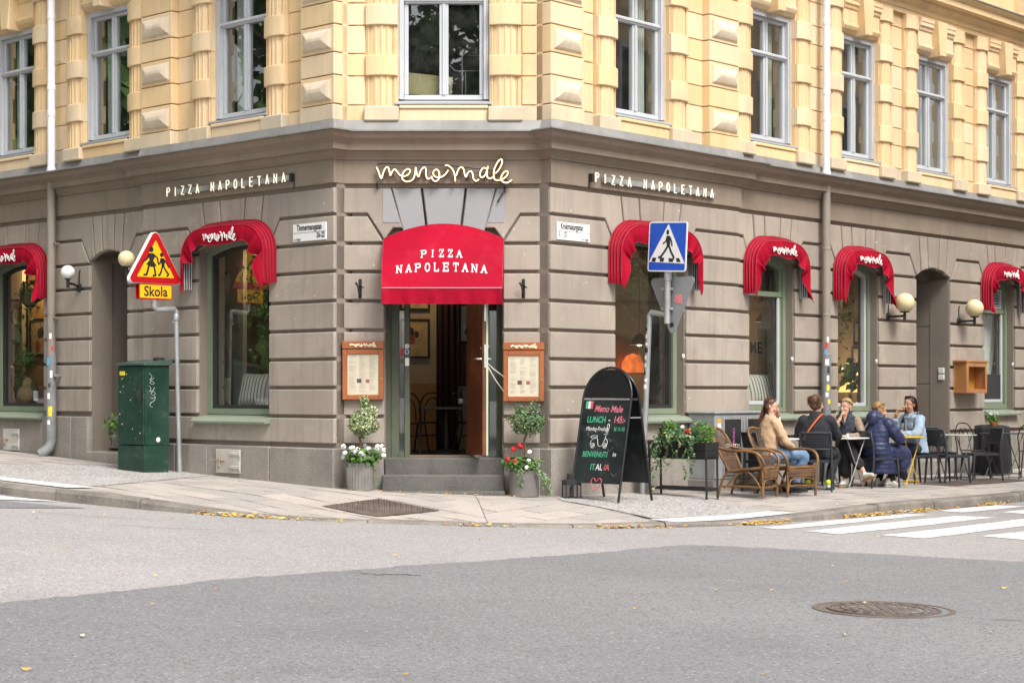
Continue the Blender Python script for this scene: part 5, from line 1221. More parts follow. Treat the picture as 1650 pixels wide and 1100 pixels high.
def crossing():
    p = PD + uR * 1.42 + nR * .30; b = at(p.x, p.y); t = thing('crossing_sign', 'blue pedestrian crossing sign on a bent stickered pole', 'traffic sign', b, -44)
    # pole, elbow to the right, upright with both plates
    ox = .27
    MB().tube([(-.10, 0, -.05), (-.06, 0, .9), (.0, 0, 2.05)], .034, 14).build('pole', m_steel, t, 60)
    MB().tube([(.0, 0, 2.0), (.004, 0, 2.10), (.03, 0, 2.135), (ox, 0, 2.10)], .034, 14).build('elbow', m_steel, t, 60)
    MB().tube([(ox, 0, 2.0), (ox + .01, 0, 2.62)], .038, 14).tube([(ox + .01, 0, 2.5), (ox + .012, 0, 2.66)], .045, 14).build('upright', m_steel, t, 60)
    M0 = Matrix.Translation((ox + .03, -.05, 2.60)) @ Matrix.Rotation(rad(3.2), 4, 'Y'); w, h = .57, .58
    pl = MB(M0); pl.prism(rounded([(-w / 2, 0), (w / 2, 0), (w / 2, h), (-w / 2, h)], .035), 0, .01); pl = pl.build('sign_plate', m_swht, t)
    p = MB(M0); k = .016; flat(p, rounded([(-w / 2 + k, k), (w / 2 - k, k), (w / 2 - k, h - k), (-w / 2 + k, h - k)], .022), -.0005); p.build('blue_field', m_sblu, pl)
    U = lambda x, y: ((x - 795) / 475 * (w - .02), (838 - y) / 640 * h)
    p = MB(M0); flat(p, [U(565, 715), U(1022, 755) if False else U(1025, 735), U(818, 232) if False else U(800, 228)], -.0022); p.build('white_triangle', m_swht, pl)
    f = MB(M0); y = -.004; disc(f, U(795, 335), .020, .030, y)
    flat(f, [U(785, 380), U(820, 380), U(835, 430), U(828, 520), U(790, 520), U(780, 430)], y)
    limbs(f, [([U(788, 395), U(775, 450), U(740, 480)], .018), ([U(825, 395), U(848, 450), U(856, 510)], .018), ([U(800, 515), U(765, 580), U(710, 660), U(690, 652)], .026), ([U(818, 515), U(850, 590), U(885, 655), U(872, 690)], .026)], y)
    f.build('pedestrian_pictogram', m_sblk, pl)
    f = MB(M0)
    for a, b_ in ((600, 650), (705, 755), (818, 868), (915, 965)): f.prism([U(a + 10, 660), U(b_ + (10 if a < 800 else -10), 660), U(b_, 712), U(a, 712)] if a < 800 else [U(a, 665), U(b_ - 10, 665), U(b_ + 10, 715), U(a + 8, 715)], -.0052, -.004)
    f.build('crossing_bars', m_sblk, pl)
    # back of a give-way plate below, turned the other way
    S = .70; zt = 2.54; M1 = Matrix.Translation((ox + .03, .06, 0)) @ Matrix.Rotation(rad(0), 4, 'Z')
    bp = MB(M1); bp.prism(rounded([(-S / 2, zt), (0, zt - S * 1.02), (S / 2, zt)][::-1], .05), 0, .012); bp = bp.build('give_way_plate_back', m_sgry, t)
    for z in (2.40, 2.17): MB(M1).box(-.11, .02, -.075, -.001, z - .018, z + .018, .004).build('clamp', m_steel, bp)
    MB(M1).prism([(.03, 2.25), (.14, 2.22), (.15, 2.33), (.05, 2.34)], -.003, -.0005).build('sticker', mat('sticker_pink', (.65, .16, .30), .5, .5, 40, 0, 10, (.75, .35, .05), .9), bp)
    MB(M1).prism([(-.03, 1.96), (.02, 1.96), (.02, 2.01), (-.03, 2.01)], -.003, -.0005).build('sticker', m_sblk, bp)
    rs = random.Random(4)
    for k in range(9):
        z = 1.92 - k * .085; q = -.06 + .06 * (z - .9) / 1.15; hh = rs.uniform(.03, .06); a0 = rad(-95 + rs.uniform(-20, 20))
        MB(Matrix.Translation((q, 0, 0))).lathe([(.0352, z), (.0352, z + hh)], 5, a0=a0 - .6, a1=a0 + .6).build('sticker', [m_sblk, m_swht, mat('sticker_c0', (.7, .7, .7))][k % 3], t, 60)
crossing()
# green utility cabinet
def green_cab():
    c = Vector((-4.43, 1.28, 0)); t = thing('green_utility_cabinet', 'dark green street cabinet with graffiti beside the school sign pole', 'utility cabinet', at(c.x, c.y), -AL)
    m_g = mat('cabinet_green', (.008, .036, .022), .45, .25, 3, .1, 30, (.022, .055, .038), .7, dirt=((.10, .13, .11), 5, .55)); w, d, h, b = .55, .36, 1.30, .33
    z0 = -.1
    MB().box(-w, 0, 0, d, z0, b, .006).build('base', m_g, t)
    MB().box(-w - .004, .004, .016, d + .004, b + .004, h, .006).build('body', m_g, t)
    dr = MB().box(-w + .012, -.006, -.006, .015, b + .012, h - .015, .005).build('door', m_g, t)
    MB().box(-.075, -.05, -.04, -.006, .86, 1.02, .006).tube([(-.0625, -.045, .9), (-.0625, -.06, .94), (-.0625, -.045, .99)], .01, 6).build('handle', m_black, dr)
    MB().add([(-w - .03, -.03, h), (.03, -.03, h), (.03, d + .03, h), (-w - .03, d + .03, h), (-w - .03, -.03, h + .025), (.03, -.03, h + .025), (.03, d + .03, h + .075), (-w - .03, d + .03, h + .075)], [(0, 3, 2, 1), (4, 5, 6, 7), (0, 1, 5, 4), (1, 2, 6, 5), (2, 3, 7, 6), (3, 0, 4, 7)]).build('lid', mat('cabinet_lid', (.05, .085, .068), .5, .15, 4, .1), t)
    MB().lathe([(.07, h + .03), (.07, h + .075), (.05, h + .085), (0, h + .085)], 12, (-.12, .3, .015)).build('vent_cap', m_black, t, 40)
    MB().box(-w + .05, -w + .16, -.0085, -.0062, 1.18, 1.23).build('sticker', mat('sticker_c9', (.80, .62, .02)), t)
    gr = MB(Matrix.Translation((.0075, 0, 0)) @ Matrix.Rotation(rad(90), 4, 'Z'))
    pen = lambda pts, r=.0024: gr.tube(catmull([(x * .8 - .02, 0, 1.22 - (1.22 - z) * .62) for x, z in pts], 4), r, 4)
    for pts in ([(.10, 1.20), (.16, 1.13), (.12, 1.06), (.20, 1.10)], [(.12, 1.02), (.15, .98), (.20, 1.0), (.16, 1.04), (.12, 1.02)], [(.10, .95), (.14, .90), (.12, .84), (.18, .86), (.20, .92)], [(.14, .80), (.18, .84), (.22, .80), (.18, .76), (.14, .80)], [(.12, .74), (.16, .70), (.22, .74), (.20, .66), (.14, .62), (.12, .56), (.17, .53)]): pen(pts)
    gr.build('graffiti', mat('graffiti_pale', (.50, .56, .58), .6), t)
    sp = MB(); rs = random.Random(9)
    for k in range(26): x, z, r = rs.uniform(-w + .03, -.03), rs.uniform(.38, 1.25), rs.choice((.003, .004, .008)); sp.lathe([(r, 0), (0, .0002)], 6, M=Matrix.Translation((x, -.0066, z)) @ Matrix.Rotation(rad(90), 4, 'X'))
    sp.lathe([(.03, 0), (0, .0002)], 14, M=Matrix.Translation((.0046, .2, .40)) @ Matrix.Rotation(rad(90), 4, 'Y'))
    sp.build('paint_spots', m_fw, t)
green_cab()
# grey switch cabinets along the right wall
def grey_cab():
    s0, s1, y0 = 2.58, 3.86, -.42; t = thing('grey_switch_cabinet', 'low grey metal cabinet with two framed dark posters behind the cane chairs', 'utility cabinet', W('R', s0, y0, -.10), AR); w = s1 - s0; d = .40; h = .97
    m_c = mat('cabinet_grey', (.34, .35, .355), .55, .12, 4, .15, 40, (.22, .23, .235), .6, metal=.2, streak=.3); m_p = mat('poster_black', (.028, .026, .028), .5, .15, 5, 0)
    MB().box(-.02, w + .02, .01, d, -.2, .17, .01).build('concrete_base', mat('base_concrete', (.27, .25, .23), .9, .15, 4, .4, 60, streak=.3), t)
    MB().box(0, w, 0, d, .172, h, .008).build('body', m_c, t); MB().box(-.015, w + .015, -.02, d, h + .001, h + .03, .008).build('lid', m_c, t)
    fr = mat('alu_frame', (.55, .56, .57), .35, .05, 3, 0, metal=.7)
    for k, (a, b) in enumerate(((.16, .56), (.66, 1.08))):
        f = MB().box(a, b, -.02, -.001, .22, .24, .003).box(a, b, -.02, -.001, .90, .925, .003).box(a, a + .022, -.02, -.001, .24, .90, .003).box(b - .022, b, -.02, -.001, .24, .90, .003).build('poster_frame', fr, t)
        MB().box(a + .022, b - .022, -.010, -.0015, .24, .90).build('poster', m_p, f)
        x = text_mb('SITUATION' if k == 0 else 'LIVE TALK', .062, .001, 'CENTER', 0, 1, .95, .002); x.M = Matrix.Translation(((a + b) / 2, -.011, .56 if k == 0 else .60)); x.build('poster_title', m_swht, f); x = text_mb('i Slakthuset' if k == 0 else 'OCH TEATER', .03, .001, 'CENTER'); x.M = Matrix.Translation(((a + b) / 2, -.011, .52)); x.build('poster_lettering', m_swht, f)
        pk = MB(Matrix.Translation(((a + b) / 2 + .02, -.0115, .47)))
        if k == 0:
            for q in range(6): pk.tube(catmull([(-.02, 0, q * .055), (.02, 0, q * .055 + .015), (-.01, 0, q * .055 + .035), (.022, 0, q * .055 + .045)], 3), .004, 4)
            pk.build('poster_drawing', mat('poster_pink', (.60, .12, .42), .5), f)
        else: MB().box(a + .12, b - .14, -.012, -.0105, .26, .30).build('poster_print', mat('print_blue', (.15, .25, .45)), f)
    MB().box(.05, .12, -.004, -.0005, .86, .91).build('sticker', mat('sticker_orange', (.75, .30, .03)), t); MB().box(.05, .12, -.004, -.0005, .80, .858).build('sticker', m_swht, t)
    MB().box(.60, .63, -.012, -.0005, .3, .9, .004).build('door_edge', m_c, t)
grey_cab()
# chalk A-board
def aboard():
    c = Vector((1.10, -.42, 0)); t = thing('chalk_a_board', 'black arched A-board with a chalk lunch menu on the pavement', 'a-board', at(c.x, c.y), -AL); W_, Hh, sp_ = .345, 1.47, .29
    m_t = mat('board_tube', (.012, .012, .013), .3, .1, 5, 0, coat=.3); m_b = mat('chalkboard', (.010, .013, .014), .4, .3, 3, .05, 30, (.04, .05, .05), .35, dirt=((.12, .14, .14), 6, .35)); m_pl = mat('board_plastic', (.010, .010, .011), .3, .1, 3, 0)
    for sg in (-1, 1):
        L = math.hypot(sp_, Hh); tilt = math.atan2(sp_, Hh) * sg
        M_ = Matrix.Translation((0, 0, Hh)) @ Matrix.Rotation(tilt, 4, 'X') @ Matrix.Translation((0, 0, -L)); R_ = W_
        arc = [(-W_, 0, 0), (-W_, 0, L - R_)] + [(-R_ * math.cos(math.pi * k / 20), 0, L - R_ + R_ * math.sin(math.pi * k / 20)) for k in range(1, 20)] + [(W_, 0, L - R_), (W_, 0, 0)]
        f = MB(M_).tube(arc, .0145, 10); f = f.build('front_frame' if sg < 0 else 'rear_frame', m_t, t, 60)
        a_, zb, zm = W_ - .016, .20, L - R_ - .02
        MB(M_).box(-a_, a_, -.006, .006, zb, zm).build('chalk_panel', m_b, f)
        P = [(-a_, zm + .022), (a_, zm + .022)] + [(a_ * math.cos(math.pi * k / 20), max(zm + .022, L - R_ + (R_ - .02) * math.sin(math.pi * k / 20))) for k in range(1, 20)]
        MB(M_).prism(P, -.006, .006).build('arch_panel', m_pl, f)
        MB(M_).box(-a_, a_, -.009, .009, zm, zm + .016, .002).build('cross_rail', m_steel, f)
        if sg > 0: continue
        Y = -.0075
        cw, cg, cr, cp = (mat('chalk_' + n, c_, .9, .25, 60, 0) for n, c_ in (('white', (.70, .70, .68)), ('green', (.06, .42, .22)), ('red', (.58, .10, .13)), ('pink', (.62, .18, .22))))
        def put(txt, size, x, z, m, xs=1, sh=.15, rot=0, bold=.0, al='CENTER'):
            q = text_mb(txt, size, .0006, al, sh, 1, xs, bold); q.M = M_ @ Matrix.Translation((x, Y, z)) @ Matrix.Rotation(rot, 4, 'Y'); q.build('chalk_lettering', m, f)
        put('Meno Male', .105, .045, zm - .135, cp, .86, .25, .02, .0015); put('LUNCH', .10, -.11, zm - .255, cg, .80, .05, 0, .0015); put('145:-', .105, .22, zm - .255, cp, .80, .1, 0, .0015); put('-', .1, .075, zm - .25, cw)
        put('Måndag-Fredag', .065, -.09, zm - .345, cw, .78, .1); put('kl 11-15', .062, .235, zm - .345, cg, .75, .1, 0, .001)
        put('BENVENUTI', .088, -.07, zm - .64, cg, .78, .12, 0, .001); put('in', .075, .21, zm - .63, cw, 1, .1); put('IT', .098, -.115, zm - .785, cg, .85, .05, 0, .001, 'LEFT'); put('AL', .098, -.035, zm - .785, cw, .85, .05, 0, .001, 'LEFT'); put('IA', .098, .085, zm - .785, cr, .85, .05, 0, .001, 'LEFT')
        for k, m in enumerate((cg, cw, cr)): MB(M_).box(-.29 + k * .035, -.255 + k * .035, Y - .0006, Y, zm - .10, zm - .015).build('chalk_flag', m, f)
        sc_ = MB(M_); ch = lambda pts, r=.003: sc_.tube(catmull([(x * .8 - .03, Y, zm - .47 + z * .85) for x, z in pts], 4), r, 4)
        circ = lambda x, z, r: ch([(x + r * math.cos(k * .7), z + r * math.sin(k * .7)) for k in range(10)])
        circ(-.11, -.05, .032); circ(.11, -.05, .032); circ(-.11, -.05, .012); circ(.11, -.05, .012)
        ch([(-.16, -.04), (-.14, .02), (-.06, .05), (-.03, .02), (-.01, -.05), (.05, -.05), (.09, .02), (.11, .09)]); ch([(-.15, .05), (-.06, .06), (-.05, .08), (-.15, .075), (-.15, .05)]); ch([(.07, .1), (.14, .11)]); ch([(.10, .05), (.14, .02), (.15, -.03)]); ch([(.12, .12), (.15, .2), (.13, .24), (.11, .2), (.14, .14)])
        sc_.build('chalk_scooter', cw, f)
        hm = MB(M_); hm.tube(catmull([(x, Y, zm - .93 + z) for x, z in ((0, -.085), (-.055, -.03), (-.075, .025), (-.04, .055), (0, .02), (.04, .055), (.075, .025), (.055, -.03), (0, -.085))], 5), .0045, 5); hm.build('chalk_heart', cr, f)
        if True:
            sm = MB(M_); rs = random.Random(2)
            for k in range(7): x, z = rs.uniform(-.25, .28), zm - rs.uniform(.35, 1.0); sm.tube(catmull([(x + q * .02, Y, z + math.sin(q * 1.3 + k) * .02) for q in range(5)], 3), .0022, 4)
            tag(sm.build('chalk_smudges', mat('chalk_dim', (.16, .17, .17)), f), kind='stuff')
    for x in (-W_, W_): MB().tube([(x, -.12, .92), (x, .12, .92)], .007, 6).build('stay', m_steel, t)
aboard()
# lantern
t = thing('metal_lantern', 'small black open metal lantern at the foot of the A-board', 'lantern', at(.665, -.33), 12); w = .085; h = .20
for x in (-w, w):
    for y in (-w, w): MB().box(x - .006, x + .006, y - .006, y + .006, .012, h, .001).build('post', m_black, t)
MB().box(-w - .02, w + .02, -w - .02, w + .02, 0, .012, .003).build('base_tray', m_black, t)
MB().box(-w - .006, w + .006, -w - .006, -w + .006, h - .05, h).box(-w - .006, w + .006, w - .006, w + .006, h - .05, h).box(-w - .006, -w + .006, -w, w, h - .05, h).box(w - .006, w + .006, -w, w, h - .05, h).build('top_rim', m_black, t)
MB().add([(-w, -w, h), (w, -w, h), (w, w, h), (-w, w, h), (-.05, -.05, h + .02), (.05, -.05, h + .02), (.05, .05, h + .02), (-.05, .05, h + .02)], [(0, 1, 5, 4), (1, 2, 6, 5), (2, 3, 7, 6), (3, 0, 4, 7), (4, 5, 6, 7)]).box(-.045, .045, -.045, .045, h + .02, h + .075, .004).build('roof', m_black, t)
MB().box(-.02, .02, -.02, .02, .012, .13, .003).build('candle_holder', m_black, t)
# raised planter
def planter():
    b = PD + uR * 1.42 + nR * 1.12; t = thing('raised_planter', 'black raised trough planter with ivy and conifers behind the A-board', 'planter', at(b.x, b.y), -AL); w, d, L = .25, .23, .85; zt = .66; m_k = mat('planter_black', (.015, .015, .016), .5, .2, 4, .2, 30); rs = random.Random(8)
    # local -x runs from the near end back to the wall
    tl = lambda u, v, z: (-u, v, z)
    for u, v in ((.02, .02), (.02, d), (L, .02), (L, d)):
        MB().tube([(-u + .012, v, -.02), (-u, v, zt)], .017, 4).build('leg', m_k, t)
    for k, z in ((0, zt - .20), (1, zt - .10)): MB().box(-L, 0, -.012, .0, z + .002, z + .098, .003).box(-L, 0, d, d + .012, z + .002, z + .098, .003).box(-.012, 0, 0, d, z + .002, z + .098, .003).box(-L, -L + .012, 0, d, z + .002, z + .098, .003).build('trough_board', m_k, t)
    MB().box(-L, 0, 0, d, zt - .19, zt - .17).build('trough_floor', m_k, t); MB().box(-L + .012, -.012, 0, d, zt - .169, zt - .02).build('soil', m_soil, t)
    MB().box(-L, 0, .0, .03, .10, .135, .003).box(-L, 0, d - .02, d + .01, .10, .135, .003).box(-.03, 0, .03, d - .02, .10, .135, .003).build('low_rail', m_k, t)
    con = [mat('conifer_%d' % i, c, .6, .1, 20, 0) for i, c in enumerate([(.045, .12, .015), (.09, .22, .025), (.17, .36, .04)])]
    for cx, s_ in ((-.13, 1.25), (-.62, 1.15)):
        pts = shell((cx, d / 2, zt + .10), .135 * s_, .12, .13 * s_, 1500, int(s_ * 30), .3)
        tag(leaves(pts, .035, 31 + int(s_ * 10), 3, .35, up=.8).build('conifer', con, t), kind='stuff')
    pts = shell((-.42, .04, zt + .05), .34, .15, .11, 620, 33, .2); 
    for k in range(15):
        x = rs.uniform(-.8, -.12); l = rs.uniform(.12, .45) if k != 3 else .6; y = -.03
        for q in range(int(l / .022)): pts.append(((x + math.sin(q * .5 + k) * .03, y - .01 - rs.random() * .03, zt - q * .022), (-.2, -1, .3)))
    tag(leaves(pts, .045, 35, 4, .8).build('trailing_ivy', m_ivy, t), kind='stuff')
    f = MB(); flower_head(f, (-.36, .02, zt + .17), .03, rs, 9); f.build('white_flower', m_fw, t); f = MB(); flower_head(f, (-.27, .0, zt + .12), .035, rs, 10); f.build('red_flower', m_fr, t)
planter()
# trellis and plant in the left doorway
t = thing('doorway_trellis', 'weathered wooden trellis with creeper inside the left doorway', 'trellis', W('L', -4.95, .72, .37), ROT['L']); m_tr = mat('trellis_wood', (.12, .085, .06), .8, .2, 5, .2)
for k in range(4): MB().box(.004, .016, .02 + k * .12, .045 + k * .12, 0, 2.2, .002).build('upright', m_tr, t)
for k in range(11): MB().box(.016, .034, 0, .42, .15 + k * .19, .175 + k * .19, .002).build('slat', m_tr, t)
rs = random.Random(3); pts = [((.06 + rs.gauss(0, .03), rs.uniform(0, .35), z + rs.gauss(0, .04)), (.5, -.8, .3)) for z in (.55, .58, .62, 1.2, 1.5, 1.55) for _ in range(14)] + [((.50 + rs.gauss(0, .06), -.62 + rs.gauss(0, .05), .36 + rs.gauss(0, .07)), (0, -1, .5)) for _ in range(60)] + [((.5, -.66, .3 - k * .05), (0, -1, 0)) for k in range(5)]
tag(leaves(pts, .07, 12, 3, .8).build('creeper', m_leafs[1:], t), kind='stuff')
# ------------------------------------------------------------ terrace furniture
m_plas = mat('chair_plastic', (.030, .033, .038), .45, .1, 4, .05, 60); m_cane = mat('rattan_cane', (.20, .105, .04), .45, .35, 14, .2, 60, (.085, .04, .016), .7); m_cane2 = mat('rattan_weave', (.085, .042, .02), .55, .4, 16, .3, 60, (.18, .10, .048), .6)
m_wmet = mat('table_white', (.70, .70, .67), .4, .05, 4, 0); m_ymet = mat('table_yellow', (.62, .38, .015), .4, .06, 4, 0); m_gmet = mat('table_greygreen', (.38, .42, .37), .4, .06, 4, 0); m_dmet = mat('table_dark', (.05, .05, .052), .4, .1, 4, 0)
def plastic_chair():
    """stackable chair; faces local -y"""
    t = thing('cafe_chair', '', 'chair'); w = .235; zs = .445
    MB().surf(lambda u, v: ((2 * u - 1) * (w - .01 * v), -.22 + .44 * v, zs - .012 * math.sin(u * math.pi) * math.sin(v * math.pi) - .01 * (1 - v) ** 4), 8, 8).surf(lambda u, v: ((1 - 2 * u) * (w - .01 * v), -.22 + .44 * v, zs - .022), 1, 1).box(-w, w, -.225, -.205, zs - .05, zs - .008, .006).box(-w, w, .20, .222, zs - .045, zs - .006, .006).box(-w, -w + .02, -.205, .2, zs - .045, zs - .006, .006).box(w - .02, w, -.205, .2, zs - .045, zs - .006, .006).build('seat', m_plas, t, 40)
    # perforated back
    z0, z1, ya, yb = .585, .825, .235, .285; mb = MB(); yy = lambda x, z: ya + (yb - ya) * (z - z0) / (z1 - z0) + .02 * (1 - (x / .22) ** 2)
    nx, nz = 17, 9; xs = [-.19 + .38 * i / nx for i in range(nx + 1)]; zz = [z0 + .025 + (z1 - z0 - .05) * i / nz for i in range(nz + 1)]
    for x in xs: mb.tube([(x, yy(x, z), z) for z in (z0 + .01, (z0 + z1) / 2, z1 - .01)], .0068, 4)
    for z in zz: mb.tube([(x, yy(x, z), z) for x in xs[::4] + [xs[-1]]], .0072, 4)
    mb.build('backrest_mesh', m_plas, t)
    for z, zr in ((z0 + .005, .016), (z1 - .006, .013)): fr = MB(); fr.tube([(x, yy(x, z), z) for x in (-.215, -.1, 0, .1, .215)], zr, 6); fr.build('back_rail', m_plas, t, 60)
    for sx in (-1, 1):
        MB().tube([(sx * .225, .275, -.005), (sx * .222, .235, .40), (sx * .218, .24, .60), (sx * .212, .285, .815), (sx * .18, .29, .832)], [.015, .019, .018, .015, .012], 8).build('leg', m_plas, t, 60)
        MB().tube([(sx * .232, -.235, -.005), (sx * .222, -.205, .40), (sx * .21, -.19, .435)], [.014, .020, .018], 8).build('leg', m_plas, t, 60)
    return t
proto = plastic_chair(); used = [False]
def chair(u, d, rz, label):
    o = proto if not used[0] else copy_tree(proto); used[0] = True
    o.location = RP(u, d); o.rotation_euler = (0, 0, rad(rz)); tag(o, label, 'chair', 'black plastic cafe chairs'); return o
chair(4.02, .95, 168, 'black plastic chair with perforated back under the man in black')
chair(5.22, .62, -40, 'black plastic chair under the blond woman with crossed legs')
chair(5.34, 1.04, 118, 'black plastic chair under the woman in the long navy coat')
chair(6.60, .92, -62, 'black plastic chair under the woman in the denim jacket')
chair(3.18, .78, 110, 'black plastic chair under the woman in the tan jacket')
chair(6.98, 1.20, 118, 'empty black plastic chair right of the yellow table, nearest the kerb')
chair(7.95, 1.18, -80, 'empty black plastic chair right of the grey-green table')
chair(7.62, .66, 20, 'empty black plastic chair behind the grey-green table, near the doorway')
def folding_table(u, d, m, label, w=.56, dd=.56, rz=AR, h=.73, rnd_=False, legm=None, sp=.22):
    t = thing('folding_table', label, 'table', RP(u, d), rz, 'folding cafe tables'); legm = legm or m
    if rnd_: MB().lathe([(0, h - .012), (w / 2, h - .012), (w / 2 + .004, h - .006), (w / 2, h), (0, h)], 32).build('table_top', m, t, 40)
    else: MB().box(-w / 2, w / 2, -dd / 2, dd / 2, h - .018, h, .005).build('table_top', m, t)
    for sy in (-1, 1):
        y = sy * (dd / 2 - .07)
        for sx in (-1, 1): MB().tube([(-sx * sp, y + sx * .012, h - .02), (sx * sp, y + sx * .012, .0)], .0085, 6).build('leg', legm, t)
    for sx in (-1, 1): MB().tube([(sx * sp * .85, -dd / 2 + .06, .055), (sx * sp * .85, dd / 2 - .06, .055)], .009, 6).build('stretcher', legm, t)
    return t
folding_table(3.68, .66, m_wmet, 'small white cafe table with the flower pot', .62, .55)
folding_table(4.82, .86, m_wmet, 'white cafe table between the man in black and the blond woman', .60, .55, legm=mat('table_leg_grey', (.30, .30, .29), .4))
folding_table(6.02, 1.02, m_ymet, 'round yellow folding table between two women', .70, .5, rnd_=True)
folding_table(7.50, .98, m_gmet, 'grey-green cafe table between empty chairs', .58, .55, legm=m_dmet)
folding_table(9.05, .98, m_dmet, 'dark folding table at the right picture edge', .66, .55, sp=.26)
# cups, plates
t = thing('dinner_plate', 'plate with food on the white table', 'plate', (*RP(4.80, .80)[:2], pave(*RP(4.80, .80)[:2]) + .655)); MB().lathe([(0, 0), (.08, .002), (.125, .018), (.12, .02), (.08, .006), (0, .005)], 28).build('dish', m_fw, t, 40); MB().ball((.0, 0, .02), .06, 10, sz=.35).build('food', mat('pizza_food', (.45, .30, .15), .7, .4, 30), t)
t = thing('dinner_plate', 'plate with food on the yellow table', 'plate', (*RP(6.0, 1.0)[:2], pave(*RP(6.0, 1.0)[:2]) + .655)); MB().lathe([(0, 0), (.08, .002), (.115, .018), (.11, .02), (.08, .006), (0, .005)], 28).build('dish', m_fw, t, 40); MB().ball((.0, 0, .02), .06, 10, sz=.4).build('food', mat('pizza_food', (.45, .30, .15)), t)
# flower pots on tables
def table_pot(u, d, z, label, mp, r, hp, seed, petal=None):
    b = RP(u, d); t = thing('flower_pot', label, 'flower pot', (b[0], b[1], b[2] + z)); rs = random.Random(seed)
    MB().lathe([(r * .72, 0), (r, hp), (r * 1.03, hp), (r * 1.03, hp + .008), (r * .9, hp + .008), (r * .8, hp * .7), (0, hp * .7)], 24).build('pot', mp, t, 40)
    tag(leaves(shell((0, 0, hp + .06), r * 1.3, r * 1.3, .09, 260, seed, .3), .045, seed, 3, .7, up=.6).build('foliage', m_leafs[:3], t), kind='stuff')
    for k in range(11): f = MB(); a = rs.uniform(0, 6.28); q = rs.uniform(0, r * 1.3); flower_head(f, (q * math.cos(a), q * math.sin(a), hp + rs.uniform(.09, .17)), .019, rs, 9); f.build('flower_head', m_fw, t)
table_pot(3.62, .60, .65, 'white pot with white flowers on the small white table', mat('pot_cream', (.68, .64, .55), .5, .05), .065, .12, 41)
table_pot(9.45, .62, .735, 'orange bowl with white flowers right of the doorway', mat('pot_orange', (.50, .16, .05), .6, .1), .075, .065, 42)
def rattan(u, d, rz, label, seed):
    t = thing('cane_armchair', label, 'armchair', RP(u, d), rz, 'cane armchairs'); w = .27; zs = .40; rs = random.Random(seed)
    TB = lambda pts, r, nm, m=m_cane, k=5: MB().tube(catmull(pts, k), r, 8).build(nm, m, t, 60)
    for sx in (-1, 1):
        TB([(sx * w, -.30, 0), (sx * w, -.30, .20), (sx * w, -.29, zs - .02)], .018, 'front_leg')
        TB([(sx * .24, .34, 0), (sx * .25, .28, .2), (sx * .25, .20, zs - .06)], .018, 'back_leg')
        # arm: from the back upright forward and down to the front leg in one bend
        TB([(sx * .24, .36, .66), (sx * .30, .15, .62), (sx * .325, -.08, .62), (sx * .32, -.24, .585), (sx * .30, -.315, .48), (sx * w, -.305, .36)], .020, 'arm_rail')
        TB([(sx * w, -.29, .14), (sx * .26, 0, .15), (sx * .245, .30, .15)], .014, 'side_stretcher')
        TB([(sx * w, -.29, .10), (sx * .262, -.15, .30), (sx * .258, .0, .34), (sx * .25, .25, .12)], .012, 'side_arch')
        TB([(sx * w, -.30, zs), (sx * .27, 0, zs - .03), (sx * .245, .22, zs - .07)], .018, 'seat_rail')
    TB([(-w, -.30, .14), (0, -.30, .14), (w, -.30, .14)], .014, 'front_stretcher'); TB([(-w + .01, -.305, .09), (-w + .06, -.305, .22), (0, -.305, .245), (w - .06, -.305, .22), (w - .01, -.305, .09)], .011, 'front_arch')
    TB([(-w, -.30, zs - .02), (0, -.31, zs - .01), (w, -.30, zs - .02)], .018, 'front_rail')
    # back hoop, leaning and curved
    bk = lambda x, s: (x, .21 + .27 * s - .03 * (x / .25) ** 2 * 1 + .03 * s * s, zs - .06 + .55 * s)
    hoop = [bk(-.245, 0), bk(-.27, .35), bk(-.275, .7), bk(-.24, .95), bk(-.13, 1.03), bk(0, 1.0), bk(.13, 1.03), bk(.24, .95), bk(.275, .7), bk(.27, .35), bk(.245, 0)]
    MB().tube(catmull(hoop, 5), .019, 8).build('back_hoop', m_cane, t, 60)
    mb = MB(); n = 15
    for i in range(n): x = -.235 + .47 * i / (n - 1); mb.tube([bk(x * (1 + .12 * s), s) for s in (0, .25, .5, .75, .985 if abs(x) < .2 else .93)], .0065, 5)
    tag(mb.build('back_canes', m_cane2, t, 60), kind='stuff')
    mb = MB()
    for s in (.30, .34, .72, .76): mb.tube([bk(x, s) for x in (-.27, -.14, 0, .14, .27)], .006, 5)
    mb.build('back_binding', m_cane, t, 60)
    mb = MB(); n = 30
    for i in range(n):
        x = -w + .012 + (2 * w - .024) * i / (n - 1)
        mb.tube([(x * .92, .21, zs - .07), (x, -.02, zs - .045), (x, -.22, zs + .005), (x, -.305, zs - .01), (x, -.318, zs - .06), (x, -.315, .26)], .0078, 5)
    tag(mb.build('seat_canes', m_cane2, t, 60), kind='stuff')
    mb = MB()
    for z in (zs - .05, .33, .28): mb.tube([(-w, -.32, z), (w, -.32, z)], .006, 5)
    mb.build('seat_binding', m_cane, t)
rattan(2.30, 1.10, 62, 'brown cane armchair nearest the planter, turned right', 1)
rattan(2.98, 1.17, 38, 'brown cane armchair turned to the street in front of the tan jacket woman', 2)
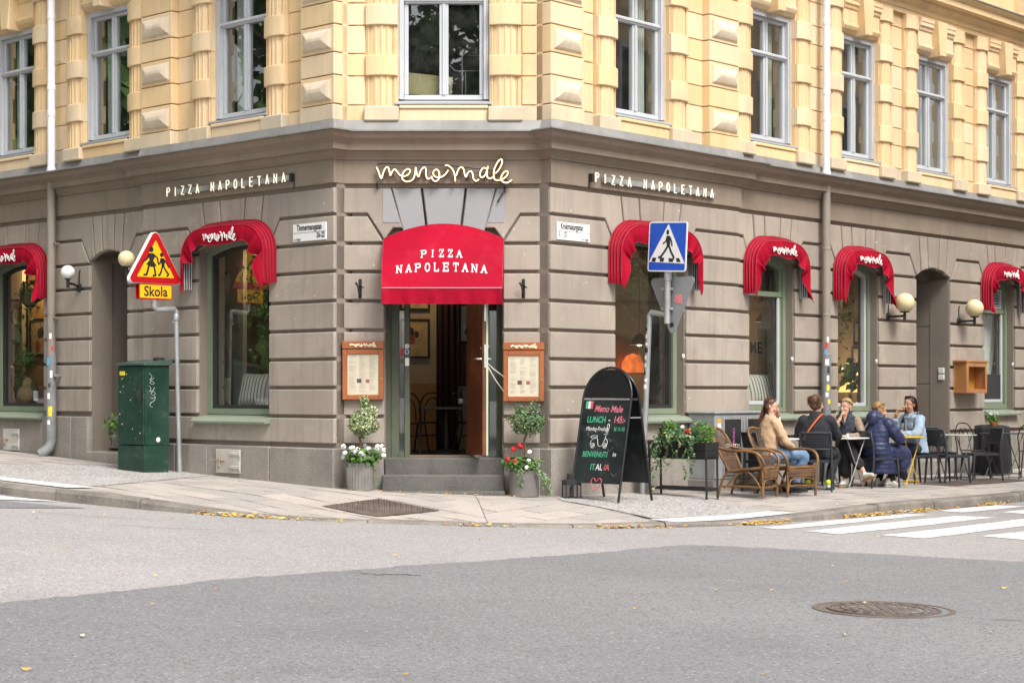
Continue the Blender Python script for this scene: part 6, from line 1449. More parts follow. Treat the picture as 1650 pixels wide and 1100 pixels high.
# wire bistro chair and folded metal chair at the right edge
def bistro(u, d, rz, label):
    t = thing('bistro_chair', label, 'chair', RP(u, d), rz, 'black metal bistro chairs'); TB = lambda pts, r, nm: MB().tube(catmull(pts, 5), r, 6).build(nm, m_black, t, 60)
    MB().lathe([(0, .445), (.19, .445), (.195, .45), (.19, .456), (0, .456)], 28).build('seat', m_black, t, 40)
    TB([(-.18, .24, 0), (-.18, .17, .45), (-.20, .20, .70), (-.12, .235, .86), (0, .245, .89), (.12, .235, .86), (.20, .20, .70), (.18, .17, .45), (.18, .24, 0)], .010, 'back_hoop')
    TB([(-.12, .17, .46), (-.09, .22, .74), (-.03, .235, .80), (0, .22, .70)], .007, 'back_scroll'); TB([(.12, .17, .46), (.09, .22, .74), (.03, .235, .80), (0, .22, .70)], .007, 'back_scroll')
    for sx in (-1, 1): TB([(sx * .14, -.12, .445), (sx * .17, -.2, .2), (sx * .19, -.24, 0)], .010, 'leg')
bistro(8.42, .82, 30, 'black wire bistro chair with arched scrolled back'); bistro(9.05, 1.42, 160, 'black metal chair cut by the right picture edge')
def cloth():
    b = RP(9.55, .55); t = thing('draped_chair_stack', 'stacked chairs under a black cloth beneath the orange bowl', 'covered furniture', b, AR)
    def f(u, v):
        a = u * 2 * math.pi; k = 1 / max(abs(math.cos(a)), abs(math.sin(a))); k = k ** .75; rx, ry = .27 + .05 * (1 - v) + .025 * math.sin(a * 9) * (1 - v), .20 + .05 * (1 - v) + .02 * math.sin(a * 9 + 1) * (1 - v)
        z = .80 * min(1, v / .8); s = 1 if v < .8 else (1 - v) / .2; return (rx * math.cos(a) * k * s, ry * math.sin(a) * k * s, .03 + z + (.012 * math.sin(a * 3) if v > .7 else 0))
    MB().surf(f, 64, 14).build('black_cloth', mat('cloth_black', (.022, .022, .023), .85, .2, 8, .2), t, 180)
    for x in (-.3, .3):
        for y in (-.18, .18): MB().tube([(x, y, 0), (x, y, .5)], .014, 6).build('leg', m_black, t)
cloth()
# black bag under the tables
t = thing('shoulder_bag', 'black bag lying on the pavement behind the cane armchair', 'bag', RP(3.5, .95), 30)
MB().ball((0, 0, .07), .2, 16, sx=1.0, sy=.55, sz=.40).build('bag_body', mat('bag_black', (.015, .015, .016), .6), t, 180); MB().tube(catmull([(-.15, 0, .1), (-.1, -.05, .2), (.05, -.06, .22), (.15, 0, .1)], 5), .008, 6).build('bag_strap', mat('bag_black', (.015, .015, .016)), t, 60)
# ------------------------------------------------------------ people (local frame: facing -y, +x is to the right seen from the front)
m_skin = mat('skin_light', (.56, .33, .235), .5, .08, 20, 0, trans=.12); m_skin2 = mat('skin_olive', (.44, .24, .155), .5, .08, 20, 0, trans=.12)
FOLD = bpy.data.textures.new('cloth_folds', 'CLOUDS'); FOLD.noise_scale = .11; FOLD.noise_depth = 1
HAIRT = bpy.data.textures.new('hair_locks', 'CLOUDS'); HAIRT.noise_scale = .022; HAIRT.noise_depth = 1
def remesh(o, vox, sm=6, fac=.5):
    m = o.modifiers.new('remesh', 'REMESH'); m.mode = 'VOXEL'; m.voxel_size = vox; m.use_smooth_shade = True
    s = o.modifiers.new('smooth', 'SMOOTH'); s.iterations = sm; s.factor = fac
    kind = o.name.split('.')[0]
    if kind in ('jacket', 'denim_jacket', 'tan_jacket', 'trousers', 'jeans', 'sleeve', 'quilted_vest', 'puffer_coat', 'hair', 'ponytail', 'hair_bun'):
        d = o.modifiers.new('folds', 'DISPLACE'); hr = kind in ('hair', 'ponytail', 'hair_bun'); d.texture = HAIRT if hr else FOLD; d.texture_coords = 'LOCAL'; d.mid_level = .5
        d.strength = .012 if hr else .016 if kind == 'puffer_coat' else .026
    return o
V3 = Vector
def limb(mb, pts, rs, n=12, k=6, mod=None, cap=True):
    P = catmull(pts, k); R = [p.x for p in catmull([(r, 0, 0) for r in rs], k)]
    if mod: R = [r * mod(i / (len(R) - 1)) for i, r in enumerate(R)]
    mb.tube(P, R, n)
    if cap: mb.ball(P[0], R[0], n); mb.ball(P[-1], R[-1], n)
def loft(mb, rings, n=20):
    """torso from elliptical rings: (centre, rx, ry, yaw)"""
    vs_ = []
    for c, rx, ry, yaw in rings:
        cy, sy = math.cos(yaw), math.sin(yaw)
        for k in range(n):
            a = 2 * math.pi * k / n; x, y = rx * math.cos(a), ry * math.sin(a); vs_.append((c[0] + x * cy - y * sy, c[1] + x * sy + y * cy, c[2]))
    m = len(rings); F = [(i * n + k, i * n + (k + 1) % n, (i + 1) * n + (k + 1) % n, (i + 1) * n + k) for i in range(m - 1) for k in range(n)] + [tuple(range(n))[::-1], tuple(range((m - 1) * n, m * n))]
    mb.add(vs_, F)
def hand(mb, wrist, palm_dir, up, s=1.0, curl=.5, side=1):
    """palm and five separate bent fingers; palm_dir along the fingers, up = back of the hand"""
    d = V3(palm_dir).normalized(); u = V3(up); u = (u - d * u.dot(d)).normalized(); x = d.cross(u) * side; w = V3(wrist)
    P = lambda a, b, c: w + x * (a * s) + d * (b * s) + u * (c * s)
    mb.tube([P(0, -.01, 0), P(0, .03, 0), P(0, .085, -.003)], [.024 * s, .034 * s, .036 * s], 10, flat=.5)
    for k, (ax, L) in enumerate(((-.030, .062), (-.010, .074), (.010, .070), (.028, .054))):
        c1, c2 = curl * .9, curl * 1.9; a = P(ax, .075, 0); b = P(ax * 1.15, .075 + L * .5 * math.cos(c1), -L * .5 * math.sin(c1)); e = b + d * (L * .55 * math.cos(c2) * s) - u * (L * .55 * math.sin(c2) * s)
        mb.tube([a, b, e], [.0098 * s, .0092 * s, .0075 * s], 7); mb.ball(e, .0076 * s, 7)
    a = P(-.028, .02, -.005); b = P(-.052, .055, -.02); e = P(-.045, .088, -.035); mb.tube([a, b, e], [.014 * s, .011 * s, .009 * s], 7); mb.ball(e, .009 * s, 7)
def head(t, body_mb, c, M, sk, s=1.0):
    """head with nose, ears, chin joined into the body; eyes, brows, lips as small parts. M maps head space (facing -y) to local"""
    def B(p, r, sx=1, sy=1, sz=1, n=16):
        q = MB(); q.ball(p, r, n, sx, sy, sz); body_mb.add(q.v, q.f, M)
    B((0, .012 * s, .035 * s), .088 * s, .92, 1.08, 1.02); B((0, -.012 * s, -.035 * s), .066 * s, .98, 1.05, 1.15); B((0, -.045 * s, -.088 * s), .030 * s, 1.1, 1, .9)
    q = MB(); q.tube([(0, -.082 * s, .022 * s), (0, -.098 * s, -.005 * s), (0, -.112 * s, -.024 * s), (0, -.092 * s, -.036 * s)], [.009 * s, .012 * s, .016 * s, .012 * s], 8); body_mb.add(q.v, q.f, M)
    for sx in (-1, 1): B((sx * .082 * s, .015 * s, -.005 * s), .026 * s, .4, .8, 1.25, 10); B((sx * .045 * s, -.068 * s, -.028 * s), .024 * s, 1, .8, .8, 10)
    for sx in (-1, 1):
        e = MB(M); e.ball((sx * .032 * s, -.086 * s, .008 * s), .0105 * s, 10, 1.3, .5, .75); e = e.build('eye', mat('eye_white', (.55, .52, .5), .3), t, 180)
        i = MB(M); i.ball((sx * .032 * s, -.0915 * s, .008 * s), .0062 * s, 8, 1, .5, 1); i.build('iris', mat('iris_dark', (.03, .018, .012), .2), e, 180)
        b = MB(M); b.tube([(sx * .016 * s, -.094 * s, .027 * s), (sx * .034 * s, -.095 * s, .032 * s), (sx * .052 * s, -.084 * s, .026 * s)], [.003 * s, .004 * s, .002 * s], 6); b.build('eyebrow', mat('brow', (.06, .035, .02), .7), t)
    l = MB(M); l.tube([(-.024 * s, -.083 * s, -.062 * s), (0, -.094 * s, -.060 * s), (.024 * s, -.083 * s, -.062 * s)], [.003 * s, .007 * s, .003 * s], 7); l.build('lips', mat('lips', (.42, .13, .11), .4), t, 60)
def shoe(t, ankle, toe_dir, m, sole, s=1.0, tip=0):
    d = V3((toe_dir[0], toe_dir[1], 0)).normalized(); a = V3(ankle); x = V3((-d.y, d.x, 0)); M_ = Matrix(((x.x, -d.x, 0, a.x), (x.y, -d.y, 0, a.y), (0, 0, 1, a.z), (0, 0, 0, 1))) @ Matrix.Rotation(tip, 4, 'X')
    o = MB(M_); o.tube([(0, .045, -.035), (0, .02, -.03), (0, -.06, -.045), (0, -.13, -.056), (0, -.17, -.062)], [.036 * s, .043 * s, .044 * s, .042 * s, .028 * s], 12); o.ball((0, .04, -.045), .036, 10); o.ball((0, -.165, -.062), .030, 10, 1.15, 1, .8); o.tube([(0, .015, -.03), (0, .008, .03)], [.042, .036], 12)
    sh = o.build('shoe', m, t); remesh(sh, .008, 4)
    q = MB(M_); q.prism(rounded([(-.036, -.20), (.036, -.20), (.042, -.08), (.036, .08), (-.036, .08), (-.042, -.08)], .02), .075, .096, .004, Matrix(((1, 0, 0, 0), (0, 0, 1, 0), (0, -1, 0, 0), (0, 0, 0, 1)))); q.build('sole', sole, sh)
    l = MB(M_)
    for k in range(4): l.tube([(-.02, -.045 - k * .022, .004 - k * .009), (.02, -.05 - k * .022, .004 - k * .009)], .004, 5)
    l.build('laces', m_fw, sh)
def HM(c, yaw=0, pitch=0, roll=0): return Matrix.Translation(c) @ Matrix.Rotation(rad(yaw), 4, 'Z') @ Matrix.Rotation(rad(pitch), 4, 'X') @ Matrix.Rotation(rad(roll), 4, 'Y')
def hair_strands(t, M, fn, n, r, m, nm='hair_strands', seed=1):
    mb = MB(M); rs = random.Random(seed)
    for k in range(n): mb.tube(catmull(fn(k, rs), 4), r, 4)
    return tag(mb.build(nm, m, t, 60), kind='stuff')
def hair_cap(t, M, m, s=1.0, low=-.02, back=1.0, front=.06, vox=.009):
    """hair shell over the skull leaving the face free"""
    mb = MB(M); rs = random.Random(5); mb.ball((0, .034 * s, .050 * s), .097 * s, 18, .95, 1.04, .96); mb.ball((0, .055 * s, low * s), .075 * s * back, 14, 1.0, .75, 1.1)
    for sx in (-1, 1): mb.ball((sx * .068 * s, .040 * s, .0), .046 * s, 12, .55, 1.0, 1.35)
    o = mb.build('hair', m, t); remesh(o, vox, 3); return o
def person(loc, rz, label): return thing('person', label, 'person', loc, rz)
def finish(t, b, sk, vox=.0075): o = b.build('body', sk, t); remesh(o, vox, 3); return o
SEAT = .46
# --- man in black, back to the viewer
def man():
    t = person(RP(4.02, .95), 160, 'man in black jacket with orange strap, seen from behind'); B = MB(); hm = HM((.0, -.06, 1.215), -22, 8)
    loft(B, [((0, .02, .44), .16, .13, 0), ((0, .02, .60), .15, .11, 0), ((0, .0, .80), .17, .11, 0), ((0, -.03, .98), .15, .09, 0), ((0, -.035, 1.06), .06, .06, 0)]); limb(B, [(0, -.03, 1.02), (0, -.05, 1.12), (0, -.055, 1.18)], [.062, .055, .055])
    limb(B, [(.20, -.03, .98), (.27, -.14, .78), (.17, -.34, .74)], [.055, .045, .03]); limb(B, [(-.20, -.03, .98), (-.27, -.12, .76), (-.14, -.34, .74)], [.055, .045, .03])
    hand(B, (.17, -.35, .74), (-.3, -1, -.05), (0, 0, 1), 1, .3, 1); hand(B, (-.14, -.36, .74), (.3, -1, -.05), (0, 0, 1), 1, .3, -1)
    for sx in (-1, 1): limb(B, [(sx * .09, .0, .50), (sx * .17, -.36, .50), (sx * .16, -.14, .26), (sx * .15, -.02, .10)] if False else [(sx * .09, .0, .50), (sx * .17, -.40, .50), (sx * .16, -.32, .28), (sx * .14, -.22, .09)], [.085, .065, .05, .035])
    head(t, B, None, hm, m_skin); body = finish(t, B, m_skin)
    J = MB(); loft(J, [((0, .035, .47), .185, .155, 0), ((0, .04, .58), .19, .15, 0), ((0, .03, .76), .205, .15, 0), ((0, .005, .92), .215, .135, 0), ((0, -.015, 1.01), .185, .105, 0), ((0, -.02, 1.07), .10, .085, 0), ((0, -.03, 1.115), .075, .075, 0)])
    for sx in (-1, 1): limb(J, [(sx * .18, -.01, .985), (sx * .275, -.13, .77), (sx * .19, -.30, .745)], [.088, .070, .052], mod=lambda q: 1 + .05 * math.sin(q * 40))
    j = J.build('jacket', mat('cloth_black_jacket', (.016, .018, .022), .85, .25, 10, .4, 30, (.03, .033, .04), .6), t); remesh(j, .011, 4)
    MB().tube(catmull([(-.10, -.045, 1.075), (-.075, .075, 1.06), (.02, .160, .93), (.13, .175, .76), (.195, .12, .60)], 8), .016, 8, flat=.5).build('bag_strap', mat('strap_orange', (.62, .12, .025), .6), t, 60)
    T = MB(); loft(T, [((0, .02, .43), .18, .155, 0), ((0, .02, .55), .175, .14, 0)])
    for sx in (-1, 1): limb(T, [(sx * .09, .0, .51), (sx * .19, -.40, .515), (sx * .17, -.32, .30), (sx * .145, -.22, .10)], [.105, .088, .07, .058])
    remesh(T.build('trousers', mat('cloth_trousers_dark', (.018, .020, .027), .9, .2, 10, .3, 30), t), .012, 4)
    for sx in (-1, 1): shoe(t, (sx * .145, -.20, .10), (sx * .1, -1), mat('shoe_white', (.62, .62, .58), .6, .1), mat('sole_black', (.02, .02, .02)), 1.05)
    for sx in (-1, 1): MB().ball((sx * .145, -.15, .11), .042, 12, 1, .8, 1.0).build('heel_tab', mat('hivis_yellow', (.62, .72, .02), .5), t, 180)
    h = hair_cap(t, hm, mat('hair_brown', (.085, .045, .022), .6, .4, 60, .4, 90, (.15, .085, .045), .6), 1.0, -.015, .95)
    hair_strands(t, hm, lambda k, r: (lambda a, b: [V3((math.sin(a) * .07 * (1 - .3 * b), .03 - math.cos(a) * .07 * (.2 + b), .13 - .02 * b)), V3((math.sin(a) * .095, .03 + .05 * b + .03, .09)), V3((math.sin(a) * .092, .05 + .05 * b, .01 - .04 * r.random()))])(r.uniform(-3, 3), r.random()), 90, .0035, mat('hair_brown', (.1, .05, .03)), seed=2)
man()
# --- blond woman facing left, legs crossed, hand at her mouth
def blond():
    t = person(RP(5.22, .66), -18, 'blond woman in quilted navy vest with crossed legs, hand to her mouth'); B = MB(); hm = HM((.0, -.11, 1.165), -26, 6)
    loft(B, [((0, .02, .44), .16, .13, 0), ((0, .02, .60), .135, .10, 0), ((0, -.01, .80), .15, .10, 0), ((0, -.05, .96), .14, .08, 0), ((0, -.06, 1.04), .05, .05, 0)]); limb(B, [(0, -.055, 1.0), (0, -.08, 1.09), (0, -.095, 1.15)], [.055, .046, .046])
    limb(B, [(-.17, -.05, .96), (-.21, -.22, .78), (-.06, -.24, 1.0)], [.05, .04, .027]); hand(B, (-.055, -.24, 1.0), (.35, .05, 1), (-.7, -.7, 0), .95, 1.0, 1)
    limb(B, [(.17, -.05, .96), (.235, -.18, .75), (.02, -.36, .735)], [.05, .04, .027]); hand(B, (.01, -.365, .735), (-1, -.25, 0), (0, 0, 1), .95, .3, 1)
    # left leg on the ground, right leg crossed over
    limb(B, [(-.08, .0, .50), (-.02, -.42, .52), (.03, -.38, .28), (.03, -.36, .09)], [.08, .06, .045, .032]); limb(B, [(.09, .0, .52), (.06, -.40, .61), (.24, -.50, .36), (.33, -.54, .20)], [.08, .062, .045, .032])
    head(t, B, None, hm, m_skin, .95); finish(t, B, m_skin)
    J = MB(); 
    q = lambda z: 1 + .018 * math.sin(z * 75)
    zs_ = [.50 + i * .028 for i in range(20)]
    def rr(z): 
        a = [(.50, .185, .15), (.62, .165, .13), (.80, .18, .13), (.93, .178, .11), (1.03, .14, .09)]
        for (z0, x0, y0), (z1, x1, y1) in zip(a, a[1:]):
            if z <= z1: f = (z - z0) / (z1 - z0); return x0 + (x1 - x0) * f, y0 + (y1 - y0) * f
        return a[-1][1:]
    loft(J, [((0, .025 - .085 * smooth(.5, 1.0, z), z), rr(z)[0] * q(z), rr(z)[1] * q(z), 0) for z in zs_] + [((0, -.055, 1.05), .105, .085, 0), ((0, -.055, 1.09), .085, .078, 0)])
    remesh(J.build('quilted_vest', mat('vest_navy', (.026, .031, .045), .6, .2, 8, .5, 26, (.05, .057, .075), .5), t), .010, 2)
    C = MB()       # open collar front
    C.prism([(-.05, 1.12), (.05, 1.12), (.0, .93)], -.19, -.172); C.build('neckline_skin', m_skin, t)
    for sx in (-1, 1):
        L = MB(); L.tube(catmull([(sx * .085, -.02, 1.10), (sx * .075, -.13, 1.07), (sx * .03, -.185, .96), (0, -.19, .90)], 5), [.02] * 16, 8, flat=.5); L.build('collar', mat('vest_navy', (.03, .03, .05)), t, 60)
    S = MB(); limb(S, [(.165, -.05, .955), (.24, -.18, .76), (.08, -.325, .74)], [.075, .062, .05]); S = S.build('sleeve', mat('sleeve_taupe', (.27, .20, .155), .8, .1, 10, .3, 30), t); remesh(S, .010, 4)
    S = MB(); limb(S, [(-.165, -.05, .955), (-.215, -.21, .79), (-.115, -.225, .90)], [.075, .062, .05]); S = S.build('sleeve', mat('sleeve_taupe', (.3, .2, .2)), t); remesh(S, .010, 4)
    S = MB(); S.tube([(.085, -.325, .74), (.045, -.35, .738)], [.044, .04], 14); S.build('cuff', m_fw, t, 60)
    T = MB(); loft(T, [((0, .02, .43), .18, .155, 0), ((0, .02, .55), .17, .14, 0)]); limb(T, [(-.08, .0, .51), (-.02, -.43, .525), (.03, -.38, .36), (.03, -.37, .21)], [.10, .082, .08, .085]); limb(T, [(.09, .0, .53), (.06, -.42, .62), (.18, -.475, .44), (.245, -.51, .34)], [.10, .082, .08, .082])
    remesh(T.build('trousers', mat('cloth_trousers_black', (.014, .016, .018), .9, .2, 10, .3, 30), t), .012, 4)
    m_s = mat('sneaker_offwhite', (.60, .57, .51), .7, .1, 10); m_so = mat('sole_gum', (.36, .20, .09), .7)
    shoe(t, (.03, -.365, .10), (-.25, -1), m_s, m_so, .95); shoe(t, (.34, -.55, .20), (.9, -1), m_s, m_so, .95, -.35)
    hb = mat('hair_blond', (.40, .27, .125), .5, .35, 60, .4, 90, (.20, .12, .055), .7); hair_cap(t, hm, hb, .97, -.01, .85)
    M_ = MB(hm); M_.ball((0, .115, .0), .042, 12, 1, 1, 1.1); remesh(M_.build('hair_bun', hb, t), .009, 2)
    hair_strands(t, hm, lambda k, r: (lambda a: [V3((math.sin(a) * .03, -.075 + .02 * abs(a), .105)), V3((math.sin(a) * .088, -.03, .09)), V3((math.sin(a) * .096, .05, .04)), V3((math.sin(a) * .05, .11, .0))])(r.uniform(-1.5, 1.5)), 90, .0032, hb, seed=3)
    for sx in (1,): MB(hm).ball((sx * .082, .005, -.038), .009, 8).build('earring', mat('pearl', (.7, .66, .58), .25), t, 180)
blond()
# --- woman in a long navy puffer coat, back to the viewer
def puffer():
    t = person(RP(5.34, 1.04), 128, 'woman in long quilted navy coat with orange shoulder bag, seen from behind'); B = MB(); hm = HM((0, -.08, 1.12), -24, 10)
    loft(B, [((0, .02, .44), .16, .13, 0), ((0, .02, .60), .14, .10, 0), ((0, -.01, .80), .15, .10, 0), ((0, -.05, .93), .14, .08, 0), ((0, -.06, 1.0), .05, .05, 0)]); limb(B, [(0, -.055, .96), (0, -.07, 1.05), (0, -.075, 1.11)], [.055, .047, .047])
    for sx in (-1, 1): limb(B, [(sx * .17, -.05, .92), (sx * .24, -.20, .72), (sx * .12, -.38, .74)], [.05, .04, .027]); hand(B, (sx * .11, -.39, .74), (-sx * .4, -1, 0), (0, 0, 1), .95, .4, sx)
    for sx in (-1, 1): limb(B, [(sx * .09, .0, .50), (sx * .12, -.38, .50), (sx * .11, -.28, .26), (sx * .10, -.16, .09)], [.08, .062, .045, .032])
    head(t, B, None, hm, m_skin, .95); finish(t, B, m_skin)
    TT = MB()
    for sx in (-1, 1): limb(TT, [(sx * .09, .0, .50), (sx * .12, -.38, .50), (sx * .11, -.28, .28), (sx * .10, -.17, .11)], [.10, .08, .062, .052])
    remesh(TT.build('trousers', mat('cloth_trousers_black', (.02, .02, .02)), t), .012, 3)
    J = MB(); rings = []; n = 46
    for i in range(n):
        z = .20 + i * (.80 / (n - 1)); k = 1 + .040 * abs(math.sin((z - .2) * math.pi / .066)) - .02; a = [(.20, .25, .235), (.36, .25, .24), (.52, .235, .21), (.70, .205, .165), (.86, .215, .15), (.96, .185, .12), (1.01, .12, .10)]
        for (z0, x0, y0), (z1, x1, y1) in zip(a, a[1:]):
            if z <= z1 + 1e-6: f = (z - z0) / (z1 - z0); rx, ry = x0 + (x1 - x0) * f, y0 + (y1 - y0) * f; break
        yy = -.10 * (1 - smooth(.3, .6, z)) - .05 * smooth(.7, 1.0, z) + .02
        rings.append(((0, yy, z), rx * k, ry * k, 0))
    loft(J, rings, 28)
    for sx in (-1, 1): limb(J, [(sx * .175, -.04, .93), (sx * .265, -.19, .72), (sx * .15, -.34, .745)], [.092, .078, .058], n=14, k=14, mod=lambda q: 1 + .07 * abs(math.sin(q * 19)))
    for sx in (-1, 1): limb(J, [(sx * .09, .02, .50), (sx * .12, -.22, .50), (sx * .13, -.43, .47), (sx * .125, -.42, .34)], [.14, .135, .125, .12], n=14, k=14, mod=lambda q: 1 + .05 * abs(math.sin(q * 22)))
    limb(J, [(0, .06, .985), (0, .075, 1.03), (0, .06, 1.06)], [.11, .105, .08]); limb(J, [(-.09, .0, 1.02), (.0, .09, 1.05), (.09, .0, 1.02)], [.055, .065, .055])
    remesh(J.build('puffer_coat', mat('coat_navy', (.020, .028, .075), .42, .2, 6, .25, 40, (.034, .044, .10), .5), t), .0085, 1)
    for sx in (-1, 1): shoe(t, (sx * .10, -.15, .10), (0, -1), mat('sneaker_offwhite', (.6, .57, .5)), mat('sole_grey', (.35, .34, .32)), .95)
    hb = mat('hair_lightbrown', (.24, .125, .055), .5, .35, 50, .4, 90, (.40, .25, .11), .6); hair_cap(t, hm, hb, .97, -.02, .95)
    P = MB(hm); P.tube(catmull([(.02, .10, -.01), (.05, .12, -.07), (.06, .10, -.15)], 6), [.035, .036, .036, .036, .034, .034, .032, .030, .027, .024, .02, .014, .01], 10); remesh(P.build('ponytail', hb, t), .008, 2)
    hair_strands(t, hm, lambda k, r: (lambda a: [V3((math.sin(a) * .06, -.05, .125)), V3((math.sin(a) * .098, .05, .09)), V3((math.sin(a) * .085, .10, .03)), V3((.02 + math.sin(a) * .02, .115, -.01))])(r.uniform(-1.5, 1.5)), 90, .0034, hb, seed=4)
    MB(hm).tube([(-.075, -.05, .012), (-.086, .01, .015)], .003, 5).tube([(.075, -.05, .012), (.086, .01, .015)], .003, 5).build('glasses_temple', m_black, t)
    MB().tube(catmull([(-.05, .04, 1.045), (.02, .145, .96), (.10, .195, .80), (.20, .16, .64), (.25, .06, .57)], 6), .010, 6, flat=.5).build('bag_strap', mat('strap_beige', (.50, .40, .28), .6), t, 60)
    bg = MB(Matrix.Translation((.275, -.02, .52)) @ Matrix.Rotation(rad(20), 4, 'Z') @ Matrix.Rotation(rad(25), 4, 'Y')); bg.box(-.045, .045, -.12, .12, -.07, .07, .02); bg = bg.build('shoulder_bag', mat('bag_orange', (.50, .12, .025), .45), t)
    for k in range(4): MB(Matrix.Translation((.275, -.02, .52)) @ Matrix.Rotation(rad(20), 4, 'Z') @ Matrix.Rotation(rad(25), 4, 'Y')).box(.046, .052, -.11, .11, -.055 + k * .03, -.04 + k * .03, .003).build('bag_stripe', mat('bag_orange_dark', (.30, .06, .015), .5), bg)
puffer()
# --- woman in a denim jacket, eating
def denim():
    t = person(RP(6.55, .92), -62, 'dark-haired woman in pale denim jacket eating at the yellow table'); B = MB(); hm = HM((0, -.10, 1.20), 14, 6)
    loft(B, [((0, .02, .44), .17, .14, 0), ((0, .02, .60), .14, .10, 0), ((0, -.01, .80), .155, .10, 0), ((0, -.05, .96), .145, .08, 0), ((0, -.06, 1.05), .05, .05, 0)]); limb(B, [(0, -.055, 1.0), (0, -.075, 1.10), (0, -.085, 1.16)], [.055, .047, .047])
    limb(B, [(-.17, -.05, .97), (-.25, -.25, .80), (-.06, -.30, 1.06)], [.05, .04, .027]); hand(B, (-.058, -.30, 1.06), (.3, .25, 1), (-.6, -.8, 0), .95, .9, 1)
    limb(B, [(.17, -.05, .97), (.25, -.20, .76), (.03, -.40, .74)], [.05, .04, .027]); hand(B, (.02, -.405, .74), (-1, -.3, 0), (0, 0, 1), .95, .4, 1)
    for sx in (-1, 1): limb(B, [(sx * .09, .0, .50), (sx * .14, -.42, .50), (sx * .13, -.36, .28), (sx * .12, -.32, .09)], [.085, .065, .048, .034])
    head(t, B, None, hm, m_skin2, .97); finish(t, B, m_skin2)
    J = MB(); loft(J, [((0, .03, .47), .215, .175, 0), ((0, .035, .58), .20, .155, 0), ((0, .01, .76), .195, .145, 0), ((0, -.02, .92), .20, .125, 0), ((0, -.045, 1.02), .165, .10, 0), ((0, -.05, 1.07), .09, .08, 0)])
    for sx, pts in ((1, [(.17, -.045, .97), (.265, -.19, .77), (.09, -.36, .75)]), (-1, [(-.17, -.045, .97), (-.255, -.245, .81), (-.12, -.285, .96)])): limb(J, pts, [.088, .072, .055], mod=lambda q: 1 + .05 * math.sin(q * 45))
    remesh(J.build('denim_jacket', mat('denim_pale', (.27, .36, .46), .85, .18, 7, .4, 40, (.40, .49, .58), .6), t), .011, 3)
    for sx in (-1, 1): MB().tube(catmull([(sx * .075, .01, 1.085), (sx * .085, -.09, 1.07), (sx * .03, -.155, 1.0)], 5), .020, 8, flat=.5).build('collar', mat('denim_pale', (.3, .4, .5)), t, 60)
    MB().box(-.006, .006, -.176, -.168, .55, .98).build('button_placket', mat('denim_seam', (.45, .52, .58)), t)
    for sx in (-1, 1): MB().box(sx * .10 - .045, sx * .10 + .045, -.165, -.155, .84, .92, .004).build('chest_pocket', mat('denim_seam', (.4, .5, .6)), t)
    T = MB(); loft(T, [((0, .02, .43), .19, .16, 0), ((0, .02, .55), .18, .145, 0)])
    for sx in (-1, 1): limb(T, [(sx * .09, .0, .51), (sx * .15, -.43, .515), (sx * .135, -.37, .30), (sx * .12, -.33, .13)], [.108, .090, .08, .082])
    remesh(T.build('trousers', mat('cloth_trousers_navy', (.018, .024, .042), .85, .2, 10, .3, 30), t), .012, 4)
    for sx in (-1, 1): shoe(t, (sx * .12, -.33, .10), (sx * .15, -1), mat('shoe_grey', (.36, .35, .36), .7), mat('sole_white', (.6, .6, .58)), .98)
    hb = mat('hair_dark', (.035, .014, .010), .4, .3, 50, .3, 90, (.07, .03, .022), .6); hair_cap(t, hm, hb, 1.0, -.03, 1.0)
    def long(k, r): a = r.uniform(-2.0, 2.0); f = 1 if abs(a) > .5 else .6; return [V3((math.sin(a) * .04, -.03, .135)), V3((math.sin(a) * .094, .03 - math.cos(a) * .02, .09)), V3((math.sin(a) * .105, .055, -.02)), V3((math.sin(a) * .115, .07 - .04 * abs(math.sin(a)), -.14)), V3((math.sin(a) * (.115 + .03 * r.random()), .05 - .11 * abs(math.sin(a)), -.27 - .10 * r.random()))]
    hair_strands(t, hm, long, 190, .0085, hb, 'long_hair', 5)
    f = MB(); f.ball((.0, -.225, 1.165), .022, 10, 1.4, 1, .7); f.build('bite_of_food', mat('pizza_food', (.4, .3, .2)), t, 180)
denim()
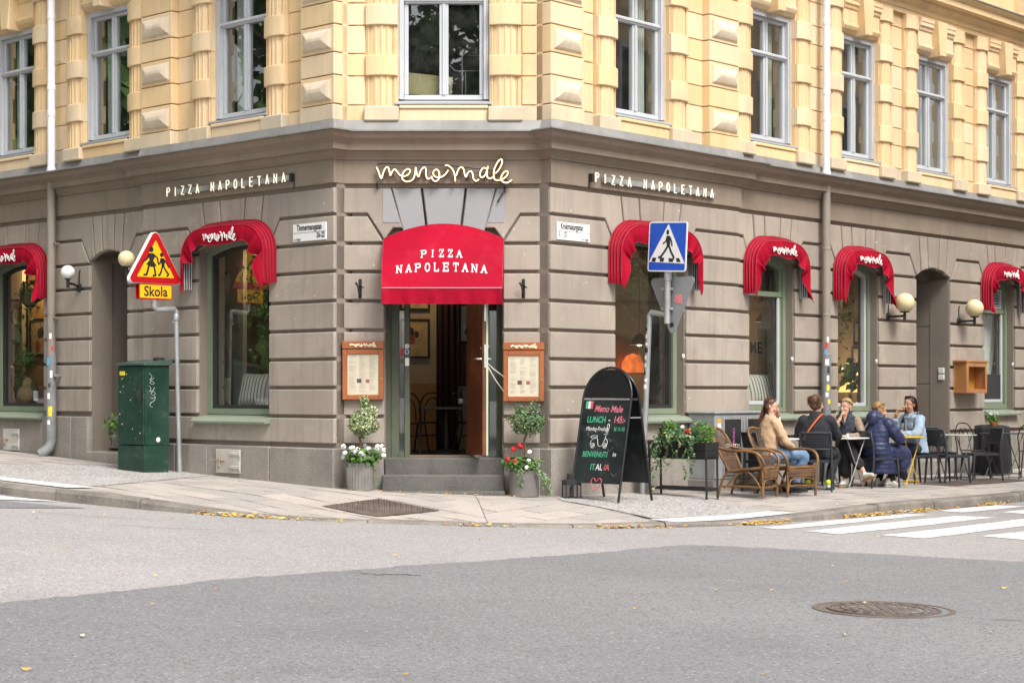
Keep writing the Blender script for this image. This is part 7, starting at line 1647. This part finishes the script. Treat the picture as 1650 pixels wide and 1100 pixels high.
# --- woman in a tan jacket leaning her head to the right
def tan():
    t = person(RP(3.20, .80), 108, 'woman in tan jacket and jeans with tilted head beside the white pot'); B = MB(); hm = HM((.06, -.06, 1.17), -42, 10, 12)
    loft(B, [((0, .02, .44), .16, .13, 0), ((0, .02, .60), .14, .10, 0), ((.01, -.01, .80), .15, .10, 0), ((.03, -.03, .95), .14, .08, 0), ((.035, -.04, 1.03), .05, .05, 0)]); limb(B, [(.035, -.035, .98), (.045, -.045, 1.07), (.055, -.05, 1.13)], [.055, .046, .046])
    limb(B, [(-.14, -.03, .95), (-.21, -.12, .72), (-.14, -.30, .60)], [.05, .04, .027]); hand(B, (-.135, -.31, .595), (.3, -1, -.2), (0, 0, 1), .95, .4, -1)
    limb(B, [(.20, -.03, .93), (.27, -.20, .76), (.16, -.20, 1.03)], [.05, .04, .027]); hand(B, (.16, -.20, 1.03), (-.3, .2, 1), (.5, -.8, 0), .95, .6, 1)
    for sx in (-1, 1): limb(B, [(sx * .09, .0, .50), (sx * .12, -.42, .50), (sx * .11, -.38, .28), (sx * .10, -.34, .09)], [.082, .064, .046, .033])
    head(t, B, None, hm, m_skin, .95); finish(t, B, m_skin)
    J = MB(); loft(J, [((0, .03, .50), .185, .15, 0), ((0, .035, .60), .17, .135, 0), ((.01, .015, .78), .185, .135, 0), ((.02, -.005, .92), .19, .12, 0), ((.03, -.02, 1.01), .155, .095, 0), ((.035, -.025, 1.06), .085, .075, 0)])
    for pts in ([(-.135, -.025, .95), (-.225, -.12, .72), (-.155, -.27, .61)], [(.20, -.025, .935), (.285, -.20, .77), (.20, -.205, .93)]): limb(J, pts, [.080, .064, .05], mod=lambda q: 1 + .05 * math.sin(q * 42))
    remesh(J.build('tan_jacket', mat('cloth_tan', (.50, .34, .21), .85, .12, 8, .35, 30, (.42, .28, .17), .5), t), .011, 4)
    T = MB(); loft(T, [((0, .02, .43), .18, .155, 0), ((0, .02, .56), .172, .142, 0)])
    for sx in (-1, 1): limb(T, [(sx * .09, .0, .51), (sx * .125, -.43, .515), (sx * .115, -.39, .30), (sx * .10, -.35, .11)], [.105, .085, .068, .06])
    remesh(T.build('jeans', mat('denim_blue', (.13, .22, .36), .85, .2, 8, .35, 40, (.24, .33, .45), .6), t), .012, 4)
    for sx in (-1, 1): shoe(t, (sx * .10, -.33, .10), (0, -1), mat('shoe_black', (.02, .02, .02), .6), mat('sole_black', (.02, .02, .02)), .95)
    hb = mat('hair_chestnut', (.06, .026, .014), .45, .3, 50, .3, 90, (.15, .07, .035), .6); hair_cap(t, hm, hb, .98, -.02, .95)
    hair_strands(t, hm, lambda k, r: (lambda a: [V3((math.sin(a) * .05, -.02, .13)), V3((math.sin(a) * .095, .05, .08)), V3((math.sin(a) * .09, .095, -.02)), V3((math.sin(a) * .08 + r.gauss(0, .01), .105, -.12)), V3((math.sin(a) * .07 + r.gauss(0, .015), .115, -.20 - .05 * r.random()))])(r.uniform(-1.7, 1.7)), 110, .0065, hb, 'long_hair', 6)
tan()

# terrace furniture and guests share one scale
for o in list(bpy.data.objects):
    if o.parent is None and o.get('category') in ('person', 'chair', 'armchair', 'table', 'bag', 'plate', 'flower pot', 'covered furniture'): o.scale = (.89, .89, .89)
# ------------------------------------------------------------ restaurant interior seen through door and windows
m_cwall = mat('plaster_cream', (.42, .36, .27), .9, .08, 1.5, .1); m_owall = mat('plaster_ochre', (.42, .24, .10), .9, .1, 1.5, .1); m_pgreen = mat('panel_palegreen', (.46, .48, .34), .8, .06); m_pgrey = mat('panel_grey', (.40, .41, .36), .85, .06)
m_floor = mat('floor_tiles_dark', (.06, .05, .045), .5, .2, 4, .1); m_ceil = mat('ceiling_plaster', (.35, .32, .27), .9)
FZ = .40
def room():
    rp = lambda mb, nm, m: mb.build(nm, m, building)
    q = [W('L', -10.18, .36), W('L', -.2, .36), PB + Vector((.15, .34, 0)), PC + Vector((-.15, .34, 0)), W('R', .2, .36), W('R', 13.18, .36), W('R', 13.18, 5), W('L', -10.18, 5)]
    for z, nm, m, fl in ((FZ - .01, 'restaurant_floor', m_floor, 1), (3.50, 'restaurant_ceiling', m_ceil, -1)):
        mb = MB(); mb.add([(p.x, p.y, z) for p in q], [tuple(range(len(q)))[::fl]]); rp(mb, nm, m)
    rp(room_poly(3.6, FZ - .02, 3.52, '', None), 'restaurant_wall', m_cwall)
    for side, s, y0, y1, m in (('L', -5.2, .42, 3.6, m_cwall), ('R', 8.22, .42, 1.42, m_cwall)):
        bpart('partition', MB().box(s - .06, s + .06, y0, y1, FZ, 3.5), m, side)
    for side, a, b in (('L', -7.38, -6.0), ('L', -2.53, -1.16), ('R', 1.18, 2.57), ('R', 3.98, 5.05), ('R', 6.14, 7.24), ('R', 10.46, 11.5)):
        bpart('window_seat', MB().box(a - .05, b + .05, .38, .95, .86, .965, .006), mat('seat_wood', (.12, .11, .10), .6), side)
    # pale panels beside the windows
    bpart('panel', MB().box(-3.75, -2.86, .97, 1.03, FZ, 3.4), m_pgrey, 'L'); bpart('panel', MB().box(3.05, 3.75, .96, 1.02, FZ, 3.4), m_pgreen, 'R'); bpart('panel', MB().box(5.73, 6.25, .96, 1.02, FZ, 3.4), m_pgrey, 'R')
    bpart('panel', MB().box(-9.4, -8.1, 1.0, 1.06, FZ, 3.4), m_cwall, 'L'); bpart('panel', MB().box(-8.35, -7.2, 1.25, 1.3, FZ, 3.4), m_owall, 'L')
    cu = MB(FRM['R']); cu.surf(lambda u, v: (10.95 + .75 * u - .35 * u * (1 - v) ** 2, .48 + .02 * math.sin(u * 30), 1.0 + 1.7 * v), 40, 8); cu.build('curtain', m_curt, building, 180)
    # hall behind the door
    dpart('inner_wall', MB().box(-1.65, -.93, 2.6, 2.7, FZ, 3.45), m_cwall); dpart('inner_wall', MB().box(-.72, .3, 2.75, 2.85, FZ, 3.45), m_cwall); dpart('inner_wall', MB().box(-1.66, -.92, 2.585, 2.599, FZ, 1.25), m_owall)
    cu = MB(); cu.surf(lambda u, v: (-.96 + .27 * u, 2.45 + .03 * math.sin(u * 22), FZ + 3.0 * v), 40, 2); cu.build('curtain', mat('curtain_plum', (.035, .018, .022), .9, .2), building, 180)
room()
def picture(side, s, y, z, w, h, label, cols, seed, turn=0):
    base = W(side, s, y, z); t = thing('framed_picture', label, 'picture', base, ROT[side] + turn); rs = random.Random(seed); fr = m_black
    for a in ((-w / 2, -w / 2 + .025, -h / 2, h / 2), (w / 2 - .025, w / 2, -h / 2, h / 2), (-w / 2 + .025, w / 2 - .025, -h / 2, -h / 2 + .025), (-w / 2 + .025, w / 2 - .025, h / 2 - .025, h / 2)): MB().box(a[0], a[1], -.03, -.003, a[2], a[3], .003).build('frame_bar', fr, t)
    p = MB().box(-w / 2 + .02, w / 2 - .02, -.012, -.004, -h / 2 + .02, h / 2 - .02).build('print', cols[0], t)
    for k in range(3):
        x, zz = rs.uniform(-w * .2, w * .2), rs.uniform(-h * .25, h * .2); o = MB(); o.lathe([(w * rs.uniform(.07, .15), 0), (0, .0006)], 14, M=Matrix.Translation((x, -.0125 - k * .0008, zz)) @ Matrix.Rotation(rad(90), 4, 'X'), fy=1.6); o.build('print_shape', cols[1 + k % (len(cols) - 1)], t)
pc = lambda n, c: mat('print_' + n, c, .7, .25, 12, 0)
cA = [pc('buff', (.45, .34, .19)), pc('ink', (.05, .035, .03)), pc('rust', (.30, .10, .05))]; cB = [pc('grey', (.42, .41, .38)), pc('charcoal', (.07, .07, .07)), pc('pale', (.62, .61, .58))]
picture('C', -1.24, 2.58, 1.82, .38, .50, 'framed vintage print on the wall left inside the door', cA, 1); picture('C', -1.24, 2.58, 2.38, .38, .40, 'upper framed print left inside the door, under the awning', cA, 2)
picture('C', -.54, 2.74, 1.50, .30, .56, 'dark framed picture behind the open door leaf', [pc('dark', (.08, .085, .07)), pc('charcoal', (.1, .1, .1)), pc('pale', (.6, .6, .6))], 3); picture('C', -.54, 2.74, 2.02, .28, .50, 'pale framed notice behind the open door leaf', cB[2:] + [pc('grey', (.4, .4, .4)), pc('charcoal', (.1, .1, .1))], 4)
picture('L', -8.34, .99, 2.2, .50, .62, 'black-framed photograph in the far left window', cB, 5); picture('L', -8.0, 1.24, 1.95, .5, .55, 'old poster with a dark hat shape in the far left window', cA, 6)
picture('R', 8.155, .82, 2.02, .34, .34, 'upper framed drawing behind the lamp window', cB[:1] + cA[1:], 7, -90); picture('R', 8.155, .84, 1.68, .36, .26, 'lower framed drawing behind the lamp window', cB[:1] + cA[1:], 8, -90)
# bentwood chairs and table inside the door
def bentwood(X, Y, rz, label):
    t = thing('bentwood_chair', label, 'bentwood chair', (X, Y, FZ), rz, 'bentwood chairs inside the door'); t.scale = (.8, .8, .8); m = mat('bentwood_black', (.012, .010, .009), .35); TB = lambda pts, r, nm: MB().tube(catmull(pts, 6), r, 8).build(nm, m, t, 60)
    MB().lathe([(0, .44), (.19, .44), (.205, .45), (.205, .465), (.19, .472), (0, .468)], 28).build('seat', m, t, 40)
    TB([(-.19, .26, 0), (-.17, .17, .45), (-.19, .22, .72), (-.12, .26, .88), (0, .27, .91), (.12, .26, .88), (.19, .22, .72), (.17, .17, .45), (.19, .26, 0)], .015, 'back_hoop')
    TB([(-.11, .175, .46), (-.11, .23, .70), (-.05, .255, .82), (0, .258, .84), (.05, .255, .82), (.11, .23, .70), (.11, .175, .46)], .011, 'inner_hoop')
    for sx in (-1, 1): TB([(sx * .15, -.14, .45), (sx * .17, -.19, .2), (sx * .19, -.22, 0)], .014, 'leg')
    MB().tube([(.15 * math.cos(a * .35), .15 * math.sin(a * .35) + .01, .26) for a in range(18)], .009, 6, True).build('leg_ring', m, t, 60)
bentwood(-1.20, 1.35, 165, 'black bentwood chair inside the door, left of the table'); bentwood(-1.02, 1.75, 195, 'black bentwood chair inside the door, partly behind another'); bentwood(-.50, 1.7, 80, 'black bentwood chair inside the door, right of the table')
t = thing('dining_table', 'dark square table inside the open door', 'table', (-.80, 1.45, FZ)); MB().box(-.3, .3, -.3, .3, .53, .56, .005).build('table_top', m_dark, t); MB().lathe([(.2, 0), (.2, .02), (.03, .05), (.025, .53)], 20).build('pedestal', m_dark, t, 40)
t = thing('table_bottle', 'dark bottle on the table inside the door', 'bottle', (-.62, 1.4, FZ + .56)); MB().lathe([(0, 0), (.03, 0), (.03, .13), (.012, .18), (.012, .22), (0, .22)], 14).build('glass_body', m_black, t, 40); MB().lathe([(.0305, .04), (.0305, .1)], 14).build('label', m_fw, t, 40)
# cushions, plants and objects in the windows
def cushion(side, s, y, z, w, h, m, label, lean=.2, rz=0, stripe=None):
    t = thing('cushion', label, 'cushion', W(side, s, y, z), ROT[side] + rz)
    def f(sg): return lambda u, v: ((2 * u - 1) * w / 2 * (1 - .06 * (1 - (2 * v - 1) ** 2)), sg * .07 * ((1 - (2 * u - 1) ** 4) * (1 - (2 * v - 1) ** 4)) ** .6, h / 2 + (2 * v - 1) * h / 2 * (1 - .06 * (1 - (2 * u - 1) ** 2)))
    M_ = Matrix.Rotation(-lean, 4, 'X'); mb = MB(M_); mb.surf(f(-1), 16, 16).surf(f(1), 16, 16); mb.build('cover', m, t, 180)
    if stripe:
        g = f(-1)
        for k in range(9): u = .08 + k * .105; MB(M_).tube([Vector(g(u, v / 10)) + Vector((0, -.002, 0)) for v in range(11)], .006, 5).build('stripe', stripe, t, 180)
    return t
m_cs = mat('fabric_offwhite', (.50, .48, .42), .9, .08); m_cg = mat('fabric_sage', (.20, .26, .19), .9, .1); m_cb = mat('fabric_bluegrey', (.16, .20, .26), .9, .1); m_cst = mat('fabric_stripe', (.15, .15, .14), .9)
cushion('L', -2.08, .50, .965, .52, .42, m_cs, 'off-white striped cushion in the window right of the school sign', .25, 8, m_cst); cushion('L', -2.72, .48, .965, .30, .36, m_cg, 'sage green cushion at the left of the cushion window', .2, 50); cushion('L', -1.80, .58, .965, .36, .38, m_cb, 'blue-grey cushion behind the window pier left of the door', .25, -20)
cushion('R', 2.78, .48, .965, .24, .42, m_cg, 'pale green round cushion behind the A-board window', .15, -55); cushion('R', 5.40, .50, .965, .30, .46, m_cg, 'green cushion behind the head of the tan jacket woman', .1, -40)
cushion('R', 4.98, .50, .965, .55, .44, m_cs, 'striped cushion leaning in the window above the tan jacket woman', .3, -10, m_cst)
def plant(side, s, y, z, label, pts, size, ms, seed, asp=.6, pot=None):
    t = thing('indoor_plant', label, 'plant', W(side, s, y, z), ROT[side]); tag(leaves(pts, size, seed, len(ms), asp).build('foliage', ms, t), kind='stuff')
    if pot: MB().lathe(pot[0], 18).build('pot', pot[1], t, 40)
    return t
rs = random.Random(77); hang = lambda n, L, w, x0=0: [((x0 + rs.gauss(0, w), rs.gauss(0, .06), -abs(rs.gauss(0, L))), (0, -1, .2)) for _ in range(n)]
plant('L', -1.98, .62, 2.75, 'trailing creeper hanging inside the cushion window', hang(260, .55, .16), .075, m_leafs[:3], 3); plant('R', 2.27, .60, 2.80, 'fern hanging inside the window behind the crossing sign', hang(240, .30, .14), .07, m_leafs[:3], 4, .35); plant('R', 7.45, .75, 2.6, 'hanging vine at the left of the lamp window', hang(140, .5, .08), .07, m_leafs[:3], 5)
plant('L', -7.25, .60, 2.62, 'hanging basket plant in the far left window', hang(160, .22, .13) + shell((0, 0, 0), .2, .15, .12, 120, 4), .08, m_leafs, 6, .5, ([(.05, -.28), (.13, -.18), (.15, -.1)], mat('basket', (.10, .07, .04), .9)))
plant('L', -7.28, .62, .97, 'grassy spider plant in the far left window', [((-.25 + rs.gauss(0, .07), rs.gauss(0, .05), .05 + abs(rs.gauss(0, .18))), (rs.gauss(0, 1), -1, 0)) for _ in range(150)], .16, m_leafs[1:], 7, .12); plant('L', -7.36, .65, 1.35, 'leafy bush above the sacking in the far left window', shell((-.08, 0, .25), .22, .12, .2, 220, 9, .2), .06, m_leafs[:3], 8, .5)
def crate():
    t = thing('timber_crate', 'upright timber crate in the far left window', 'crate', W('L', -7.76, .55, .965), ROT['L']); m = mat('crate_wood', (.42, .22, .08), .7, .15, 6)
    for x in (-.16, .02): MB().box(x, x + .12, -.01, .01, 0, .42, .003).build('plank', m, t)
    MB().box(-.16, .14, .012, .2, .40, .42, .003).build('shelf_board', m, t); MB().box(-.17, -.15, .0, .2, 0, .56, .003).build('side_board', m, t)
    c = thing('milk_can', 'small metal can standing on the timber crate', 'can', W('L', -7.86, .65, .965 + .422), ROT['L']); MB().lathe([(0, 0), (.075, 0), (.075, .11), (.04, .14), (.04, .17), (.05, .175), (0, .175)], 18).build('can_body', m_steel, c, 40)
crate()
t = thing('burlap_sack', 'brown burlap sack in the far left window', 'sack', W('L', -7.34, .60, .965), ROT['L'])
o = MB(); o.ball((-.02, 0, .12), .16, 14, 1.1, .7, .9); o.ball((.03, 0, .28), .09, 12, 1, .8, 1.2); o.ball((-.2, -.02, .04), .09, 12, 1.2, .8, .5); remesh(o.build('sacking', mat('burlap', (.36, .25, .13), .95, .2, 20, .6, 60), t), .015, 2)
t = thing('wine_bottle', 'dark bottle with a pale label in the far left window', 'bottle', W('L', -6.96, .52, .965)); MB().lathe([(0, 0), (.038, 0), (.038, .2), (.014, .26), (.014, .32), (0, .32)], 14).build('glass_body', m_black, t, 40); MB().lathe([(.0385, .05), (.0385, .19)], 14).build('label', m_fw, t, 40)
# pizza peels
t = thing('pizza_peel', 'round-topped wooden peel hanging in the window behind the A-board', 'pizza peel', W('R', 3.31, .945, 1.72), ROT['R']); MB().prism([(-.16, 0), (.16, 0), (.16, .30), (.13, .40), (.06, .46), (0, .47), (-.06, .46), (-.13, .40), (-.16, .30)], -.02, 0, .004).build('blade', mat('peel_wood', (.16, .115, .06), .7), t); MB().box(-.014, .014, -.018, -.002, .47, .9).build('handle', mat('peel_wood', (.2, .1, .1)), t)
t = thing('pizza_peel', 'metal peel with a long handle in the window above the tan jacket woman', 'pizza peel', W('R', 5.92, .93, 1.35), ROT['R']); MB().tube([(0, 0, 0), (0, 0, 1.2)], .014, 8).build('handle', m_black, t); MB().prism([(-.17, 1.2), (0, 1.12), (.17, 1.2), (.17, 1.5), (-.17, 1.5)], -.006, 0).build('blade', m_dark, t); MB().tube([(0, -.0, 0), (0, 0, .16)], .019, 8).build('grip', mat('grip_ochre', (.32, .2, .06)), t)
# lamps that are lit
def lamp_light(name, loc, e, r, c=(1, .68, .36)):
    l = bpy.data.lights.new(name, 'POINT'); l.energy = e; l.color = c; l.shadow_soft_size = r; return l
def table_lamp(side, s, y, z, label, e):
    t = thing('table_lamp', label, 'lamp', W(side, s, y, z), ROT[side])
    MB().lathe([(.07, 0), (.07, .015), (.02, .03), (.03, .10), (.015, .2)], 16).build('base', m_dark, t, 40); MB().lathe([(.17, .17), (.10, .36)], 24).build('lamp_shade', mat('shade_lit', (1, .58, .16), .8, .05, 5, 0, emit=.9), t, 40)
    o = link('bulb', lamp_light('bulb', None, e, .06), t); o.location = (0, 0, .40)
table_lamp('R', 7.72, .80, .965, 'lit lamp with a yellow shade in the window behind the blond woman', 7)
def pendant(side, s, y, z, label, e):
    t = thing('pendant_lamp', label, 'lamp', W(side, s, y, z), ROT[side]); MB().lathe([(.03, .16), (.06, .14), (.15, .0)], 20).build('lamp_shade', m_dark, t, 40); MB().ball((0, 0, .03), .045, 12).build('bulb_glass', mat('bulb_lit', (1, .7, .35), .5, 0, 1, 0, emit=6), t, 180); MB().tube([(0, 0, .15), (0, 0, 3.48 - z)], .005, 5).build('flex', m_black, t)
    o = link('bulb', lamp_light('bulb', None, e, .05), t); o.location = (0, 0, -.05)
pendant('R', 4.72, 2.4, 1.80, 'lit pendant glowing orange behind the A-board window', 5); pendant('R', 8.6, 2.9, 2.25, 'lit pendant inside the window above the tan jacket woman', 6); pendant('C', -1.1, 1.9, 2.75, 'lit pendant inside the entrance door', 5); pendant('L', -7.7, .9, 2.95, 'lit pendant at the top of the far left window', 14); pendant('L', -2.42, .95, 2.86, 'small lit pendant behind the creeper in the cushion window', 4)
t = thing('wall_lettering', 'dark letters on the lit wall inside the window above the tan jacket woman', 'lettering', W('R', 9.6, 3.585, 1.78), ROT['R'])
x = text_mb('MENO', .26, .004, 'CENTER', 0, 1.1, 1, .006); x.build('letters', m_black, t)
t = thing('pizza_oven', 'glowing orange pizza oven deep inside the window behind the crossing sign', 'oven', W('R', 5.3, 3.0, FZ), ROT['R']); MB().box(-.55, .55, 0, .55, 0, 1.0, .02).build('oven_base', m_owall, t); MB().lathe([(.6, 1.0), (.55, 1.3), (.35, 1.5), (0, 1.58)], 24, (0, .3, 0), fy=.5).build('dome', mat('oven_copper', (.45, .13, .04), .35, .1, 3, 0, metal=.6), t, 60); MB().prism([(-.25, 1.02), (.25, 1.02), (.25, 1.15), (.15, 1.26), (0, 1.3), (-.15, 1.26), (-.25, 1.15)], -.04, -.02).build('mouth', mat('oven_fire', (.8, .16, .03), .8, .4, 6, 0, emit=.45), t)
# candlesticks in the lamp window
for k, (s, z) in enumerate(((7.45, .24), (7.64, .28), (7.83, .26))):
    t = thing('candlestick', ['left', 'tallest', 'right'][k] + ' white candle in the lamp window behind the navy coat woman', 'candle', W('R', s, .62, .965), ROT['R']); MB().lathe([(.045, 0), (.045, .01), (.01, .03), (.01, z * .5), (.02, z * .5 + .02)], 14).build('holder', mat('holder_green', (.10, .16, .08), .5), t, 40); MB().tube([(0, 0, z * .5), (0, 0, z + .22)], .011, 8).build('candle', m_fw, t, 60)
plant('R', 7.42, .62, 1.0, 'broad-leaved plant in front of the lit lamp', shell((0, 0, .42), .22, .12, .25, 60, 12, .2), .16, m_leafs[:3], 9, .7)
# ------------------------------------------------------------ surroundings across the streets, seen mirrored in the panes
def tree(X, Y, h, r, label, seed, low=.34):
    t = thing('street_tree', label, 'tree', (X, Y, road(X)), 0, 'street trees behind the viewer'); rs = random.Random(seed); m_bk = mat('tree_bark', (.09, .07, .05), .9, .2, 4, .5)
    mb = MB().tube([(0, 0, -.2), (.1, 0, h * .2), (0, .1, h * .5), (.1, 0, h * .85)], [.30, .24, .18, .06], 10)
    for k in range(9):
        a = rs.uniform(0, 6.28); z = h * rs.uniform(.3, .7); L = r * rs.uniform(.5, .9); mb.tube([(0, 0, z), (L * .5 * math.cos(a), L * .5 * math.sin(a), z + L * .35), (L * math.cos(a), L * math.sin(a), z + L * .6)], [.10, .06, .02], 6)
    mb.build('trunk', m_bk, t, 60); pts = []
    for k in range(26):
        a = rs.uniform(0, 6.28); q = r * rs.random() ** .5 * .85; z = h * rs.uniform(low, .95); sh = max(.35, 1 - abs(z / h - .5) * 1.1); c = (q * sh * math.cos(a), q * sh * math.sin(a), z); pts += shell(c, r * .36, r * .36, r * .28, 260, k + seed, .2, .3)
    tag(leaves(pts, .42, seed, 4, .75).build('crown', m_leafs, t), kind='stuff')
tree(-2.5, -31, 17, 5.0, 'leafy tree mirrored in the pane above the neon sign', 1); tree(1.8, -29, 15, 4.4, 'leafy tree mirrored in the middle of the pane above the neon sign', 7); tree(4.5, -34, 16, 4.6, 'leafy tree mirrored at the right of the pane above the neon sign', 2)
tree(-14.5, 6.5, 12, 4.0, 'leafy tree mirrored in the far left panes', 3, .12); tree(-15.5, 1.2, 13, 4.2, 'leafy tree mirrored in the cushion window', 4, .13); tree(-17, -5, 13, 4.2, 'leafy tree mirrored beside the school sign', 5, .2)
def opposite():
    M_ = Matrix.Translation(PD + nR * 14) @ Matrix.Rotation(rad(AR), 4, 'Z'); t = thing('opposite_building', 'ochre rendered house front mirrored in the right facade panes', 'building'); m_w = mat('render_ochre', (.66, .48, .29), .9, .08, .5, .1, 30, (.56, .41, .25), .5); H = 14.5
    MB(M_).box(2, 34, -3, -.01, -1, H).build('wall', m_w, t); MB(M_).box(2, 34, -.009, .25, H - .5, H - .2).build('cornice', m_w, t); MB(M_).box(2, 34, -.009, .15, 3.4, 3.7).build('cornice', m_w, t)
    for k in range(12):
        for z in (1.0, 4.6, 7.6, 10.6):
            s = 3.6 + k * 2.5; w = MB(M_).box(s - .6, s + .6, -.008, .06, z - .05, z + 1.95).build('window', m_wframe, t); MB(M_).box(s - .5, s - .04, .061, .07, z + .05, z + 1.85).box(s + .04, s + .5, .061, .07, z + .05, z + 1.85).build('pane', m_dark, w)
opposite()
